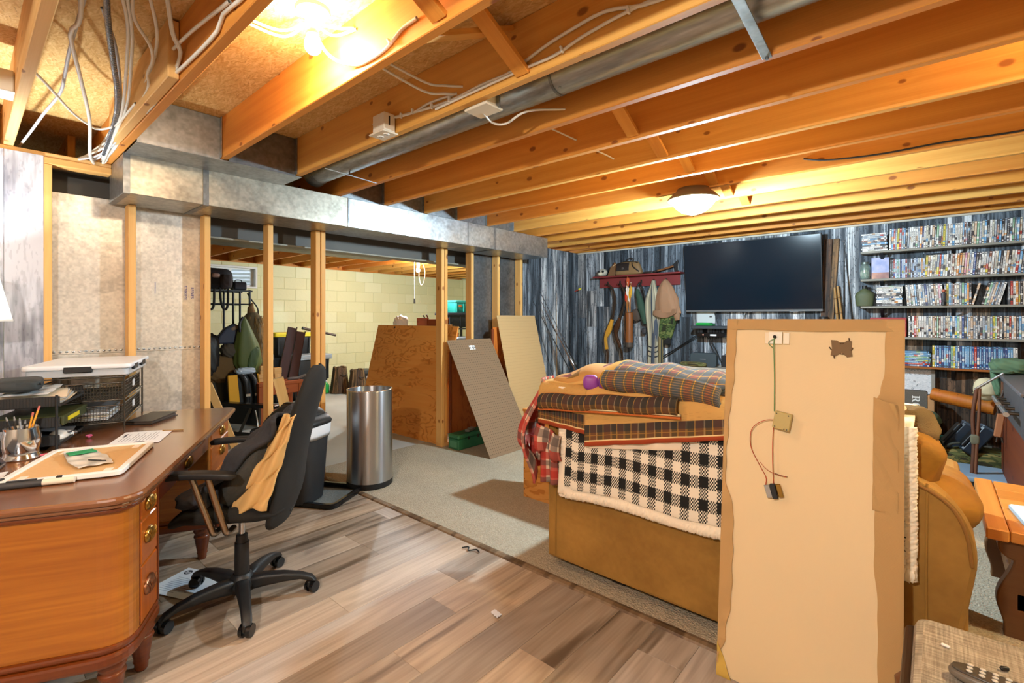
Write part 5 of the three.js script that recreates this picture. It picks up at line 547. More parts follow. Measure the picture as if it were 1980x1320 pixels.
{ // back of a stretched canvas leaning on the couch
  const A = Math.atan2(0.125, 1.295), c = thing('canvas_picture', 'tall canvas picture seen from its peach fabric back leaning against the couch', 'picture', [-0.60, 0, -1.82]); c.rotation.x = -A; const Wd = 0.528, Hh = 1.298;
  mesh('canvas_board', bx(0, Wd, 0.0, Hh, -0.035, -0.004, 0.003), std(0xe6dccb, 0.8), c); mesh('back_fabric', bx(0.004, Wd - 0.004, 0.004, Hh - 0.004, -0.004, -0.001, 0.001), M.kraft, c);
  const strip = (inner, outer, name) => { const g = sheet((u, v) => { const y = v * (Hh - 0.004) + 0.002, xi = inner(y), xo = outer; const wr = 0.0015 + 0.004 * Math.max(0, Math.sin(y * 21 + 1) * Math.sin(y * 7.3)) * Math.sin(u * PI) + 0.0035 * u * (0.5 + 0.5 * Math.sin(y * 37) * Math.sin(y * 9)); return [lerp(xo, xi, u), y, wr]; }, 10, 120, 0.002); return mesh(name, g, M.kraftDk, c); };
  const ip = pts => y => { for (let i = 0; i < pts.length - 1; i++) if (y <= pts[i + 1][0]) return lerp(pts[i][1], pts[i + 1][1], sst(0, 1, (y - pts[i][0]) / (pts[i + 1][0] - pts[i][0]))); return pts[pts.length - 1][1]; };
  const li = ip([[0, 0.012], [0.05, 0.004], [0.14, 0.026], [0.29, 0.044], [0.46, 0.044], [0.60, 0.041], [0.69, 0.012], [0.78, 0.010], [0.90, 0.016], [1.10, 0.031], [1.3, 0.036]]), ri = ip([[0, 0.467], [0.19, 0.468], [0.40, 0.467], [0.55, 0.457], [0.74, 0.458], [0.90, 0.454], [1.03, 0.455], [1.07, 0.470], [1.13, 0.479], [1.3, 0.482]]);
  strip(y => li(y) + 0.002 * Math.sin(y * 60), -0.001, 'folded_edge'); strip(y => ri(y) + 0.001 * Math.sin(y * 45), Wd + 0.001, 'folded_edge');
  mesh('folded_edge', sheet((u, v) => [lerp(0.0, Wd, u), lerp(Hh + 0.001, Hh - 0.041 + 0.002 * Math.sin(u * 9), v), 0.0015 + 0.0018 * Math.sin(u * 23) * v + 0.001 * v], 60, 6, 0.002), M.kraftDk, c);
  mesh('loose_flap', sheet((u, v) => { const y = 0.70 + 0.35 * v; return [lerp(0.452, 0.515, u), y - 0.02 * u * v, 0.003 + 0.014 * Math.sin(u * PI) * sst(0.55, 1, v) + 0.004 * Math.sin(v * 17 + u * 6)]; }, 14, 30, 0.002), M.kraftDk, c);
  mesh('bottom_tear', sheet((u, v) => [0.0 + 0.05 * u * (1 - v), 0.0 + 0.12 * v, 0.004 + 0.004 * Math.sin(v * 9)], 6, 14, 0.002), std(0xcda94e, 0.85), c);
  const hs = new THREE.Shape(); [[0.335, 1.229], [0.352, 1.228], [0.366, 1.216], [0.381, 1.229], [0.394, 1.226], [0.393, 1.199], [0.396, 1.176], [0.381, 1.172], [0.366, 1.187], [0.349, 1.174], [0.334, 1.177], [0.338, 1.2]].forEach(([x, y], i) => i ? hs.lineTo(x, y) : hs.moveTo(x, y)); const hg = new THREE.ShapeGeometry(hs); hg.translate(0, 0, 0.0004); mesh('hanger_cutout', hg, std(0x7c6346, 0.9), c);
  for (const [x, y, r] of [[0.334, 1.2, 0.5], [0.394, 1.2, -0.4], [0.366, 1.183, 1.5], [0.366, 1.219, 1.6], [0.345, 1.172, 0.2], [0.386, 1.231, 0.1]]) mesh('torn_edge', at(box(0.012, 0.004, 0.0015, 0.0005), x, y, 0.002, 0.4, 0, r + 1.57), std(0x5d452c, 0.9), c);
  mesh('switch_plate', [bx(0.146, 0.19, 1.209, 1.252, 0.0, 0.010, 0.001)], std(0xece3cd, 0.4), c); mesh('switch_wing', bx(0.133, 0.146, 1.209, 1.25, 0.0, 0.004, 0.0005), std(0xe3d3b4, 0.4), c); mesh('switch_wing', bx(0.193, 0.212, 1.21, 1.25, 0.0, 0.008, 0.0005), std(0xe9dcc0, 0.4), c); mesh('toggle', [at(new THREE.SphereGeometry(0.006, 10, 8), 0.167, 1.234, 0.016)], M.blk, c);
  const wire = (p, m, r = 0.0014) => mesh('wire', tube(p, r, 36, 6), m, c); const gr = std(0x2f7a35, 0.45), rd = std(0xb2411f, 0.45), bk = std(0x3a2f22, 0.5);
  wire([[0.167, 1.232, 0.018], [0.166, 1.20, 0.02], [0.169, 1.08, 0.012], [0.171, 0.97, 0.014]], gr); wire([[0.165, 1.225, 0.018], [0.152, 1.218, 0.02], [0.150, 1.207, 0.02], [0.163, 1.195, 0.02]], gr, 0.0012);
  wire([[0.172, 0.945, 0.012], [0.168, 0.88, 0.012], [0.169, 0.80, 0.012], [0.174, 0.71, 0.012]], rd); wire([[0.172, 0.94, 0.012], [0.145, 0.936, 0.014], [0.112, 0.915, 0.014], [0.096, 0.885, 0.013], [0.099, 0.83, 0.013], [0.13, 0.77, 0.012], [0.149, 0.735, 0.01], [0.148, 0.705, 0.01]], rd); wire([[0.128, 0.785, 0.01], [0.15, 0.765, 0.012], [0.177, 0.754, 0.012], [0.213, 0.75, 0.012]], rd, 0.001); wire([[0.177, 0.756, 0.011], [0.2, 0.752, 0.011], [0.216, 0.752, 0.011]], bk, 0.001);
  const cb = mesh('circuit_box', at(box(0.053, 0.060, 0.022, 0.002), 0.198, 0.940, 0.014, 0, 0, -0.16), std(0xb9a566, 0.4), c); for (const [x, y] of [[0.181, 0.965], [0.218, 0.96], [0.176, 0.92], [0.205, 0.913], [0.213, 0.912]]) mesh('screw', at(new THREE.CylinderGeometry(0.0022, 0.0022, 0.002, 8).rotateX(PI / 2), x, y, 0.026), M.gun, cb);
  const gz = mesh('battery_clip', at(box(0.018, 0.044, 0.006, 0.001), 0.158, 0.690, 0.012, 0, 0, 0.3), M.steel, c); mesh('clip_body', [at(box(0.016, 0.05, 0.012, 0.001), 0.176, 0.695, 0.014, 0, 0, 0.25)], M.blk, c); mesh('clip_spring', at(box(0.016, 0.044, 0.008, 0.002), 0.193, 0.70, 0.013, 0, 0, 0.3), M.brass, c);
}
// ---------- sheets leaning on the stud wall, tool box, fishing rods ----------
{
  const lean = (p, q) => Math.atan2(p, q);
  const pg = thing('pegboard', 'brown pegboard sheet with white sticker leaning against the studs', 'pegboard', [-3.05, 0.008, -3.50], 0); { const A = Math.atan2(0.60, 1.062), L = 1.22, Wd = 0.63; pg.rotation.set(0, PI / 2, 0); const inner = g => { g.applyMatrix4(new THREE.Matrix4().makeRotationX(-A)); return g; };
    mesh('board', inner(bx(-Wd / 2, Wd / 2, 0, L, -0.006, 0, 0.001)), std(0x836a50, 0.8), pg); const hs = []; for (let i = 0; i < 24; i++) for (let j = 0; j < 46; j++) { const x = -Wd / 2 + 0.022 + i * 0.0255, y = 0.03 + j * 0.0258; hs.push(new THREE.CircleGeometry(0.0038, 6).translate(x, y, 0.0006)); }
    stuff(mesh('peg_holes', inner(mergeGeometries(hs)), std(0x2e2014, 0.9), pg)); const t = canvasTex(64, 40, (x, w, h) => { x.fillStyle = '#f2f2ee'; x.fillRect(0, 0, w, h); x.fillStyle = '#333'; for (let i = 0; i < 14; i++) x.fillRect(24 + i * 2, 6, rnd() * 2, 16); x.fillRect(6, 6, 14, 20); x.fillRect(6, 30, 50, 3); }); mesh('sticker', inner(bx(-0.05, 0.03, 1.10, 1.15, 0.0, 0.0014, 0)), std(0xffffff, 0.6, { map: t }), pg).material.map.repeat.set(12.5, 20); }
  const ln = thing('hardboard_sheet', 'smooth tan hardboard sheet leaning behind the pegboard', 'board', [-3.31, 0.008, -4.235]); ln.rotation.y = PI / 2; { const A = Math.atan2(0.33, 1.315), L = 1.352; const g = bx(-0.335, 0.335, 0, L, -0.006, 0, 0.001); g.applyMatrix4(new THREE.Matrix4().makeRotationX(-A)); mesh('board', g, std(0xbf9d6c, 0.7, { bumpMap: T.linen, bumpScale: 0.0006 }), ln); const e = []; for (let i = 0; i < 40; i++) e.push(bx(-0.333, 0.333, 0.02 + i * 0.0333, 0.0215 + i * 0.0333, 0.0, 0.0006, 0)); const gg = mergeGeometries(e); gg.applyMatrix4(new THREE.Matrix4().makeRotationX(-A)); stuff(mesh('ribs', gg, std(0xad8b5c, 0.75), ln)); }
  const bp = thing('plywood_board', 'brown plywood panel, shade put into its colour, standing behind the pegboard', 'board', [-3.66, 0.008, -3.42]); mesh('panel', bx(-0.012, 0.0, 0, 0.95, -0.19, 0.17, 0.001), W(T.ply, 0xa86a34, 0.7), bp); mesh('edge_strip', bx(-0.012, 0.012, 0, 0.95, 0.172, 0.19, 0.001), W(T.pine, 0x7a4a24, 0.7), bp);  // brown ply darkened, shade behind the pegboard put in its colour
  const bq = thing('wood_offcut', 'orange wood panel standing behind the tan hardboard by the metal sheet', 'board', [-3.64, 0.008, -3.97]); mesh('panel', at(box(0.014, 1.18, 0.24, 0.001), 0, 0.59, 0, 0, 0, 0.02), W(T.ply, 0xc8863c, 0.7), bq); mesh('edge_strip', bx(-0.01, 0.01, 0, 1.16, 0.122, 0.15, 0.001), W(T.pine, 0x8a5428, 0.7), bq);
  const pl = thing('plywood_sheet', 'large knotty plywood sheet leaning back behind the stud wall', 'plywood', [-4.575, 0.0, -3.20]); { const A = Math.atan2(0.30, 1.2), g = bx(-0.745, 0.745, 0, 1.237, -0.016, 0, 0.001); g.applyMatrix4(new THREE.Matrix4().makeRotationX(-A)); mesh('sheet_face', g, W(T.ply, 0xf2c182, 0.6), pl); const e = bx(-0.746, 0.746, 1.2372, 1.239, -0.0155, -0.001, 0); e.applyMatrix4(new THREE.Matrix4().makeRotationX(-A)); mesh('top_edge', e, M.plyEdge, pl); const h = new THREE.CylinderGeometry(0.012, 0.012, 0.003, 12).rotateX(PI / 2).translate(-0.38, 1.212, 0.0); h.applyMatrix4(new THREE.Matrix4().makeRotationX(-A)); mesh('corner_hole', h, M.blk, pl); }
  const sp = thing('support_post', 'short wooden post leaning right of the plywood sheet', 'board', [-4.12, 0, -3.62]); mesh('post', at(box(0.06, 1.22, 0.035, 0.002), 0, 0.61, 0, 0, 0, -0.03), M.stud, sp); mesh('post_cap', bx(-0.05, 0.03, 1.20, 1.215, -0.03, 0.03, 0.001), M.studB, sp);
  const tb = thing('tool_box', 'old green metal tool box on the carpet below the pegboard', 'tool box', [-3.545, 0.008, -3.38]); const gm = std(0x2f6f4a, 0.45, { bumpMap: T.rough, bumpScale: 0.001 });
  mesh('box_body', bx(-0.075, 0.075, 0, 0.10, -0.2, 0.2, 0.005), gm, tb); mesh('lid', [bx(-0.079, 0.079, 0.102, 0.145, -0.204, 0.204, 0.012)], gm, tb); mesh('latch', [bx(0.076, 0.083, 0.085, 0.118, -0.075, -0.05, 0.002)], M.gun, tb); mesh('latch', [bx(0.076, 0.083, 0.085, 0.118, 0.06, 0.085, 0.002)], M.gun, tb); mesh('handle', tube([[0, 0.146, -0.06], [0, 0.158, -0.05], [0, 0.158, 0.05], [0, 0.146, 0.06]], 0.004, 16, 6), M.gun, tb); mesh('end_plate', bx(-0.05, 0.05, 0.02, 0.08, 0.199, 0.2025, 0.001), std(0x4c8a66, 0.4), tb);
  const gg = thing('oil_stone', 'grey stone block lying on the green tool box lid', 'stone', [-3.53, 0.156, -3.39], 0.3); mesh('stone_block', at(box(0.05, 0.025, 0.13, 0.004), 0, 0.0125, 0), std(0x6d6a5c, 0.8), gg); mesh('stone_cover', bx(-0.02, 0.03, 0.025, 0.03, -0.06, 0.02, 0.001), std(0x8a8474, 0.8), gg);
  const rods = [[[-3.16, 0.0, -5.22], [-3.80, 1.50, -4.74], 'leftmost dark fishing rod of the bundle leaning in the corner'], [[-3.13, 0.0, -5.24], [-3.79, 1.52, -4.88], 'brown fishing rod in the leaning corner bundle'], [[-3.06, 0.0, -5.22], [-3.78, 1.62, -4.86], 'long black fishing rod crossing the corner bundle'], [[-3.10, 0.0, -5.28], [-3.81, 1.40, -4.98], 'grey fishing rod with silver band in the corner bundle'], [[-3.03, 0.0, -5.30], [-3.82, 1.33, -5.02], 'rightmost dark fishing rod of the leaning bundle']];
  rods.forEach(([a, b, l], i) => { const r = thing('fishing_rod', l, 'fishing rod', a), d = b.map((x, j) => x - a[j]), p = t => d.map(x => x * t); mesh('blank', cyl(p(0.2), p(1), 0.010, 0.003, 8), [M.blk, std(0x5c3a1e, 0.4), M.blkGloss, M.dkGrey, M.blkGloss][i], r); mesh('grip', cyl(p(0), p(0.2), 0.013, 0.012, 12), i % 2 ? std(0x9a744a, 0.9) : M.blk, r); for (const t of [0.45, 0.6, 0.74, 0.86]) mesh('line_guide', at(new THREE.TorusGeometry(0.009, 0.0014, 5, 12), ...p(t).map((x, j) => x + (j === 0 ? 0.012 : 0)), 0, 0.8, 0), M.steel, r); if (i === 3) mesh('silver_band', cyl(p(0.50), p(0.55), 0.014, 0.013, 10), M.steel, r); });
  const up = [[-3.845, -5.30, 1.62, 'thin tan fishing rod standing against the left corner panelling'], [-3.845, -5.62, 1.30, 'short dark fishing rod standing near the room corner'], [-3.82, -5.80, 1.75, 'tall thin fishing rod with a red and yellow float in the corner'], [-3.68, -5.83, 1.55, 'slender fishing rod just right of the room corner']];
  up.forEach(([x, z, h, l], i) => { const r = thing('fishing_rod', l, 'fishing rod', [x, 0.008, z]); mesh('blank', cyl([0.02, 0.25, 0.01], [0, h, 0], 0.006, 0.002, 8), i ? M.blkGloss : std(0xb08a58, 0.5), r); mesh('grip', cyl([0.025, 0, 0.012], [0.02, 0.25, 0.01], 0.012, 0.011, 12), i % 2 ? std(0x9a744a, 0.9) : M.blk, r); mesh('reel', [at(new THREE.CylinderGeometry(0.028, 0.028, 0.03, 16).rotateZ(PI / 2), 0.045, 0.32, 0.03)], M.gun, r); mesh('reel_seat', bar([0.02, 0.3, 0.01], [0.045, 0.32, 0.03], 0.01, 0.01), M.steel, r); for (const t of [0.5, 0.7, 0.85]) mesh('line_guide', at(new THREE.TorusGeometry(0.008, 0.0013, 5, 12), 0.014, h * t, 0.004), M.steel, r); });
  const fl = thing('fishing_float', 'small red and yellow fishing float hanging at the corner rod tip', 'fishing float', [-3.80, 1.685, -5.76]); mesh('float_body', at(lathe([[0.001, 0], [0.015, 0.015], [0.016, 0.03], [0.004, 0.06]], 14), 0, 0, 0, 0, 0, -1.2), std(0xe6d63a, 0.4), fl); mesh('float_tip', cyl([0, 0, 0], [-0.07, -0.025, 0], 0.006, 0.002, 8), std(0xd8452a, 0.4), fl);
}
// ---------- television wall ----------
{
  const t = thing('television', 'large wall mounted flat screen television, switched off, tilted down', 'television', [-1.56, 1.362, -5.79]); t.rotation.x = 0.125; const w = 0.702, h = 0.79;
  mesh('screen_panel', bx(-w, w, 0.012, h, -0.02, 0.012, 0.004), M.blk, t); mesh('screen', bx(-w + 0.008, w - 0.008, 0.026, h - 0.008, 0.012, 0.0135, 0), phy(0x101d28, 0.14, { specularIntensity: 0.7 }), t); mesh('bezel', [bx(-w, w, 0.0, 0.022, -0.018, 0.016, 0.003)], std(0x8f979e, 0.3, { metalness: 0.7 }), t); mesh('logo_bar', bx(-0.03, 0.03, -0.006, 0.001, 0.004, 0.014, 0.001), M.steel, t); mesh('ir_window', bx(0.40, 0.48, -0.007, 0.001, 0.002, 0.013, 0.001), M.grey, t); mesh('rear_housing', bx(-0.4, 0.4, 0.1, 0.6, -0.055, -0.02, 0.01), M.blk, t);
  const p = thing('wood_plank', 'old brown plank standing upright just right of the television', 'plank', [-0.822, 1.27, -5.835]); mesh('plank_face', at(box(0.075, 0.83, 0.02, 0.002), -0.015, 0.41, 0, 0, 0, -0.035), W(T.barn, 0x8a5c3a, 0.7), p); mesh('plank_face', at(box(0.05, 0.83, 0.016, 0.002), 0.047, 0.41, 0, 0, 0, -0.06), W(T.barn, 0xa67a4c, 0.7), p);
  const r1 = thing('thin_rod', 'thin dark rod standing vertical right of the brown plank', 'rod', [-0.69, 1.0, -5.83]); mesh('shaft', cyl([0, 0, 0], [0, 1.06, 0], 0.006, 0.002, 8), M.blk, r1); mesh('tip_ring', at(new THREE.TorusGeometry(0.006, 0.0012, 5, 10), 0, 1.06, 0), M.steel, r1);
  const r2 = thing('thin_rod', 'thin dark rod slanting down to the right beside the vertical one', 'rod', [-0.60, 1.0, -5.83]); mesh('shaft', cyl([0, 0, 0], [-0.085, 1.03, 0], 0.009, 0.002, 8), M.blk, r2); mesh('tip_ring', at(new THREE.TorusGeometry(0.006, 0.0012, 5, 10), -0.085, 1.03, 0), M.steel, r2);
  [[-0.764, 1.60, -0.735, 'left bamboo stick standing right of the television'], [-0.738, 1.614, -0.69, 'right bamboo stick standing right of the television']].forEach(([xt, yt, xb, l]) => { const b = thing('bamboo_stick', l, 'stick', [xb, 1.0, -5.81]); mesh('cane', cyl([0.015, 0, 0], [xt - xb, yt - 1, 0], 0.013, 0.011, 12), std(0xa8804a, 0.5), b); for (const k of [0.3, 0.55, 0.8]) mesh('node', cyl([lerp(0.015, xt - xb, k), (yt - 1) * k, 0], [lerp(0.015, xt - xb, k + 0.02), (yt - 1) * (k + 0.02), 0], 0.0155, 0.0155, 12), std(0x7a5428, 0.5), b); });
  const cu = thing('small_speaker', 'small black can shaped speaker below the television corner', 'speaker', [-0.855, 1.20, -5.78]); mesh('can_body', lathe([[0.001, 0], [0.04, 0], [0.042, 0.01], [0.04, 0.095], [0.035, 0.105], [0.001, 0.105]], 24), M.blk, cu); mesh('can_rim', at(new THREE.TorusGeometry(0.036, 0.004, 6, 24), 0, 0.104, 0, PI / 2, 0, 0), M.dkGrey, cu); mesh('bracket', bx(-0.05, 0.05, -0.012, 0, -0.07, 0.05, 0.002), M.dkGrey, cu);
  const red = std(0x7d2b2b, 0.6, { bumpMap: T.rough, bumpScale: 0.001 });
  const cr = thing('coat_rack', 'dark red wooden coat rack shelf with five hooks on the barn board wall', 'coat rack', [0, 0, 0]); mesh('back_board', bx(-3.49, -2.356, 1.70, 1.832, -5.849, -5.825, 0.003), red, cr); mesh('shelf', bx(-3.54, -2.312, 1.832, 1.852, -5.849, -5.72, 0.003), red, cr);
  for (const x of [-3.36, -3.175, -2.87, -2.70, -2.535]) { const h = mesh('hook', [tube([[x, 1.765, -5.826], [x, 1.74, -5.80], [x, 1.735, -5.775], [x, 1.755, -5.765]], 0.006, 16, 6)], M.gun, cr); mesh('hook_plate', bx(x - 0.012, x + 0.012, 1.735, 1.785, -5.826, -5.822, 0.001), M.gun, h); }
  const bow = (l, P0, mat, z, w0, riser) => { const b = thing('recurve_bow', l, 'bow', [P0[3][0], P0[3][1], z]); const L = P0.map(([x, y]) => [x - P0[3][0], y - P0[3][1], 0]); const cv = new THREE.CatmullRomCurve3(L.map(p => V(...p)), false, 'catmullrom', 0.5), seg = (t0, t1, wf, th, m, n) => mesh(n, sheet((u, v) => { const t = lerp(t0, t1, v), c = cv.getPoint(t), g = cv.getTangent(t), nx = -g.y, ny = g.x, w = wf(v); return [c.x + nx * (u - 0.5) * w, c.y + ny * (u - 0.5) * w, 0]; }, 6, 30, th), m, b);
    seg(0, 0.40, v => 0.03 * (0.6 + 0.5 * v), 0.018, std(0x3a2a1e, 0.35), 'upper_limb'); seg(0.39, 0.80, v => 0.036 + 0.045 * Math.sin(v * PI) * (0.6 + 0.6 * Math.sin(v * 5 + 1)), 0.03, mat, 'riser'); seg(0.79, 1, v => 0.03 * (1 - 0.45 * v), 0.016, riser, 'lower_limb'); return b; };
  bow('recurve bow with bright yellow riser hung on the first hook', [[-3.323, 1.745], [-3.259, 1.68], [-3.219, 1.553], [-3.238, 1.365], [-3.287, 1.188], [-3.33, 1.08], [-3.359, 1.009], [-3.345, 0.882], [-3.327, 0.794], [-3.337, 0.55]], std(0xd69a36, 0.3), -5.765, 1, std(0x4a3220, 0.35));
  bow('dark brown recurve bow hung on the second hook', [[-3.14, 1.745], [-3.085, 1.648], [-3.067, 1.524], [-3.112, 1.364], [-3.167, 1.227], [-3.195, 1.139], [-3.195, 1.051], [-3.147, 0.928], [-3.112, 0.805], [-3.103, 0.58]], std(0x4c2f1c, 0.25), -5.76, 1, std(0x3a2616, 0.3));
  const qv = thing('leather_quiver', 'long brown leather quiver tube hanging below the red rack', 'quiver', [-2.999, 0.91, -5.745]); mesh('tube_body', lathe([[0.001, 0], [0.046, 0.0], [0.05, 0.01], [0.05, 0.44], [0.046, 0.452], [0.044, 0.44], [0.044, 0.03]], 28), std(0x8a4f22, 0.5, { bumpMap: T.rough, bumpScale: 0.001 }), qv); mesh('bottom_cap', lathe([[0.001, -0.004], [0.048, -0.004], [0.053, 0.005], [0.053, 0.055], [0.051, 0.06]], 28), std(0x4a4038, 0.6), qv); mesh('strap', tube([[-0.05, 0.06, 0.01], [-0.075, 0.3, 0.0], [-0.06, 0.42, 0], [-0.03, 0.6, -0.02], [0.0, 0.83, -0.03]], 0.006, 24, 6), std(0x5a3418, 0.6), qv);
  const ac = [0xd6331e, 0xe04a22, 0xe9e4da, 0xe9e4da, 0xe8b422, 0xe8b422, 0xc9552a], an = ['red fletched arrow at the left of the quiver', 'orange red fletched arrow in the quiver', 'white fletched arrow left of centre in the quiver', 'white fletched arrow right of centre in the quiver', 'yellow fletched arrow at the right of the quiver', 'amber fletched arrow at the far right of the quiver', 'rust fletched arrow standing highest in the quiver'];
  ac.forEach((c, i) => { const dx = -0.03 + i * 0.01, a = thing('arrow', an[i], 'arrow', [-2.999 + dx * 0.6, 1.0, -5.745 + 0.012 * ((i % 3) - 1)]); const tx = dx * 1.1, h = i === 6 ? 0.86 : 0.66 + 0.04 * (i % 3), kx = i === 6 ? -0.05 : tx; mesh('shaft', cyl([0, 0, 0], [kx, h, 0.01], 0.003, 0.003, 6), std(0xc07a30, 0.5), a); for (const q of [0, 2.1, 4.2]) mesh('fletching', at(ext([[0, 0], [0.016, 0.03], [0.018, 0.10], [0.004, 0.13], [0, 0.13]], 0.0012, 0), kx * 0.8, h - 0.17, 0.009, 0, q, -0.04), std(c, 0.6), a); mesh('nock', cyl([kx, h, 0.01], [kx * 1.02, h + 0.015, 0.01], 0.004, 0.003, 6), std(i === 6 ? 0xa2482a : 0xf0d8c0, 0.5), a); });
  const gp = thing('green_pack', 'slim dark green pack hanging from the third rack hook', 'pack', [-2.85, 1.745, -5.77]); mesh('pack_body', sheet((u, v) => { const a = u * 2 * PI, y = -0.08 - 0.45 * v, k = Math.sin(clamp(v * 0.94 + 0.03) * PI) ** 0.4, w = lerp(0.045, 0.05, v) * k; return [Math.cos(a) * w - 0.05 + 0.11 * v, y, Math.sin(a) * 0.04 * k + 0.006 * Math.sin(v * 14)]; }, 24, 24, 0.001), std(0x2f4a3a, 0.8), gp); mesh('strap', tube([[-0.02, 0.0, 0.0], [0.045, -0.12, 0.01], [0.075, -0.3, 0.01], [0.09, -0.52, 0], [0.085, -0.6, 0]], 0.011, 24, 8), M.blk, gp); mesh('strap', tube([[-0.02, 0.0, 0.0], [-0.055, -0.08, 0.01], [-0.06, -0.2, 0]], 0.009, 16, 8), M.blk, gp); mesh('side_pouch', at(pillow(0.10, 0.16, 0.06, 0.6, 0.05), -0.07, -0.42, -0.01, 0, 0, 0.3), std(0x4a3d33, 0.8), gp); mesh('buckle', at(pillow(0.06, 0.08, 0.04, 0.6), 0.045, -0.62, 0), M.dkGrey, gp);
  const st = canvasTex(256, 512, (x, w, h) => { x.fillStyle = '#a39c86'; x.fillRect(0, 0, w, h); for (let i = 0; i < 9; i++) { x.fillStyle = ['#3d4654', '#6d6a5f', '#cfc5a6', '#2b2f36'][i % 4]; x.fillRect(i * 30, 0, [14, 6, 10, 4][i % 4], h); } for (let j = 0; j < 3; j++) { x.strokeStyle = '#2a2c30'; x.lineWidth = 7; x.beginPath(); x.moveTo(0, 110 + j * 26); x.quadraticCurveTo(w / 2, 60 + j * 26, w, 110 + j * 26); x.stroke(); } });
  const po = thing('striped_poncho', 'grey and cream striped poncho hanging in long folds from the fourth hook', 'poncho', [-2.685, 1.76, -5.78]); mesh('cloth', sheet((u, v) => { const a = u * 2 * PI, w = lerp(0.02, 0.085, sst(0, 0.25, v)) + 0.012 * Math.sin(v * 7); const f = 1 + 0.16 * Math.sin(a * 5 + v * 3); return [Math.cos(a) * w * f + 0.01 - 0.01 * Math.sin(v * 6), -1.15 * v, Math.sin(a) * 0.04 * f + 0.01]; }, 48, 40, 0.001, 2, 1), std(0xffffff, 0.9, { map: st }), po); mesh('dark_fold', at(loft([[-0.38, 0.005, 0, 0.02, 0.02], [-0.3, 0, 0, 0.035, 0.03, 0.1], [0.15, 0.02, 0, 0.035, 0.026, 0.1], [0.36, 0.01, 0, 0.012, 0.012]], 20, 5), 0.02, -0.72, 0.03), std(0x49505c, 0.9), po); mesh('hem_flap', sheet((u, v) => [0.02 + 0.12 * u, -0.70 - 0.45 * v, 0.03 + 0.012 * Math.sin(u * 12)], 14, 14, 0.006, 0.6, 0.5), std(0xc8bb98, 0.9, { map: st }), po);
  const ct = thing('brown_coat', 'tan brown canvas coat hung by its hood on the last rack hook', 'coat', [-2.52, 1.76, -5.77]); mesh('coat_body', loft([[-0.42, 0.045, 0.01, 0.155, 0.05, 0.06], [-0.40, 0.04, 0.015, 0.162, 0.06, 0.06], [-0.25, 0.025, 0.02, 0.135, 0.075, 0.05], [-0.10, 0.015, 0.015, 0.095, 0.065, 0.04], [-0.02, 0.005, 0.01, 0.045, 0.04, 0.03], [0.01, 0, 0, 0.012, 0.012]], 40, 7), std(0xa2795a, 0.8, { bumpMap: T.rough, bumpScale: 0.003 }), ct); mesh('sleeve', at(loft([[-0.16, 0, 0, 0.03, 0.02], [-0.1, 0, 0, 0.042, 0.035, 0.05], [0.1, 0, 0, 0.05, 0.04, 0.04], [0.18, 0, 0, 0.02, 0.02]], 20, 5), 0.14, -0.34, 0.02, 0, 0, 0.12), std(0x9c7456, 0.8, { bumpMap: T.rough, bumpScale: 0.003 }), ct); mesh('flap', sheet((u, v) => [-0.13 + 0.30 * u, -0.38 - 0.05 * v - 0.05 * Math.sin(u * PI) * v + 0.02 * u, 0.07 + 0.01 * Math.sin(u * 8)], 20, 6, 0.006), std(0x8f6a4e, 0.8), ct);
  const cg = thing('camouflage_jacket', 'green camouflage jacket bundle hanging below the tan coat', 'jacket', [-2.51, 1.38, -5.78]); mesh('bundle', loft([[-0.36, -0.02, 0, 0.06, 0.03, 0.1], [-0.33, -0.02, 0, 0.085, 0.045, 0.1], [-0.2, 0.0, 0, 0.105, 0.055, 0.08], [-0.08, 0.02, 0.0, 0.115, 0.05, 0.06], [0.0, 0.02, 0, 0.10, 0.04]], 36, 6), std(0xb4d4a0, 0.9, { map: T.camo }), cg); mesh('cuff', at(loft([[-0.05, 0, 0, 0.04, 0.03], [-0.03, 0, 0, 0.05, 0.035, 0.05], [0.05, 0, 0, 0.045, 0.035]], 20, 5), 0.01, -0.37, 0.0), M.blkFab, cg); mesh('sleeve', at(pillow(0.08, 0.2, 0.06, 0.7, 0.08), 0.09, -0.12, 0.02, 0, 0, -0.25), std(0x8db384, 0.9, { map: T.camo }), cg);
  // on the rack shelf
  const sk = thing('pale_skull', 'small pale animal skull at the left end of the rack shelf', 'skull', [-3.41, 1.853, -5.77]); mesh('cranium', at(pillow(0.12, 0.095, 0.11, 0.9, 0.05), 0, 0.055, -0.01), std(0xd9d2be, 0.7, { bumpMap: T.bumpy, bumpScale: 0.006 }), sk); mesh('snout', at(pillow(0.07, 0.05, 0.08, 0.8), 0.0, 0.03, 0.05), std(0xcfc6ae, 0.7), sk); for (const s of [-1, 1]) mesh('eye_socket', at(new THREE.SphereGeometry(0.016, 10, 8), 0.03 * s, 0.065, 0.042), M.blk, sk);
  const wd = thing('antler_plaque', 'brown wedge of wood leaning beside the skull on the rack shelf', 'wood piece', [-3.255, 1.853, -5.775]); mesh('wedge', ext([[-0.07, 0], [0.03, 0], [0.065, 0.13], [0.03, 0.175], [0.02, 0.145], [-0.02, 0.12]], 0.04, 0.004), std(0x7a5636, 0.6), wd); mesh('notch', at(box(0.05, 0.012, 0.012, 0.002), 0.035, 0.14, 0.022, 0, 0, 0.5), std(0xb99a72, 0.6), wd);
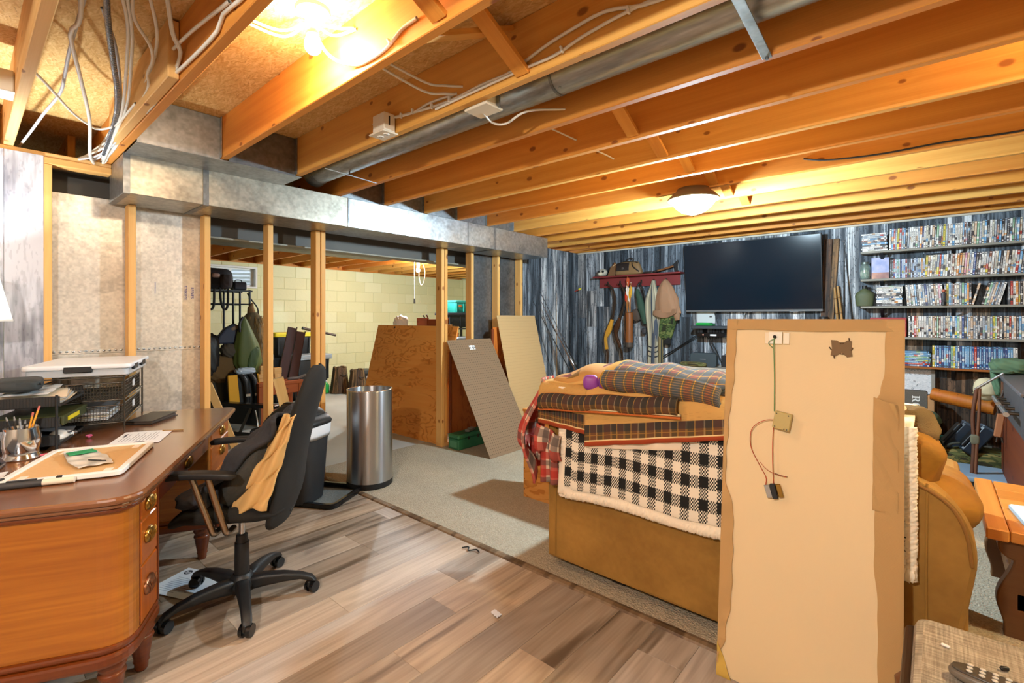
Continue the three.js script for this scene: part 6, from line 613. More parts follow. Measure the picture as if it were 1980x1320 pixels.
  const bg = thing('leather_bag', 'brown and black leather field bag with a top handle on the rack shelf', 'bag', [-3.02, 1.853, -5.775]); mesh('bag_body', loft([[0, 0, 0, 0.185, 0.055, 0, 0.5], [0.03, 0, 0, 0.19, 0.06, 0, 0.5], [0.11, 0, 0, 0.165, 0.055, 0.01, 0.6], [0.16, 0, 0, 0.14, 0.04, 0.01, 0.7], [0.17, 0, 0, 0.11, 0.02, 0, 0.8]], 40), std(0x8a6a44, 0.55), bg); mesh('dark_flap', sheet((u, v) => [-0.15 + 0.18 * u, 0.155 - 0.10 * v, 0.045 + 0.022 * Math.sin(v * 2)], 14, 10, 0.006), std(0x2a2320, 0.5), bg); mesh('trim', tube([[-0.15, 0.15, 0.03], [-0.05, 0.172, 0.02], [0.06, 0.165, 0.025], [0.14, 0.15, 0.03]], 0.008, 20, 6), std(0x241e1a, 0.5), bg); mesh('trim', tube([[0.06, 0.155, 0.035], [0.09, 0.10, 0.062], [0.17, 0.03, 0.05]], 0.008, 16, 6), std(0x241e1a, 0.5), bg); mesh('handle', tube([[-0.03, 0.165, 0], [-0.02, 0.205, 0], [0.03, 0.215, 0], [0.065, 0.20, 0], [0.07, 0.165, 0]], 0.006, 20, 6), std(0x2a2320, 0.5), bg); mesh('buckle', bx(-0.07, -0.045, 0.07, 0.10, 0.066, 0.072, 0.002), M.steel, bg);
  const kn = thing('sheathed_knife', 'small dark sheathed knife lying between bag and axe on the rack', 'knife', [-2.74, 1.853, -5.77]); mesh('sheath', at(pillow(0.14, 0.026, 0.04, 0.6), -0.01, 0.016, 0), std(0x2c211b, 0.5), kn); mesh('knife_handle', at(pillow(0.06, 0.02, 0.024, 0.7), 0.075, 0.017, 0), std(0x1a1614, 0.4), kn);
  const ax = thing('hatchet', 'hatchet with wooden handle lying at the right of the rack shelf', 'hatchet', [-2.52, 1.853, -5.77]); mesh('axe_handle', tube([[-0.14, 0.02, 0.01], [-0.05, 0.04, 0], [0.06, 0.065, 0], [0.14, 0.085, 0]], 0.012, 24, 8), std(0x7d4f2c, 0.5), ax); mesh('axe_head', ext([[0.10, 0.09], [0.13, 0.115], [0.155, 0.14], [0.165, 0.10], [0.165, 0.02], [0.135, 0.0], [0.12, 0.06]], 0.024, 0.004), std(0x1d1f22, 0.4), ax); mesh('grip_wrap', cyl([-0.145, 0.019, 0.01], [-0.10, 0.028, 0.008], 0.0145), std(0x1d1815, 0.7), ax);
  // under the television
  const ws = thing('media_shelf', 'small black wall shelf holding a media box under the television', 'shelf', [-1.95, 1.165, -5.849]); mesh('shelf_board', bx(-0.21, 0.24, 0, 0.035, 0, 0.2, 0.006), std(0x3a4147, 0.4), ws); mesh('bracket', [bx(-0.12, -0.09, -0.05, 0, 0, 0.15, 0.003)], M.blk, ws); mesh('bracket', bx(0.12, 0.15, -0.05, 0, 0, 0.15, 0.003), M.blk, ws);
  const mb = thing('set_top_box', 'slim black media box with a red light slung under the small shelf', 'media box', [-1.95, 1.07, -5.849]); mesh('case', bx(-0.15, 0.16, 0, 0.05, 0.02, 0.16, 0.004), M.blkGloss, mb); mesh('power_light', bx(-0.085, -0.075, 0.02, 0.03, 0.16, 0.163, 0.001), glow([1, 0.25, 0.08], 3), mb); mesh('clock_display', bx(0.0, 0.07, 0.015, 0.032, 0.16, 0.162, 0.0005), glow([0.55, 0.65, 0.75], 0.35), mb);
  const gb = thing('green_case', 'bright green flat case lying on the small wall shelf', 'case', [-2.02, 1.201, -5.78]); mesh('case_lower', bx(-0.11, 0.08, 0, 0.018, -0.06, 0.06, 0.003), std(0x178a3c, 0.4), gb); mesh('case_lid', bx(-0.105, 0.05, 0.018, 0.034, -0.055, 0.055, 0.003), std(0x22a548, 0.4), gb);
  const wp = thing('wall_plate', 'white cable wall plate on the boards under the television', 'wall plate', [-2.05, 1.23, -5.849]); mesh('plate', bx(-0.105, 0.105, 0, 0.15, 0, 0.006, 0.002), std(0xc9cfd2, 0.5), wp); mesh('port', at(pillow(0.03, 0.015, 0.01), 0.055, 0.075, 0.008), M.dkGrey, wp);
  for (const [dy, l] of [[0, 'upper black cable slanting down from the small media shelf'], [-0.018, 'lower black cable slanting down from the small media shelf']]) solo('cable', tube([[-2.08, 1.13 + dy, -5.80], [-2.3, 0.985 + dy, -5.82], [-2.55, 0.825 + dy * 1.4, -5.83], [-2.9, 0.62 + dy * 1.4, -5.83]], 0.005, 24, 6), M.blk, l, 'cable');
  [[[-2.0, 1.07, -5.75], [-1.97, 0.98, -5.77], [-1.92, 0.88, -5.78], [-1.82, 0.77, -5.80]], [[-1.99, 1.07, -5.77], [-1.93, 0.95, -5.79], [-1.89, 0.86, -5.80], [-1.86, 0.77, -5.80]], [[-1.78, 1.07, -5.77], [-1.79, 1.0, -5.78], [-1.765, 0.93, -5.80], [-1.78, 0.8, -5.81]], [[-1.95, 1.36, -5.82], [-1.92, 1.30, -5.80], [-1.90, 1.21, -5.80]], [[-1.58, 1.36, -5.82], [-1.61, 1.32, -5.81], [-1.64, 1.2, -5.82]]].forEach((p, i) => solo('cable', tube(p, 0.004, 20, 6), M.blk, ['left thin black cable dropping from the media box', 'second thin black cable dropping from the media box', 'right thin black cable dropping from the media box', 'short black cable under the left half of the television', 'short black cable under the right half of the television'][i], 'cable'));
  const cn = thing('media_console', 'pale wood low media console with square compartments behind the couch', 'console', [-1.45, 0, -5.64]); const cw = W(T.barnL, 0xd9cdb8, 0.6); mesh('top', bx(-0.82, 0.95, 0.70, 0.745, -0.2, 0.2, 0.003), cw, cn); for (const x of [-0.80, -0.42, -0.02, 0.38, 0.90]) mesh('divider', bx(x - 0.02, x + 0.02, 0.05, 0.70, -0.195, 0.195, 0.002), cw, cn); mesh('bottom', bx(-0.82, 0.92, 0.02, 0.06, -0.2, 0.2, 0.003), cw, cn); mesh('back', bx(-0.8, 0.9, 0.06, 0.70, -0.198, -0.185, 0.001), std(0x6b6258, 0.8), cn); for (const [a, b] of [[-0.40, -0.04], [0.0, 0.36]]) { const d = mesh('door', bx(a + 0.003, b - 0.003, 0.065, 0.695, 0.175, 0.197, 0.003), W(T.linen, 0xd8c28a, 0.7), cn); mesh('knob', at(new THREE.SphereGeometry(0.013, 12, 8), b - 0.05, 0.6, 0.205), M.blk, d); }
  const rt = thing('router', 'dark rounded wireless speaker box on the pale console', 'speaker', [-1.97, 0.746, -5.55], 0.1); mesh('speaker_case', ext(rrect(0.27, 0.14, 0.03), 0.10, 0.008).translate(0, 0.072, 0), std(0x2e3a40, 0.6, { bumpMap: T.weave, bumpScale: 0.0004 }), rt); mesh('badge', bx(-0.03, 0.03, 0.078, 0.083, 0.05, 0.052, 0), M.grey, rt);
  const cb = thing('camo_pouch', 'small pale camouflage pouch lying in front of the speaker box', 'pouch', [-2.06, 0.746, -5.47], -0.1); mesh('pouch_body', at(pillow(0.30, 0.05, 0.1, 0.6, 0.06), 0, 0.025, 0), std(0xf2e8c4, 0.9, { map: T.camo }), cb); mesh('pouch_zip', tube([[-0.12, 0.04, 0.045], [0, 0.048, 0.05], [0.12, 0.04, 0.045]], 0.003, 16, 5), std(0x5b5236, 0.6), cb);
  const ad = thing('power_brick', 'black upright adapter standing on the console by the canvas edge', 'adapter', [-1.76, 0.746, -5.6]); mesh('brick', bx(-0.03, 0.03, 0, 0.13, -0.03, 0.03, 0.005), M.blk, ad); mesh('brick_cord', tube([[0, 0.13, 0], [0.01, 0.17, -0.03], [0.0, 0.3, -0.2]], 0.004, 16, 6), M.blk, ad);
}
// ---------- right side: chest, table, upholstered stool, corner clutter ----------
{
  const dk2 = std(0x4a4a4e, 0.55, { metalness: 0.25, bumpMap: T.rough, bumpScale: 0.002 });
  const ch = thing('tool_chest', 'tall wooden work chest with dark metal drawer top and pipe handles at right', 'chest', [0.36, 0, -4.96]);
  mesh('cabinet_body', bx(0.0, 0.95, 0.03, 0.655, 0.0, 1.31, 0.004), W(T.pine, 0x7d4a24, 0.6), ch); mesh('drawer_case', bx(-0.015, 0.97, 0.655, 0.875, -0.02, 1.33, 0.006), dk2, ch); mesh('top_plate', bx(-0.03, 0.99, 0.885, 0.905, -0.05, 1.35, 0.004), std(0x5c5a60, 0.4, { metalness: 0.3 }), ch); mesh('shadow_gap', bx(0.0, 0.95, 0.873, 0.887, 0.0, 1.31, 0), M.blk, ch); for (const [z, m] of [[0.25, 0x6b4128], [0.31, 0x59341f]]) mesh('wood_inlay', bx(-0.02, -0.012, 0.68, 0.86, z - 0.025, z + 0.025, 0.001), std(m, 0.6), ch);
  for (const z of [0.62, 1.05]) { const h = mesh('pipe_handle', cyl([-0.07, 0.77, z - 0.16], [-0.07, 0.77, z + 0.16], 0.013, 0.013, 14), M.steel, ch); mesh('handle_foot', [cyl([-0.07, 0.77, z - 0.1], [-0.012, 0.77, z - 0.1], 0.01)], M.gun, h); mesh('handle_foot', cyl([-0.07, 0.77, z + 0.1], [-0.012, 0.77, z + 0.1], 0.01), M.gun, h); }
  const cl = thing('green_cloth', 'crumpled green cloth cap on the front corner of the chest', 'cloth', [0.40, 0.905, -4.86]); mesh('cloth_body', at(pillow(0.22, 0.11, 0.18, 0.8, 0.12), 0, 0.05, 0), std(0x4f6b52, 0.9), cl); mesh('brim', at(pillow(0.12, 0.03, 0.12, 0.8, 0.1), -0.05, 0.015, 0.08), std(0x465f4a, 0.9), cl); mesh('hanging_tail', at(pillow(0.05, 0.2, 0.09, 0.8, 0.1), -0.075, -0.06, 0.02, 0, 0, 0.15), std(0x557559, 0.9), cl);
  const cw = thing('camouflage_cloth', 'dark camouflage cloth heap lying on the chest top at right', 'cloth', [0.62, 0.905, -4.8]); mesh('heap', at(pillow(0.3, 0.06, 0.22, 0.8, 0.12), 0, 0.03, 0), M.camo, cw); mesh('fold', at(pillow(0.16, 0.04, 0.1, 0.8, 0.12), 0.03, 0.06, 0.02, 0, 0.4, 0), M.camo, cw);
  const hm = thing('cream_hat', 'round cream hat hanging beside the chest corner', 'hat', [0.285, 0.76, -5.07]); mesh('crown', at(pillow(0.14, 0.17, 0.12, 0.9, 0.02), 0, 0, 0), std(0xcfc3a0, 0.8), hm); mesh('hat_band', at(new THREE.TorusGeometry(0.068, 0.006, 6, 28), 0, -0.035, 0, PI / 2, 0, 0), std(0x8b7b58, 0.8), hm); mesh('hook', tube([[0.05, 0.07, 0], [0.07, 0.1, 0], [0.085, 0.06, 0.05]], 0.004, 12, 6), M.gun, hm);
  const ws = thing('leather_strap', 'brown leather strap loop hanging from a rod beside the chest', 'strap', [0.20, 0, -4.72]); mesh('strap', tube([[0.02, 0.80, 0], [0.0, 0.6, 0.0], [0.005, 0.4, 0.01], [-0.01, 0.12, 0.02]], 0.012, 30, 8), std(0x5a3522, 0.6), ws); mesh('strap', tube([[0.035, 0.80, 0], [0.03, 0.6, 0.01], [0.02, 0.4, 0.02], [0.01, 0.12, 0.03]], 0.009, 30, 8), std(0x6b4128, 0.6), ws); mesh('rod', cyl([0.01, 0.79, 0], [0.15, 0.92, 0.05], 0.008), M.steel, ws); mesh('buckle_pad', at(pillow(0.05, 0.07, 0.03, 0.6), 0.01, 0.44, 0.015), std(0x6b6a56, 0.8), ws);
  const sh = thing('leather_sheath', 'short tan leather sheath hanging left of the chest side', 'sheath', [0.325, 0.57, -4.62]); mesh('sheath_body', at(box(0.04, 0.16, 0.02, 0.006), 0, 0, 0, 0, 0, -0.12), std(0x9c6440, 0.6), sh); mesh('sheath_strap', tube([[-0.005, 0.08, 0], [-0.01, 0.15, 0], [0.01, 0.2, 0.01], [0.02, 0.24, 0.0]], 0.006, 16, 6), std(0x3b2b20, 0.6), sh); for (const x of [-0.01, 0.012]) mesh('tie_end', cyl([x, -0.08, 0], [x * 1.4, -0.115, 0], 0.005), std(0x33271e, 0.7), sh);
  const lg = thing('yellow_log', 'yellow wooden post piece jutting out behind the chest', 'log', [0.18, 0.60, -5.35]); mesh('log_body', cyl([-0.20, 0.06, 0], [0.17, 0.0, 0.1], 0.052, 0.056, 20), W(T.pine, 0xc79a34, 0.6), lg); mesh('log_end', cyl([-0.202, 0.0604, -0.0005], [-0.199, 0.06, 0], 0.046, 0.046, 20), std(0xc7a04a, 0.8), lg); mesh('log_stand', bx(0.05, 0.12, -0.60, -0.05, 0.04, 0.10, 0.004), M.barnBrown[1], lg);
  const gt = thing('green_cooler', 'dark green metal cooler box with cream band on the carpet', 'cooler', [0.07, 0.008, -5.42]); const gm = std(0x123f31, 0.35); mesh('box_body', slab(rrect(0.26, 0.22, 0.03), 0, 0.225, 0.006), gm, gt); mesh('cream_band', slab(rrect(0.265, 0.225, 0.03), 0.225, 0.24, 0.003), std(0xd9cfae, 0.5), gt); mesh('lid', [slab(rrect(0.262, 0.222, 0.03), 0.24, 0.285, 0.015)], std(0x17503e, 0.35), gt); mesh('wire_handle', tube([[0.13, 0.22, 0.05], [0.22, 0.225, 0.05], [0.24, 0.235, 0.03], [0.22, 0.24, 0.0], [0.13, 0.235, 0.0]], 0.006, 24, 6), M.steel, gt); mesh('dent_plate', bx(-0.06, 0.08, 0.03, 0.15, 0.109, 0.1115, 0.004), gm, gt);
  const gb = thing('green_satchel', 'dark green canvas satchel slumped beside the couch arm', 'bag', [-0.10, 0.45, -5.1]); mesh('satchel_body', at(pillow(0.24, 0.5, 0.2, 0.7, 0.08), 0, -0.2, 0), std(0x2f3d2c, 0.9), gb); mesh('satchel_flap', at(pillow(0.25, 0.12, 0.21, 0.8, 0.1), 0.01, 0.04, 0), std(0x3a4a35, 0.9), gb); mesh('buckle_strip', bx(0.04, 0.06, -0.25, 0.02, 0.1, 0.11, 0.002), M.grey, gb);
  const sh2 = (x, z, t, l) => { const s = thing('shoe_case', l, 'case', [x, 0.34, z], t); mesh('case_body', at(box(0.09, 0.24, 0.07, 0.012), 0, 0.02, 0, 0, 0, -0.6), std(0x2b3440, 0.4), s); mesh('case_rim', at(box(0.095, 0.02, 0.075, 0.005), 0.065, 0.115, 0, 0, 0, -0.6), std(0x46525f, 0.4), s); mesh('case_hinge', at(box(0.02, 0.18, 0.075, 0.004), -0.045, 0.05, 0.0, 0, 0, -0.6), M.blk, s); };
  sh2(0.14, -5.2, 0.2, 'left dark tilted instrument case above the camouflage bag'); sh2(0.24, -5.12, 0.25, 'right dark tilted instrument case above the camouflage bag');
  const cm = thing('camo_duffel', 'olive camouflage duffel bag behind the plastic bin near the chest', 'bag', [0.22, 0.13, -5.25]); mesh('duffel_body', at(pillow(0.44, 0.26, 0.3, 0.6, 0.06), 0, 0.03, 0), std(0xdcd6a8, 0.9, { map: T.camo }), cm); mesh('side_pouch', at(pillow(0.12, 0.2, 0.1, 0.6, 0.05), -0.06, 0.0, 0.16), std(0xb8b27e, 0.9, { map: T.camo }), cm); mesh('bag_strap', tube([[-0.2, 0.1, 0.1], [-0.1, 0.19, 0.14], [0.1, 0.19, 0.14]], 0.01, 20, 6), std(0x3a3a30, 0.8), cm);
  const pn = thing('plastic_bin', 'dark plastic storage bin with pale blue lid beside the chest', 'storage bin', [0.245, 0.008, -4.78]); mesh('bin_tub', loft([[0, 0, 0, 0.10, 0.16, 0, 0.4], [0.16, 0, 0, 0.12, 0.18, 0, 0.4], [0.162, 0, 0, 0.1, 0.16, 0, 0.4]], 40), std(0x2a3138, 0.45), pn); mesh('bin_lid', [slab(rrect(0.26, 0.38, 0.04), 0.16, 0.195, 0.01)], std(0x8aa2b8, 0.4), pn); mesh('lid_clip', bx(-0.04, 0.04, 0.10, 0.18, 0.18, 0.195, 0.004), std(0x9db3c6, 0.4), pn); mesh('yellow_label', bx(0.045, 0.10, 0.03, 0.14, 0.178, 0.181, 0), std(0xe6c81e, 0.5), pn);
  // framed print and dark case behind the canvas
  const ft = canvasTex(512, 1024, (x, w, h) => { x.fillStyle = '#d6dade'; x.fillRect(0, 0, w, h); for (let i = 0; i < 2600; i++) { x.fillStyle = rnd() < 0.5 ? 'rgba(240,240,244,0.5)' : 'rgba(150,160,172,0.28)'; x.fillRect(rnd() * w, rnd() * h, rr(6, 26), rr(3, 9)); } for (let j = 0; j < 4; j++) { x.fillStyle = 'rgba(70,82,98,0.5)'; for (let i = 0; i < 44; i++) x.fillRect(150 + rnd() * 340, 60 + j * 42 + rnd() * 16, rr(3, 12), rr(3, 8)); } x.fillStyle = '#4a5058'; x.font = 'bold 34px monospace'; x.save(); 'HAOLCH'.split('').forEach((c, i) => { x.save(); x.translate(330 + (i % 2) * 40 - i * 12, 300 + i * 42); x.rotate(i * 0.12 - 0.2); x.fillText(c, 0, 0); x.restore(); }); x.restore(); }, 0.36, 0.84);
  const fp = thing('framed_print', 'tall speckled white print in a grey frame leaning on the wall behind the canvas', 'framed print', [-0.20, 0.10, -5.80]); fp.rotation.x = -0.03; const fm = std(0x8d8b84, 0.6); mesh('frame_side', bx(0.172, 0.20, 0, 0.86, 0, 0.03, 0.003), fm, fp); mesh('frame_side', bx(-0.20, -0.172, 0, 0.86, 0, 0.03, 0.003), fm, fp); mesh('frame_rail', bx(-0.172, 0.172, 0.832, 0.86, 0, 0.03, 0.003), fm, fp); mesh('frame_rail', bx(-0.172, 0.172, 0, 0.028, 0, 0.03, 0.003), fm, fp);
  { const g = new THREE.PlaneGeometry(0.344, 0.804); mesh('print', at(g, 0, 0.43, 0.012), std(0xffffff, 0.5, { map: ft }), fp); ft.repeat.set(1, 1); }
  const ct = canvasTex(256, 256, (x, w, h) => { x.fillStyle = '#57534c'; x.fillRect(0, 0, w, h); for (let i = 0; i < 900; i++) { x.fillStyle = 'rgba(110,104,94,0.35)'; x.fillRect(rnd() * w, rnd() * h, 4, 3); } x.fillStyle = '#d5d8d6'; x.font = 'bold 78px serif'; x.save(); x.translate(150, 30); x.rotate(PI / 2); x.fillText('RODN', 0, 0); x.restore(); x.font = '44px serif'; x.save(); x.translate(62, 60); x.rotate(PI / 2); x.fillText('JULY', 0, 0); x.restore(); });
  const cs = thing('grey_print_box', 'flat grey box printed with pale sideways letters before the framed print', 'box', [-0.17, 0.36, -5.60]); mesh('box_body', bx(-0.13, 0.12, 0, 0.29, -0.05, 0.05, 0.012), std(0x57534c, 0.7), cs); mesh('printed_face', at(new THREE.PlaneGeometry(0.24, 0.28), -0.005, 0.145, 0.051), std(0xffffff, 0.7, { map: ct }), cs); mesh('tan_edge', bx(0.12, 0.165, 0, 0.26, -0.05, 0.05, 0.004), std(0xb98a5c, 0.8), cs); mesh('box_support', bx(-0.12, 0.15, -0.35, 0, -0.05, 0.05, 0.004), M.kraftDk, cs);
  // coffee table
  const tw = W(T.pine2, 0xe2b070, 0.45), tb = thing('trestle_table', 'rustic orange wood table with carved trestle legs at the right edge', 'table', [0.155, 0, -3.55]);
  for (let i = 0; i < 5; i++) mesh('top_plank', bx(0.07, 0.95, 0.405, 0.45, 0.012 + i * 0.159, 0.012 + (i + 1) * 0.159 - 0.003, 0.004), [tw, W(T.pine2, 0xd8a462, 0.45), W(T.pine2, 0xe8bc80, 0.45)][i % 3], tb); mesh('breadboard_end', bx(0.0, 0.067, 0.404, 0.451, 0.0, 0.81, 0.005), tw, tb);
  const tr = new THREE.Shape(); tr.moveTo(0.03, 0.0); tr.lineTo(0.22, 0.0); tr.bezierCurveTo(0.20, 0.07, 0.10, 0.08, 0.11, 0.16); tr.bezierCurveTo(0.13, 0.22, 0.17, 0.26, 0.15, 0.32); tr.bezierCurveTo(0.17, 0.36, 0.24, 0.37, 0.25, 0.40); tr.lineTo(0.02, 0.40); tr.bezierCurveTo(0.0, 0.36, 0.02, 0.33, 0.06, 0.32); tr.bezierCurveTo(0.05, 0.24, 0.0, 0.2, 0.01, 0.13); tr.bezierCurveTo(0.02, 0.09, 0.04, 0.05, 0.03, 0.0);
  for (const [x, z] of [[0.03, 0.72], [0.03, 0.12], [0.62, 0.72], [0.62, 0.12]]) mesh('carved_leg', ext(tr, 0.06, 0.006, 10).translate(x, 0, z), W(T.pine2, 0x70553a, 0.55), tb); mesh('stretcher', bx(0.14, 0.68, 0.12, 0.19, 0.38, 0.44, 0.004), W(T.pine2, 0x70553a, 0.55), tb); mesh('cross_bar', bx(0.09, 0.15, 0.12, 0.19, 0.1, 0.75, 0.004), W(T.pine2, 0x70553a, 0.55), tb);
  const pd = thing('paper_pad', 'thick white paper pad with pale blue edges on the wooden table', 'paper pad', [0.42, 0.452, -2.98], 0.12); mesh('pages', bx(-0.16, 0.16, 0, 0.018, -0.11, 0.11, 0.001), std(0xf3f1ea, 0.7), pd); mesh('blue_edge', [bx(-0.163, -0.160, 0, 0.016, -0.11, 0.11, 0.0005)], std(0x9fc3d8, 0.6), pd); mesh('top_sheet', at(sheet((u, v) => [(u - 0.5) * 0.32, 0.02 + 0.006 * u * u, (v - 0.5) * 0.22], 8, 3, 0.0008), 0.003, 0, 0.002), M.paper, pd);
  const rp = thing('red_packet', 'small pink packet at the far right edge of the wooden table', 'packet', [0.56, 0.452, -3.3]); mesh('packet_body', at(pillow(0.1, 0.02, 0.07, 0.5, 0.05), 0, 0.011, 0), std(0xd2507e, 0.5), rp); mesh('packet_seal', bx(0.045, 0.06, 0.006, 0.012, -0.03, 0.03, 0.001), std(0xe8a8c0, 0.5), rp);
  // upholstered stool with telephone
  const os = thing('upholstered_bench', 'oatmeal linen upholstered bench with dark carved wood frame in the foreground', 'bench', [-0.05, 0, -1.79]);
  mesh('seat_pad', [slab(rrect(0.72, 0.66, 0.03), 0.37, 0.452, 0.02).translate(0.385, 0, 0.33)], M.linen, os); mesh('pad_piping', tube([[0.03, 0.435, 0.004], [0.385, 0.437, -0.002], [0.74, 0.435, 0.004]], 0.006, 20, 6), M.linen, os); const dw_ = W(T.mahogTop, 0x5b4a40, 0.4); mesh('apron', bx(0.0, 0.77, 0.30, 0.385, 0.004, 0.65, 0.01), dw_, os); mesh('side_rail', slab(rrect(0.03, 0.62, 0.012), 0.27, 0.43, 0.008).translate(0.008, 0, 0.33), dw_, os);
  for (const [x, z] of [[0.03, 0.05], [0.03, 0.6], [0.74, 0.05], [0.74, 0.6]]) mesh('cabriole_leg', loft([[0, -0.01, 0, 0.02, 0.02, 0, 0.8], [0.03, -0.012, 0, 0.026, 0.026], [0.08, 0.0, 0, 0.016, 0.016], [0.18, 0, 0, 0.022, 0.022], [0.25, -0.03, 0, 0.034, 0.034, 0.04], [0.29, -0.03, 0, 0.036, 0.036, 0.04], [0.33, -0.005, 0, 0.028, 0.028], [0.37, 0, 0, 0.025, 0.025]], 20, 6).translate(x, 0, z), std(0x6b3d1e, 0.35), os);
  const ph = thing('cordless_phone', 'grey cordless telephone handset with silver keys lying on the linen bench', 'telephone', [0.122, 0.454, -1.535], -0.12); mesh('handset', at(pillow(0.20, 0.03, 0.062, 0.7, 0, 18), 0, 0.015, 0), std(0x6f665a, 0.4), ph); mesh('face_plate', at(pillow(0.185, 0.012, 0.05, 0.7, 0, 16), -0.002, 0.027, 0), std(0x4b453d, 0.35), ph); mesh('lcd', at(box(0.036, 0.003, 0.034, 0.001), 0.05, 0.033, 0), std(0x9a9c78, 0.3), ph);
  for (let i = 0; i < 4; i++) for (let j = 0; j < 3; j++) { const g = new THREE.SphereGeometry(0.0055, 10, 6); g.scale(1.1, 0.55, 0.85); mesh('key', at(g, -0.062 + i * 0.021, 0.0335, -0.014 + j * 0.014), std(0xc9c3b6, 0.35), ph); } mesh('chrome_edge', at(new THREE.TorusGeometry(0.5, 0.012, 6, 60).rotateX(PI / 2).scale(0.195, 0.5, 0.06), 0, 0.014, 0), M.steel, ph);
  const c1 = solo('white_chip', at(box(0.018, 0.006, 0.008, 0.002), 0.02, 0.456, -1.67, 0, -0.3, 0), M.white, 'tiny white plastic chip on the linen bench behind the telephone', 'plastic chip'); const c2 = solo('black_clip', at(pillow(0.02, 0.01, 0.01, 0.7, 0.1, 8), 0.125, 0.458, -1.65, 0, 0.6, 0), M.blk, 'tiny black clip on the linen bench right of the telephone', 'clip');
  // litter on the floor
  solo('foil_scrap', sheet((u, v) => [-1.465 + 0.05 * u, 0.006 + 0.006 * Math.abs(Math.sin(u * 9 + v * 7)), -1.56 + 0.03 * v + 0.01 * u], 8, 6, 0.001), std(0xe6e8ec, 0.3), 'small crumpled scrap of white foil on the vinyl planks', 'scrap'); solo('twisted_tie', tube([[-2.0, 0.006, -1.86], [-1.97, 0.012, -1.88], [-1.95, 0.006, -1.86], [-1.92, 0.01, -1.89], [-1.89, 0.006, -1.885]], 0.004, 24, 6), M.blk, 'black twisted tie on the planks by the threshold', 'tie');
}
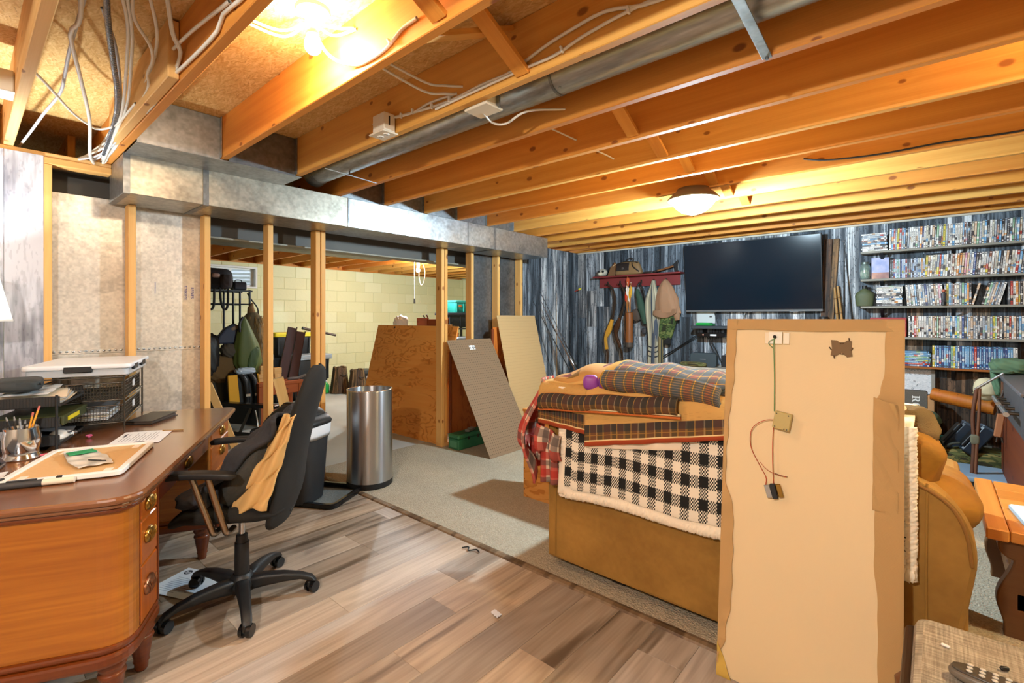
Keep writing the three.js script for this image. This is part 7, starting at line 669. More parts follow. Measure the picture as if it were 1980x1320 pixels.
// ---------- shelves of cases ----------
{
  const SY = [1.926, 1.662, 1.404, 1.118, 0.856], sm = std(0x8f8b80, 0.6), NM = ['top', 'second', 'third', 'fourth', 'lowest'];
  SY.forEach((y, i) => { const s = thing('wall_shelf', `long grey wall shelf full of disc cases, ${NM[i]} of the five shelves at right`, 'shelf', [0.45, y, -5.775]); mesh('board', bx(-0.99, 1.0, -0.02, 0, -0.075, 0.075, 0.002), i === 4 ? W(T.pine, 0xb08a60, 0.6) : sm, s); for (const x of [-0.83, -0.33, 0.16, 0.6]) { const b = mesh('bracket', bx(x - 0.014, x + 0.014, -0.12, -0.02, -0.074, -0.066, 0.001), M.blk, s); mesh('bracket_arm', bar([x, -0.024, 0.06], [x, -0.11, -0.066], 0.026, 0.01), M.blk, b); } });
  const CN = 32, CR = 12, pal = [['#e9e6e0', 'white'], ['#22242a', 'black'], ['#8d97a3', 'grey'], ['#b83228', 'red'], ['#2c4a86', 'dark blue'], ['#6da4cf', 'light blue'], ['#caa98a', 'tan'], ['#7b4a3a', 'brown'], ['#d98a3a', 'orange'], ['#cf8fa4', 'pink'], ['#7fb08e', 'green'], ['#d9c84a', 'yellow'], ['#4b4f57', 'charcoal'], ['#d8d2bf', 'cream']], kid = [4, 5, 5, 4, 0, 5, 5, 10, 3, 5, 0, 4, 11];
  const cells = [];
  const at_ = canvasTex(1024, 1536, (x, w, h) => { const cw = w / CN, chh = h / CR; for (let r = 0; r < CR; r++) for (let c = 0; c < CN; c++) { const any = () => r >= 10 ? pick(kid) : rnd() < 0.68 ? pick([0, 0, 0, 1, 2, 2, 6, 12, 13, 5]) : Math.floor(rnd() * 14), kk = any(), [b, n] = pal[kk], X = c * cw, Y = r * chh; cells.push(n); x.fillStyle = b; x.fillRect(X, Y, cw, chh); const q = pal[any()][0], q2 = pal[any()][0]; x.fillStyle = q; if (rnd() < 0.65) x.fillRect(X, Y + chh * rr(0.2, 0.6), cw, chh * rr(0.1, 0.35)); x.fillStyle = q2; x.fillRect(X, Y + chh * rr(0.5, 0.8), cw, chh * rr(0.05, 0.15)); const lt = kk === 0 || kk === 13 || kk === 11; x.fillStyle = lt ? '#3a3a40' : '#e6e4de'; for (let i = 0; i < 16; i++) x.fillRect(X + cw * 0.3, Y + chh * (0.22 + i * 0.034), cw * rr(0.2, 0.5), chh * 0.018); x.fillStyle = rnd() < 0.5 ? '#e8e8ea' : '#33363c'; x.fillRect(X + cw * 0.2, Y + chh * 0.90, cw * 0.6, chh * 0.045); x.fillRect(X + cw * 0.2, Y + chh * 0.05, cw * 0.6, chh * 0.03); x.fillStyle = '#14151a'; x.fillRect(X, Y, cw * 0.09, chh); x.fillRect(X + cw * 0.91, Y, cw * 0.09, chh); } });
  at_.wrapS = at_.wrapT = THREE.ClampToEdgeWrapping; const dm = std(0xffffff, 0.35, { map: at_ }), bm = std(0xd4e6ff, 0.35, { map: at_ });
  const ord = n => n + (n % 100 > 10 && n % 100 < 14 ? 'th' : ['th', 'st', 'nd', 'rd'][n % 10] || 'th'); let used_ = 0;
  const geo = (t, h, d, row) => { const k = (row === 4 ? 320 + Math.floor(rnd() * 64) : Math.floor(rnd() * 320)), c = k % CN, r = k / CN | 0, g = new THREE.BoxGeometry(t, h, d), uv = g.attributes.uv; for (let i = 0; i < uv.count; i++) uv.setXY(i, (c + 0.04 + 0.92 * uv.getX(i)) / CN, 1 - (r + 1 - (0.01 + 0.98 * uv.getY(i))) / CR); return [g.toNonIndexed(), cells[k]]; };
  const put = (g, n, x, y, z, rz, label, group) => { const m = solo('disc_case', g, dm, label, 'disc case', group); m.position.set(x, y, z); m.rotation.z = rz; return m; };
  const upright = (row, x0, x1, list) => { let x = x0, i = 0; const y = SY[row]; while (x < x1) { i++; const blu = row === 1 && i <= 20, t = blu ? 0.0118 : pick([0.0145, 0.0145, 0.0145, 0.0155, 0.0105]), h = blu ? 0.171 : rr(0.188, 0.193), [g, n] = geo(t, h, 0.135, row); let lean = row === 0 ? -0.035 : row === 1 ? (blu ? 0 : -0.02 - 0.08 * i / 70) : row === 2 ? (i < 18 ? 0.07 : i < 30 ? 0.0 : i < 39 ? -0.24 : 0) : 0; const w = t * Math.cos(lean) + 0.0006 + (row === 2 && (i === 30 || i === 39) ? 0.045 : 0); const cx = x + t / 2 + (row === 2 && i === 39 ? 0.045 : 0) - Math.sin(lean) * h / 2 * 0.9; const m = put(g, n, cx, y + h / 2 * Math.cos(lean) + Math.abs(Math.sin(lean)) * t / 2 + 0.0005, -5.778 + rr(-0.004, 0.004), lean, `${n} disc case, ${ord(i)} upright from the left on the ${NM[row]} shelf`, `disc cases standing on the ${NM[row]} shelf`); if (blu) { m.material = bm; } x += w; } };
  const stack = (row, x, n, t, w) => { let y = SY[row]; for (let i = 0; i < n; i++) { const [g, c] = geo(t, w, 0.135, row); g.rotateZ(PI / 2); put(g, c, x + rr(-0.006, 0.006), y + t / 2, -5.778, 0, `${c} disc case, ${ord(i + 1)} from the bottom in the ${NM[row]} shelf pile`, `disc cases piled on the ${NM[row]} shelf`); y += t + 0.0005; } };
  stack(0, -0.437, 11, 0.0148, 0.19); upright(0, -0.325, 0.565); upright(1, -0.318, 0.565); stack(2, -0.325, 13, 0.0142, 0.19); upright(2, -0.195, 0.565); upright(3, -0.185, 0.565); stack(4, -0.13, 9, 0.0145, 0.19); upright(4, -0.02, 0.50);
  const pb = thing('picture_book', 'square book with a cloudy blue and orange cover facing out on the second shelf', 'book', [-0.395, SY[1] + 0.0005, -5.79]); const pt = tex(128, 192, (u, v) => { const n = fbm(u, v, 3, 4, 4, 301); return v > 0.3 ? mix3(c3(0x6f86c4), c3(0xc9c4dc), n) : mix3(c3(0xd89a78), c3(0x8a5a58), clamp(u * 0.9 + n - 0.4)); }, 1, 1); mesh('cover', bx(-0.068, 0.068, 0, 0.205, -0.01, 0.01, 0.002), std(0x9098b8, 0.4), pb); mesh('cover_print', at(new THREE.PlaneGeometry(0.132, 0.2), 0, 0.1025, 0.0105), std(0xffffff, 0.35, { map: pt }), pb); mesh('pages', bx(-0.066, 0.066, 0.002, 0.203, -0.022, -0.01, 0.001), M.paper, pb);
  const jr = thing('glass_jar', 'clear glass jar with metal lid at the left end of the second shelf', 'jar', [-0.51, SY[1] + 0.001, -5.775]); mesh('jar_glass', lathe([[0.001, 0], [0.040, 0], [0.043, 0.008], [0.043, 0.12], [0.034, 0.14], [0.034, 0.15], [0.032, 0.15], [0.032, 0.14], [0.041, 0.12], [0.041, 0.008], [0.001, 0.004]], 28), phy(0xe6f2ee, 0.06, { transmission: 0.9, thickness: 0 }), jr); mesh('jar_lid', lathe([[0.001, 0.168], [0.035, 0.168], [0.037, 0.165], [0.037, 0.148], [0.035, 0.148]], 28), std(0x6f7a72, 0.4, { metalness: 0.6 }), jr); mesh('jar_contents', at(pillow(0.075, 0.10, 0.075, 0.7, 0.12), 0, 0.055, 0), std(0xcfd2c4, 0.6, { bumpMap: T.bumpy, bumpScale: 0.01 }), jr);
  const cn = thing('army_canteen', 'olive green military canteen with black cap at the end of the third shelf', 'canteen', [-0.515, SY[2] + 0.001, -5.775]); mesh('canteen_body', loft([[0, 0, 0, 0.062, 0.035, 0, 0.8], [0.006, 0, 0, 0.066, 0.038, 0, 0.8], [0.10, 0, 0, 0.078, 0.045, 0, 0.8], [0.125, 0, 0, 0.07, 0.042, 0, 0.85], [0.15, 0, 0, 0.045, 0.032], [0.165, 0, 0, 0.022, 0.022], [0.172, 0, 0, 0.02, 0.02]], 32), std(0x525a3c, 0.6, { bumpMap: T.rough, bumpScale: 0.001 }), cn); mesh('canteen_cap', cyl([0, 0.17, 0], [0, 0.20, 0], 0.021, 0.021, 18), M.blk, cn); mesh('cap_chain', tube([[0.02, 0.185, 0], [0.045, 0.18, 0.01], [0.05, 0.155, 0.02]], 0.003, 12, 5), M.blk, cn);
  const fg = thing('figurine', 'small dark figurine standing in front of the cases on the third shelf', 'figurine', [0.055, SY[2] + 0.001, -5.692]); mesh('figure_base', cyl([0, 0, 0], [0, 0.03, 0], 0.018, 0.016, 14), M.blk, fg); mesh('figure_body', loft([[0.03, 0, 0, 0.012, 0.01], [0.06, 0, 0, 0.017, 0.012], [0.10, 0, 0, 0.019, 0.012], [0.115, 0, 0, 0.008, 0.008]], 16), std(0x3b3a40, 0.5), fg); mesh('figure_head', at(new THREE.SphereGeometry(0.014, 12, 10), 0, 0.128, 0), std(0xc0654a, 0.5), fg);
  const bt = tex(256, 64, (u, v) => { const d = Math.hypot((u - 0.5) * 1.6, v + 0.2); return mix3(mix3(c3(0xfff0c0), c3(0xf0a020), sst(0.1, 0.55, d)), c3(0x9a1626), sst(0.5, 0.95, d + 0.3 * (fbm(u, v, 6, 3, 3, 311) - 0.5))); }, 1, 1);
  const bs = thing('boxed_set', 'red and golden boxed set facing out on the fourth shelf above the canvas', 'box set', [-0.335, SY[3] + 0.0005, -5.78]); mesh('set_box', bx(-0.135, 0.135, 0, 0.178, -0.03, 0.03, 0.002), std(0x9a1626, 0.4), bs); mesh('set_print', at(new THREE.PlaneGeometry(0.266, 0.172), 0, 0.088, 0.0306), std(0xffffff, 0.35, { map: bt }), bs);
}
// ---------- back room beyond the studs ----------
{
  const R = PI / 2, B = (n, l, c, x, y, z, t = 0, g) => thing(n, l, c, [x, y, z], R + t, g); // local x runs to the right as seen through the studs
  const rk = B('metal_rack', 'black metal garment rack with wire top shelf under the window', 'rack', -6.6, 0, -2.15);
  for (const [x, z] of [[0.06, 0.12], [0.25, 0.12], [0.06, -0.2], [0.25, -0.2], [-0.75, 0.12]]) mesh('post', cyl([x, 0, z], [x, 1.64, z], 0.013, 0.013, 10), M.blk, rk);
  for (const z of [0.12, -0.2]) mesh('rail', cyl([-0.75, 1.46, z], [0.25, 1.46, z], 0.009, 0.009, 8), M.blk, rk); mesh('shelf_rim', [bx(-0.78, 0.28, 1.615, 1.635, 0.12, 0.135, 0.002)], M.blk, rk); mesh('shelf_rim', bx(-0.78, 0.28, 1.615, 1.635, -0.215, -0.2, 0.002), M.blk, rk); const wr = []; for (let i = 0; i < 30; i++) wr.push(bx(-0.78 + i * 0.036, -0.776 + i * 0.036, 1.628, 1.632, -0.21, 0.13, 0)); stuff(mesh('shelf_wires', wr, M.blk, rk));
  const bp = B('camera_backpack', 'dark rounded backpack lying on the top of the metal rack', 'backpack', -6.62, 1.64, -2.06); mesh('pack_body', at(pillow(0.40, 0.26, 0.28, 0.65, 0.04), -0.02, 0.13, 0), std(0x24242a, 0.8), bp); mesh('front_pocket', at(pillow(0.14, 0.18, 0.08, 0.7, 0.05), 0.07, 0.09, 0.13), std(0x3a3232, 0.8), bp); mesh('buckle_patch', at(pillow(0.09, 0.05, 0.04, 0.6), -0.04, 0.16, 0.135), std(0xb9a09a, 0.6), bp); for (const [a, b] of [[-0.16, -0.10], [0.0, 0.05]]) mesh('hanging_strap', tube([[a, 0.02, 0.14], [a + 0.01, -0.16, 0.16], [(a + b) / 2 + 0.02, -0.25, 0.16], [b + 0.03, -0.2, 0.16], [b + 0.04, 0.0, 0.15]], 0.014, 30, 8), M.blkFab, bp);
  const sb = B('small_case', 'small black case with handle beside the backpack on the rack', 'case', -6.6, 1.64, -2.31); mesh('case_body', at(box(0.15, 0.10, 0.16, 0.015), 0, 0.05, 0), std(0x2b2d36, 0.6), sb); mesh('case_handle', tube([[-0.04, 0.10, 0], [-0.03, 0.125, 0], [0.03, 0.125, 0], [0.04, 0.10, 0]], 0.006, 16, 6), M.blk, sb);
  const hs = B('black_hose', 'curved black hose hanging from the right end of the rack', 'hose', -6.5, 0, -2.38); mesh('hose', tube([[0.0, 1.6, 0], [0.04, 1.52, 0.02], [0.11, 1.42, 0.02], [0.13, 1.32, 0.0]], 0.009, 24, 8), M.blk, hs); mesh('end_fitting', cyl([0.13, 1.33, 0], [0.13, 1.29, 0], 0.012), M.gun, hs);
  const gs = B('ghillie_suit', 'shaggy straw coloured camouflage suit hanging from the rack end', 'garment', -6.42, 0, -2.42); const straw = std(0x8a6a3c, 0.95); mesh('suit_core', loft([[0.45, 0.03, 0, 0.07, 0.06, 0.1], [0.8, 0.02, 0, 0.085, 0.07, 0.1], [1.15, 0, 0, 0.11, 0.09, 0.08], [1.3, -0.01, 0, 0.10, 0.08, 0.06], [1.36, -0.01, 0, 0.05, 0.05]], 28, 6), std(0x5b4d34, 0.95), gs); const sg = []; for (let i = 0; i < 240; i++) { const a = rnd() * 2 * PI, y = 1.32 - Math.pow(rnd(), 1.3) * 0.55, r = 0.10, x = Math.cos(a) * r, z = Math.sin(a) * r * 0.9, L = rr(0.08, 0.2); sg.push(at(box(0.008, L, 0.004, 0), x, y - L / 2, z, rr(-0.2, 0.2), a, rr(-0.25, 0.25))); } stuff(mesh('straw_strands', sg, straw, gs)); mesh('cord_tail', tube([[0.06, 0.9, 0.05], [0.08, 0.75, 0.06], [0.11, 0.62, 0.05]], 0.018, 16, 8), std(0x9c8058, 0.95), gs); mesh('hood', loft([[1.34, -0.02, 0, 0.05, 0.05], [1.42, -0.03, 0, 0.035, 0.035], [1.48, -0.01, 0, 0.01, 0.01]], 16), std(0x7a5b38, 0.95), gs);
  const gj = B('olive_jacket', 'olive green jacket hanging in front of the shaggy suit', 'jacket', -6.3, 0, -2.27); mesh('jacket_body', loft([[0.62, 0.05, 0, 0.10, 0.06, 0.12], [0.75, 0.04, 0, 0.15, 0.08, 0.10], [0.95, 0.03, 0, 0.135, 0.08, 0.06], [1.12, 0.01, 0, 0.085, 0.06, 0.05], [1.26, 0.0, 0, 0.035, 0.03], [1.3, 0.0, 0, 0.012, 0.012]], 32, 6), std(0x556028, 0.6), gj); mesh('sleeve_fold', at(pillow(0.12, 0.3, 0.08, 0.7, 0.08), 0.08, 0.80, 0.05, 0, 0, -0.2), std(0x3d5228, 0.6), gj); mesh('dark_strap', tube([[-0.02, 1.3, 0.02], [-0.06, 1.22, 0.03], [-0.055, 1.12, 0.03]], 0.016, 14, 8), M.blk, gj);
  const nc = B('navy_cap', 'navy blue visor shaped bag hanging left of the olive jacket', 'bag', -6.38, 0, -2.12); mesh('bag_shell', at(ext([[-0.12, 0], [0.13, 0.0], [0.14, 0.16], [0.06, 0.20], [-0.03, 0.15], [-0.09, 0.07]], 0.10, 0.02), 0, 1.0, 0), std(0x272c40, 0.6), nc); mesh('tan_patch', at(pillow(0.1, 0.05, 0.06, 0.7), 0.06, 1.17, 0.03, 0, 0, 0.4), std(0x8a6f58, 0.8), nc);
  const bj = B('brown_coat_pile', 'pile of brown and grey coats hanging low on the rack', 'coats', -6.42, 0, -2.06); mesh('brown_coat', at(pillow(0.34, 0.34, 0.24, 0.7, 0.09), 0, 0.68, 0), std(0x6a4f2c, 0.9), bj); mesh('grey_coat', at(pillow(0.2, 0.18, 0.18, 0.8, 0.1), 0.08, 0.9, 0.04), std(0x4e4438, 0.9), bj); mesh('dark_coat', at(pillow(0.16, 0.5, 0.18, 0.7, 0.08), -0.12, 0.85, 0.04), M.blk, bj); mesh('lower_coat', at(pillow(0.3, 0.4, 0.2, 0.7, 0.08), -0.03, 0.36, 0.0), std(0x3a362c, 0.9), bj);
  const yb = B('yellow_backpack', 'black and yellow hiking backpack with padded straps under the jackets', 'backpack', -6.22, 0.16, -2.2); mesh('pack_body', at(pillow(0.36, 0.5, 0.22, 0.6, 0.04), 0.03, 0.25, -0.04), std(0x1f2022, 0.7), yb); mesh('yellow_panel', at(ext([[-0.14, 0.02], [-0.06, 0.0], [-0.04, 0.06], [-0.07, 0.42], [-0.16, 0.42]], 0.03, 0.006), 0, 0.04, 0.08), std(0xe8a818, 0.6), yb); for (const x of [0.02, 0.12]) { const s = mesh('padded_strap', tube([[x - 0.04, 0.46, 0.06], [x, 0.38, 0.10], [x + 0.02, 0.2, 0.10], [x + 0.03, 0.03, 0.07]], 0.028, 24, 10), M.blk, yb); mesh('reflective_patch', at(box(0.05, 0.03, 0.004, 0.001), x + 0.02, 0.22, 0.129), std(0xb8a890, 0.5), s); } mesh('yellow_piping', tube([[0.17, 0.46, 0.06], [0.19, 0.3, 0.08], [0.2, 0.1, 0.06]], 0.008, 16, 6), std(0xe8a818, 0.6), yb); mesh('clear_top', at(pillow(0.22, 0.08, 0.14, 0.7, 0.1), 0.04, 0.5, 0.03), phy(0xaebfd0, 0.15, { clearcoat: 1 }), yb);
  // small work table with blocks and planks
  const tb = B('wood_side_table', 'small rough wooden side table holding wood blocks', 'table', -6.2, 0, -2.60); const tw = W(T.pine, 0xb9783c, 0.6); mesh('table_top', [bx(-0.27, 0.27, 0.47, 0.51, -0.18, 0.18, 0.004)], tw, tb); mesh('apron', bx(-0.25, 0.25, 0.36, 0.47, 0.14, 0.165, 0.003), tw, tb); for (const [x, z] of [[-0.24, 0.15], [0.24, 0.15], [-0.24, -0.15], [0.24, -0.15]]) mesh('leg', bx(x - 0.028, x + 0.028, 0, 0.47, z - 0.028, z + 0.028, 0.004), tw, tb); mesh('lower_shelf', bx(-0.25, 0.25, 0.12, 0.15, -0.15, 0.15, 0.003), tw, tb);
  [[-0.13, 0, 0, 0.2, 0.05, 0.08, 'lowest pale wood block on the small work table'], [-0.14, 0.051, 0.02, 0.17, 0.045, 0.075, 'second pale wood block of the pile on the work table'], [-0.12, 0.097, 0, 0.15, 0.05, 0.07, 'third pale wood block of the pile on the work table'], [-0.13, 0.148, 0.01, 0.13, 0.045, 0.06, 'topmost pale wood block of the pile on the work table'], [0.0, 0.0, 0.03, 0.08, 0.09, 0.09, 'short pale wood block beside the block pile'], [0.0, 0.091, 0.03, 0.09, 0.07, 0.08, 'pale wood block standing on the short one']].forEach(([x, y, z, w, h, d, l]) => { const o = B('wood_block', l, 'wood block', -6.2 + z, 0.511 + y, -2.60 - x); mesh('block_body', at(box(w, h, d, 0.003), 0, h / 2, 0), M.pale, o); mesh('saw_mark', at(box(w * 0.9, 0.002, d * 0.5, 0), 0, h + 0.0005, 0), M.pineC, o); });
  const dkw = W(T.mahogTop, 0x8a5a48, 0.5); [[0.09, 0.13, 'left long dark brown board leaning on the work table', 0.66], [0.215, 0.10, 'right long dark brown board leaning on the work table', 0.60]].forEach(([x, r, l, L]) => { const o = B('brown_board', l, 'board', -6.28, 0.512, -2.60 - x); mesh('board_face', at(box(0.115, L, 0.022, 0.002), 0.09, L / 2, 0, -0.05, 0, -r - 0.1), dkw, o); mesh('board_edge', at(box(0.006, L, 0.024, 0.001), 0.147, L / 2 + 0.005, 0, -0.05, 0, -r - 0.1), W(T.mahogTop, 0x6b4236, 0.5), o); });
  const to = B('hand_tool', 'grey hand tool with handle lying at the right end of the work table', 'tool', -6.1, 0.511, -2.78); mesh('tool_body', at(pillow(0.16, 0.035, 0.05, 0.6), 0, 0.018, 0), std(0x5c5450, 0.5), to); mesh('tool_handle', at(pillow(0.12, 0.03, 0.03, 0.7), 0.10, 0.035, 0.01, 0, 0, 0.3), std(0x6e6660, 0.5), to);
  const tote = (n, l, x, y, z, w, h, d, body, lid, sticker) => { const t = B(n, l, 'storage tote', x, y, z); mesh('tub', loft([[0, 0, 0, w * 0.44, d * 0.44, 0, 0.3], [h * 0.85, 0, 0, w * 0.49, d * 0.49, 0, 0.3], [h * 0.86, 0, 0, w * 0.4, d * 0.4, 0, 0.3]], 40), std(body, 0.5), t); mesh('lid', [slab(rrect(w, d, 0.03), h * 0.85, h, 0.012)], std(lid, 0.5), t); mesh('rim_lip', slab(rrect(w * 1.02, d * 1.02, 0.03), h * 0.82, h * 0.86, 0.006), std(lid, 0.5), t); for (const s of [-0.25, 0, 0.25]) mesh('rib', at(box(0.02, h * 0.7, 0.012, 0.003), w * s * 1.6, h * 0.42, d * 0.475), std(body, 0.5), t); if (sticker) { mesh('label_sticker', bx(sticker[0] - 0.06, sticker[0] + 0.06, h * 0.35, h * 0.35 + 0.13, d * 0.49 + 0.003, d * 0.49 + 0.005, 0), M.white, t); mesh('label_picture', at(pillow(0.07, 0.05, 0.004, 0.7, 0.1, 8), sticker[0], h * 0.35 + 0.065, d * 0.49 + 0.006), M.dkGrey, t); } return t; };
  tote('storage_tote', 'black tote with bright yellow lid stacked by the block wall', -7.75, 0.70, -3.45, 0.6, 0.36, 0.42, 0x1d1e20, 0xe0c81c); tote('storage_tote', 'black tote with grey lid and white picture sticker', -7.45, 0.30, -3.62, 0.58, 0.42, 0.42, 0x22262a, 0x8f979c, [0.02]); tote('storage_tote', 'black tote with dark lid under the stickered one', -7.75, 0, -3.45, 0.7, 0.30, 0.5, 0x1f2124, 0x6f767a); tote('storage_tote', 'black tote with dark grey lid half hidden behind the second stud', -7.55, 0.30, -2.75, 0.6, 0.45, 0.42, 0x1a1b1d, 0x55595c); tote('storage_tote', 'black tote at the bottom of the pile behind the work table', -7.6, 0, -2.75, 0.62, 0.3, 0.44, 0x1a1b1d, 0x3c3f42);
  tote('storage_tote', 'black tote supporting the yellow lidded one near the wall', -7.95, 0.305, -3.42, 0.55, 0.39, 0.36, 0x1c1d1f, 0x33363a);
  const cf = B('cardboard_flap', 'brown cardboard sheet leaning between totes and rack', 'cardboard', -7.3, 0.75, -2.80); mesh('sheet', ext([[-0.13, 0], [0.16, 0], [0.16, 0.32], [0.02, 0.18]], 0.01, 0.001), M.kraftDk, cf); mesh('fold_line', bar([-0.1, 0.02, 0.006], [0.15, 0.28, 0.006], 0.004, 0.002, 0), std(0x8a6238, 0.8), cf);
  const pole = B('broom_pole', 'dark pole lying across the yellow tote lid', 'pole', -7.6, 0.98, -3.5); mesh('pole_shaft', cyl([0.12, 0.14, 0.0], [0.62, 0.02, 0.1], 0.022, 0.02, 10), std(0x4a3a30, 0.5), pole); mesh('pole_cap', cyl([0.1, 0.145, 0], [0.12, 0.14, 0], 0.025, 0.025, 10), M.blk, pole);
  const vs = (x, z, l, h) => { const o = B('wooden_planter', l, 'planter', x, 0, z, 0.15); const m = [W(T.barn, 0x9a7048, 0.6), W(T.barn, 0x6f4c2c, 0.6), W(T.barn, 0xb08a5c, 0.6)]; mesh('base', cyl([0, 0, 0], [0, 0.02, 0], 0.14, 0.14, 20), m[1], o); for (let i = 0; i < 12; i++) { const a = i / 12 * 2 * PI; mesh('stave', bar([Math.cos(a) * 0.165, 0, Math.sin(a) * 0.14], [Math.cos(a) * 0.105, h + 0.01 * (i % 3), Math.sin(a) * 0.09], 0.07, 0.014, 0.003, [Math.cos(a), 0, Math.sin(a)]), m[i % 3], o); } mesh('handle', tube([[-0.07, h * 0.75, 0.11], [0, h * 0.7, 0.14], [0.07, h * 0.75, 0.11]], 0.006, 14, 6), M.blk, o); };
  vs(-7.75, -4.33, 'left wooden stave planter near the block wall', 0.43); vs(-7.42, -4.47, 'right wooden stave planter nearer the plywood', 0.40);
  const st = tote('storage_tote', 'small black tote with label sticker right of the planters', -7.75, 0, -4.78, 0.34, 0.36, 0.3, 0x202326, 0x3a3f42, [0.04]);
  const wb = B('white_bag', 'small white plastic bag at the foot of the small tote', 'bag', -7.5, 0, -4.76); mesh('bag_body', at(pillow(0.16, 0.09, 0.12, 0.8, 0.15), 0, 0.045, 0), M.white, wb); mesh('bag_knot', at(pillow(0.04, 0.05, 0.03, 0.8, 0.1), 0.02, 0.1, 0), M.white, wb);
  const gb = B('green_bottle', 'bright green plastic bottle left of the wooden planters', 'bottle', -7.85, 0, -4.13); mesh('bottle_body', lathe([[0.001, 0], [0.05, 0], [0.055, 0.02], [0.055, 0.14], [0.02, 0.18], [0.018, 0.2]], 18), std(0x1fa04a, 0.3), gb); mesh('bottle_cap', cyl([0, 0.2, 0], [0, 0.225, 0], 0.022), M.white, gb);
  // leaning pale boards and black frame near the studs
  const ln = (l, p, q, w) => { const o = thing('pale_board', l, 'board', p); const d = [q[0] - p[0], q[1], q[2] - p[2]]; mesh('board_face', bar([0, 0, 0], d, w, 0.03, 0.002, [1, 0, 0.4]), M.pale, o); mesh('end_grain', bar(d, d.map((x, i) => x * 1.003), w * 0.9, 0.024, 0.001, [1, 0, 0.4]), std(0xd8b480, 0.8), o); };
  ln('pale board leaning left of the third stud with its foot by the desk', [-4.5, 0, -1.62], [-4.75, 0.72, -1.42], 0.06); ln('pale board leaning against the third stud on its right', [-4.62, 0, -2.13], [-4.55, 0.74, -1.93], 0.09);
  const bf = thing('steel_rack', 'long black steel rack lying on the floor behind the desk end', 'steel frame', [-5.9, 0, -2.05], 0.45); mesh('top_bar', bx(-0.55, 0.55, 0.30, 0.34, -0.05, 0.05, 0.006), M.blkGloss, bf); mesh('side_plate', bx(-0.5, 0.3, 0.10, 0.30, -0.03, 0.0, 0.004), M.blk, bf); mesh('base_bar', bx(-0.5, 0.75, 0.0, 0.03, 0.05, 0.11, 0.004), M.blk, bf); for (const x of [-0.35, 0.1]) mesh('strut', bar([x, 0.02, 0.06], [x + 0.1, 0.30, 0], 0.03, 0.03), M.gun, bf); mesh('lever', tube([[0.3, 0.28, 0.05], [0.36, 0.12, 0.08], [0.34, 0.03, 0.1]], 0.008, 14, 6), M.steel, bf);
  const tf = thing('black_stand', 'black bent tube stand on the concrete behind the office chair', 'stand', [-5.0, 0, -2.05], 0.5); mesh('tube_frame', tube([[-0.16, 0, 0.1], [-0.16, 0.14, 0.08], [-0.12, 0.19, 0.06], [0.22, 0.22, 0]], 0.014, 30, 8), M.blk, tf); mesh('foot_pad', at(pillow(0.3, 0.06, 0.2, 0.6, 0.08), 0.02, 0.03, 0.12), std(0x5a564e, 0.8), tf); mesh('red_tag', at(box(0.05, 0.04, 0.03, 0.006), -0.12, 0.03, 0.2), std(0xb23a28, 0.6), tf);
  const ld = thing('bucket_lid', 'round white bucket lid lying on the concrete behind the desk', 'lid', [-4.75, -0.004, -1.72]); mesh('lid_disc', lathe([[0.001, 0.012], [0.15, 0.012], [0.155, 0.03], [0.168, 0.03], [0.17, 0], [0.001, 0]].reverse(), 40), M.white, ld); mesh('lid_ring', at(new THREE.TorusGeometry(0.11, 0.005, 6, 36), 0, 0.013, 0, PI / 2, 0, 0), M.white, ld);
  // far things above the plywood sheet
  const tt = tote('storage_tote', 'teal plastic tub standing high behind the double stud', -6.5, 1.38, -5.95, 0.42, 0.22, 0.3, 0x2fa79c, 0x49bdb0); mesh('orange_leaf_print', bx(-0.13, -0.06, 0.10, 0.14, 0.151, 0.153, 0), std(0xb5692c, 0.6), tt);
  tote('storage_tote', 'dark tote under the teal tub', -6.5, 1.12, -5.85, 0.62, 0.26, 0.34, 0x24282c, 0x2e3338);
  const shf = B('steel_shelving', 'grey steel shelving unit carrying tubs behind the double stud', 'shelving', -6.55, 0, -5.85); for (const [x, z] of [[-0.4, 0.2], [0.4, 0.2], [-0.4, -0.2], [0.4, -0.2]]) mesh('upright', bx(x - 0.018, x + 0.018, 0, 1.2, z - 0.018, z + 0.018, 0.002), M.dkGrey, shf); for (const y of [0.15, 0.62, 1.10]) mesh('shelf', bx(-0.42, 0.42, y - 0.02, y, -0.22, 0.22, 0.002), M.dkGrey, shf);
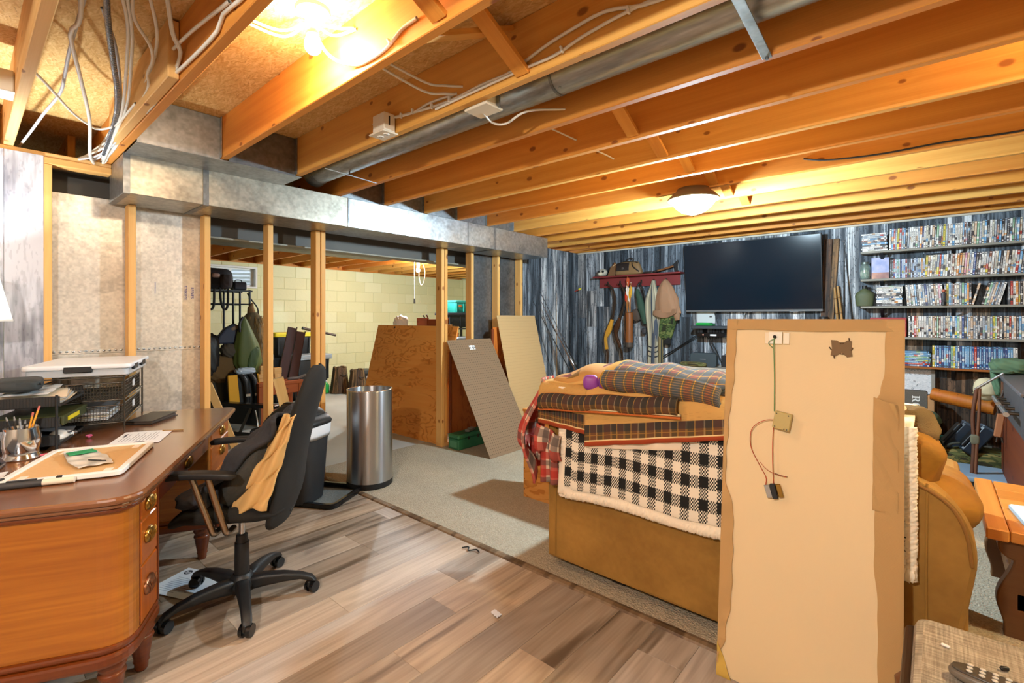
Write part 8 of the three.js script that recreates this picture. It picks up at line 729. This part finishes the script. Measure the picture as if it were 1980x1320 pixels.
  const bx1 = B('cloudy_tub', 'clear tub of coloured toys on the steel shelving', 'storage tub', -6.45, 0.62, -5.95); mesh('tub', loft([[0, 0, 0, 0.17, 0.13, 0, 0.4], [0.3, 0, 0, 0.2, 0.15, 0, 0.4], [0.302, 0, 0, 0.17, 0.12, 0, 0.4]], 32), std(0x9fb0c4, 0.3), bx1); mesh('lid', slab(rrect(0.42, 0.32, 0.03), 0.30, 0.33, 0.008), std(0xb6c4d4, 0.4), bx1); mesh('toy_patch', at(pillow(0.2, 0.14, 0.02, 0.7, 0.1), 0, 0.13, 0.148), std(0x8a5a6c, 0.6), bx1); mesh('orange_cup', cyl([-0.14, 0.33, 0.05], [-0.14, 0.40, 0.05], 0.04, 0.05, 14), std(0xd07038, 0.5), bx1);
  const cr = B('wooden_crate', 'open wooden crate on a stand behind the top of the plywood', 'crate', -5.6, 1.15, -4.62); const cm = W(T.pine, 0x9c6434, 0.7); for (const z of [-0.12, 0.12]) mesh('side_slat', bx(-0.2, 0.2, 0, 0.12, z - 0.008, z + 0.008, 0.002), cm, cr); for (const x of [-0.2, 0.2]) mesh('end_slat', bx(x - 0.008, x + 0.008, 0, 0.14, -0.12, 0.12, 0.002), cm, cr); mesh('crate_floor', bx(-0.2, 0.2, -0.012, 0, -0.12, 0.12, 0.002), cm, cr); for (const [x, z] of [[-0.18, -0.1], [0.18, -0.1], [-0.18, 0.1], [0.18, 0.1]]) mesh('stand_leg', bx(x - 0.02, x + 0.02, -1.15, -0.012, z - 0.02, z + 0.02, 0.003), cm, cr);
  const tl = B('pliers', 'dark hand tool sticking out of the wooden crate', 'tool', -5.6, 1.20, -4.55); mesh('tool_handle', bar([0, 0, 0], [-0.12, 0.13, 0], 0.018, 0.012), M.blk, tl); mesh('tool_handle', bar([0.02, 0, 0], [-0.07, 0.14, 0.02], 0.018, 0.012), std(0x6b4a30, 0.6), tl);
  const wc = B('white_cloth', 'white crumpled cloth showing above the plywood edge', 'cloth', -5.7, 1.10, -4.12); mesh('cloth_heap', at(pillow(0.2, 0.24, 0.16, 0.8, 0.12), 0, 0.1, 0), M.white, wc); mesh('cloth_support', bx(-0.1, 0.1, -1.1, 0.02, -0.1, 0.1, 0.005), M.kraftDk, wc);
}
renderer.render(scene, camera);
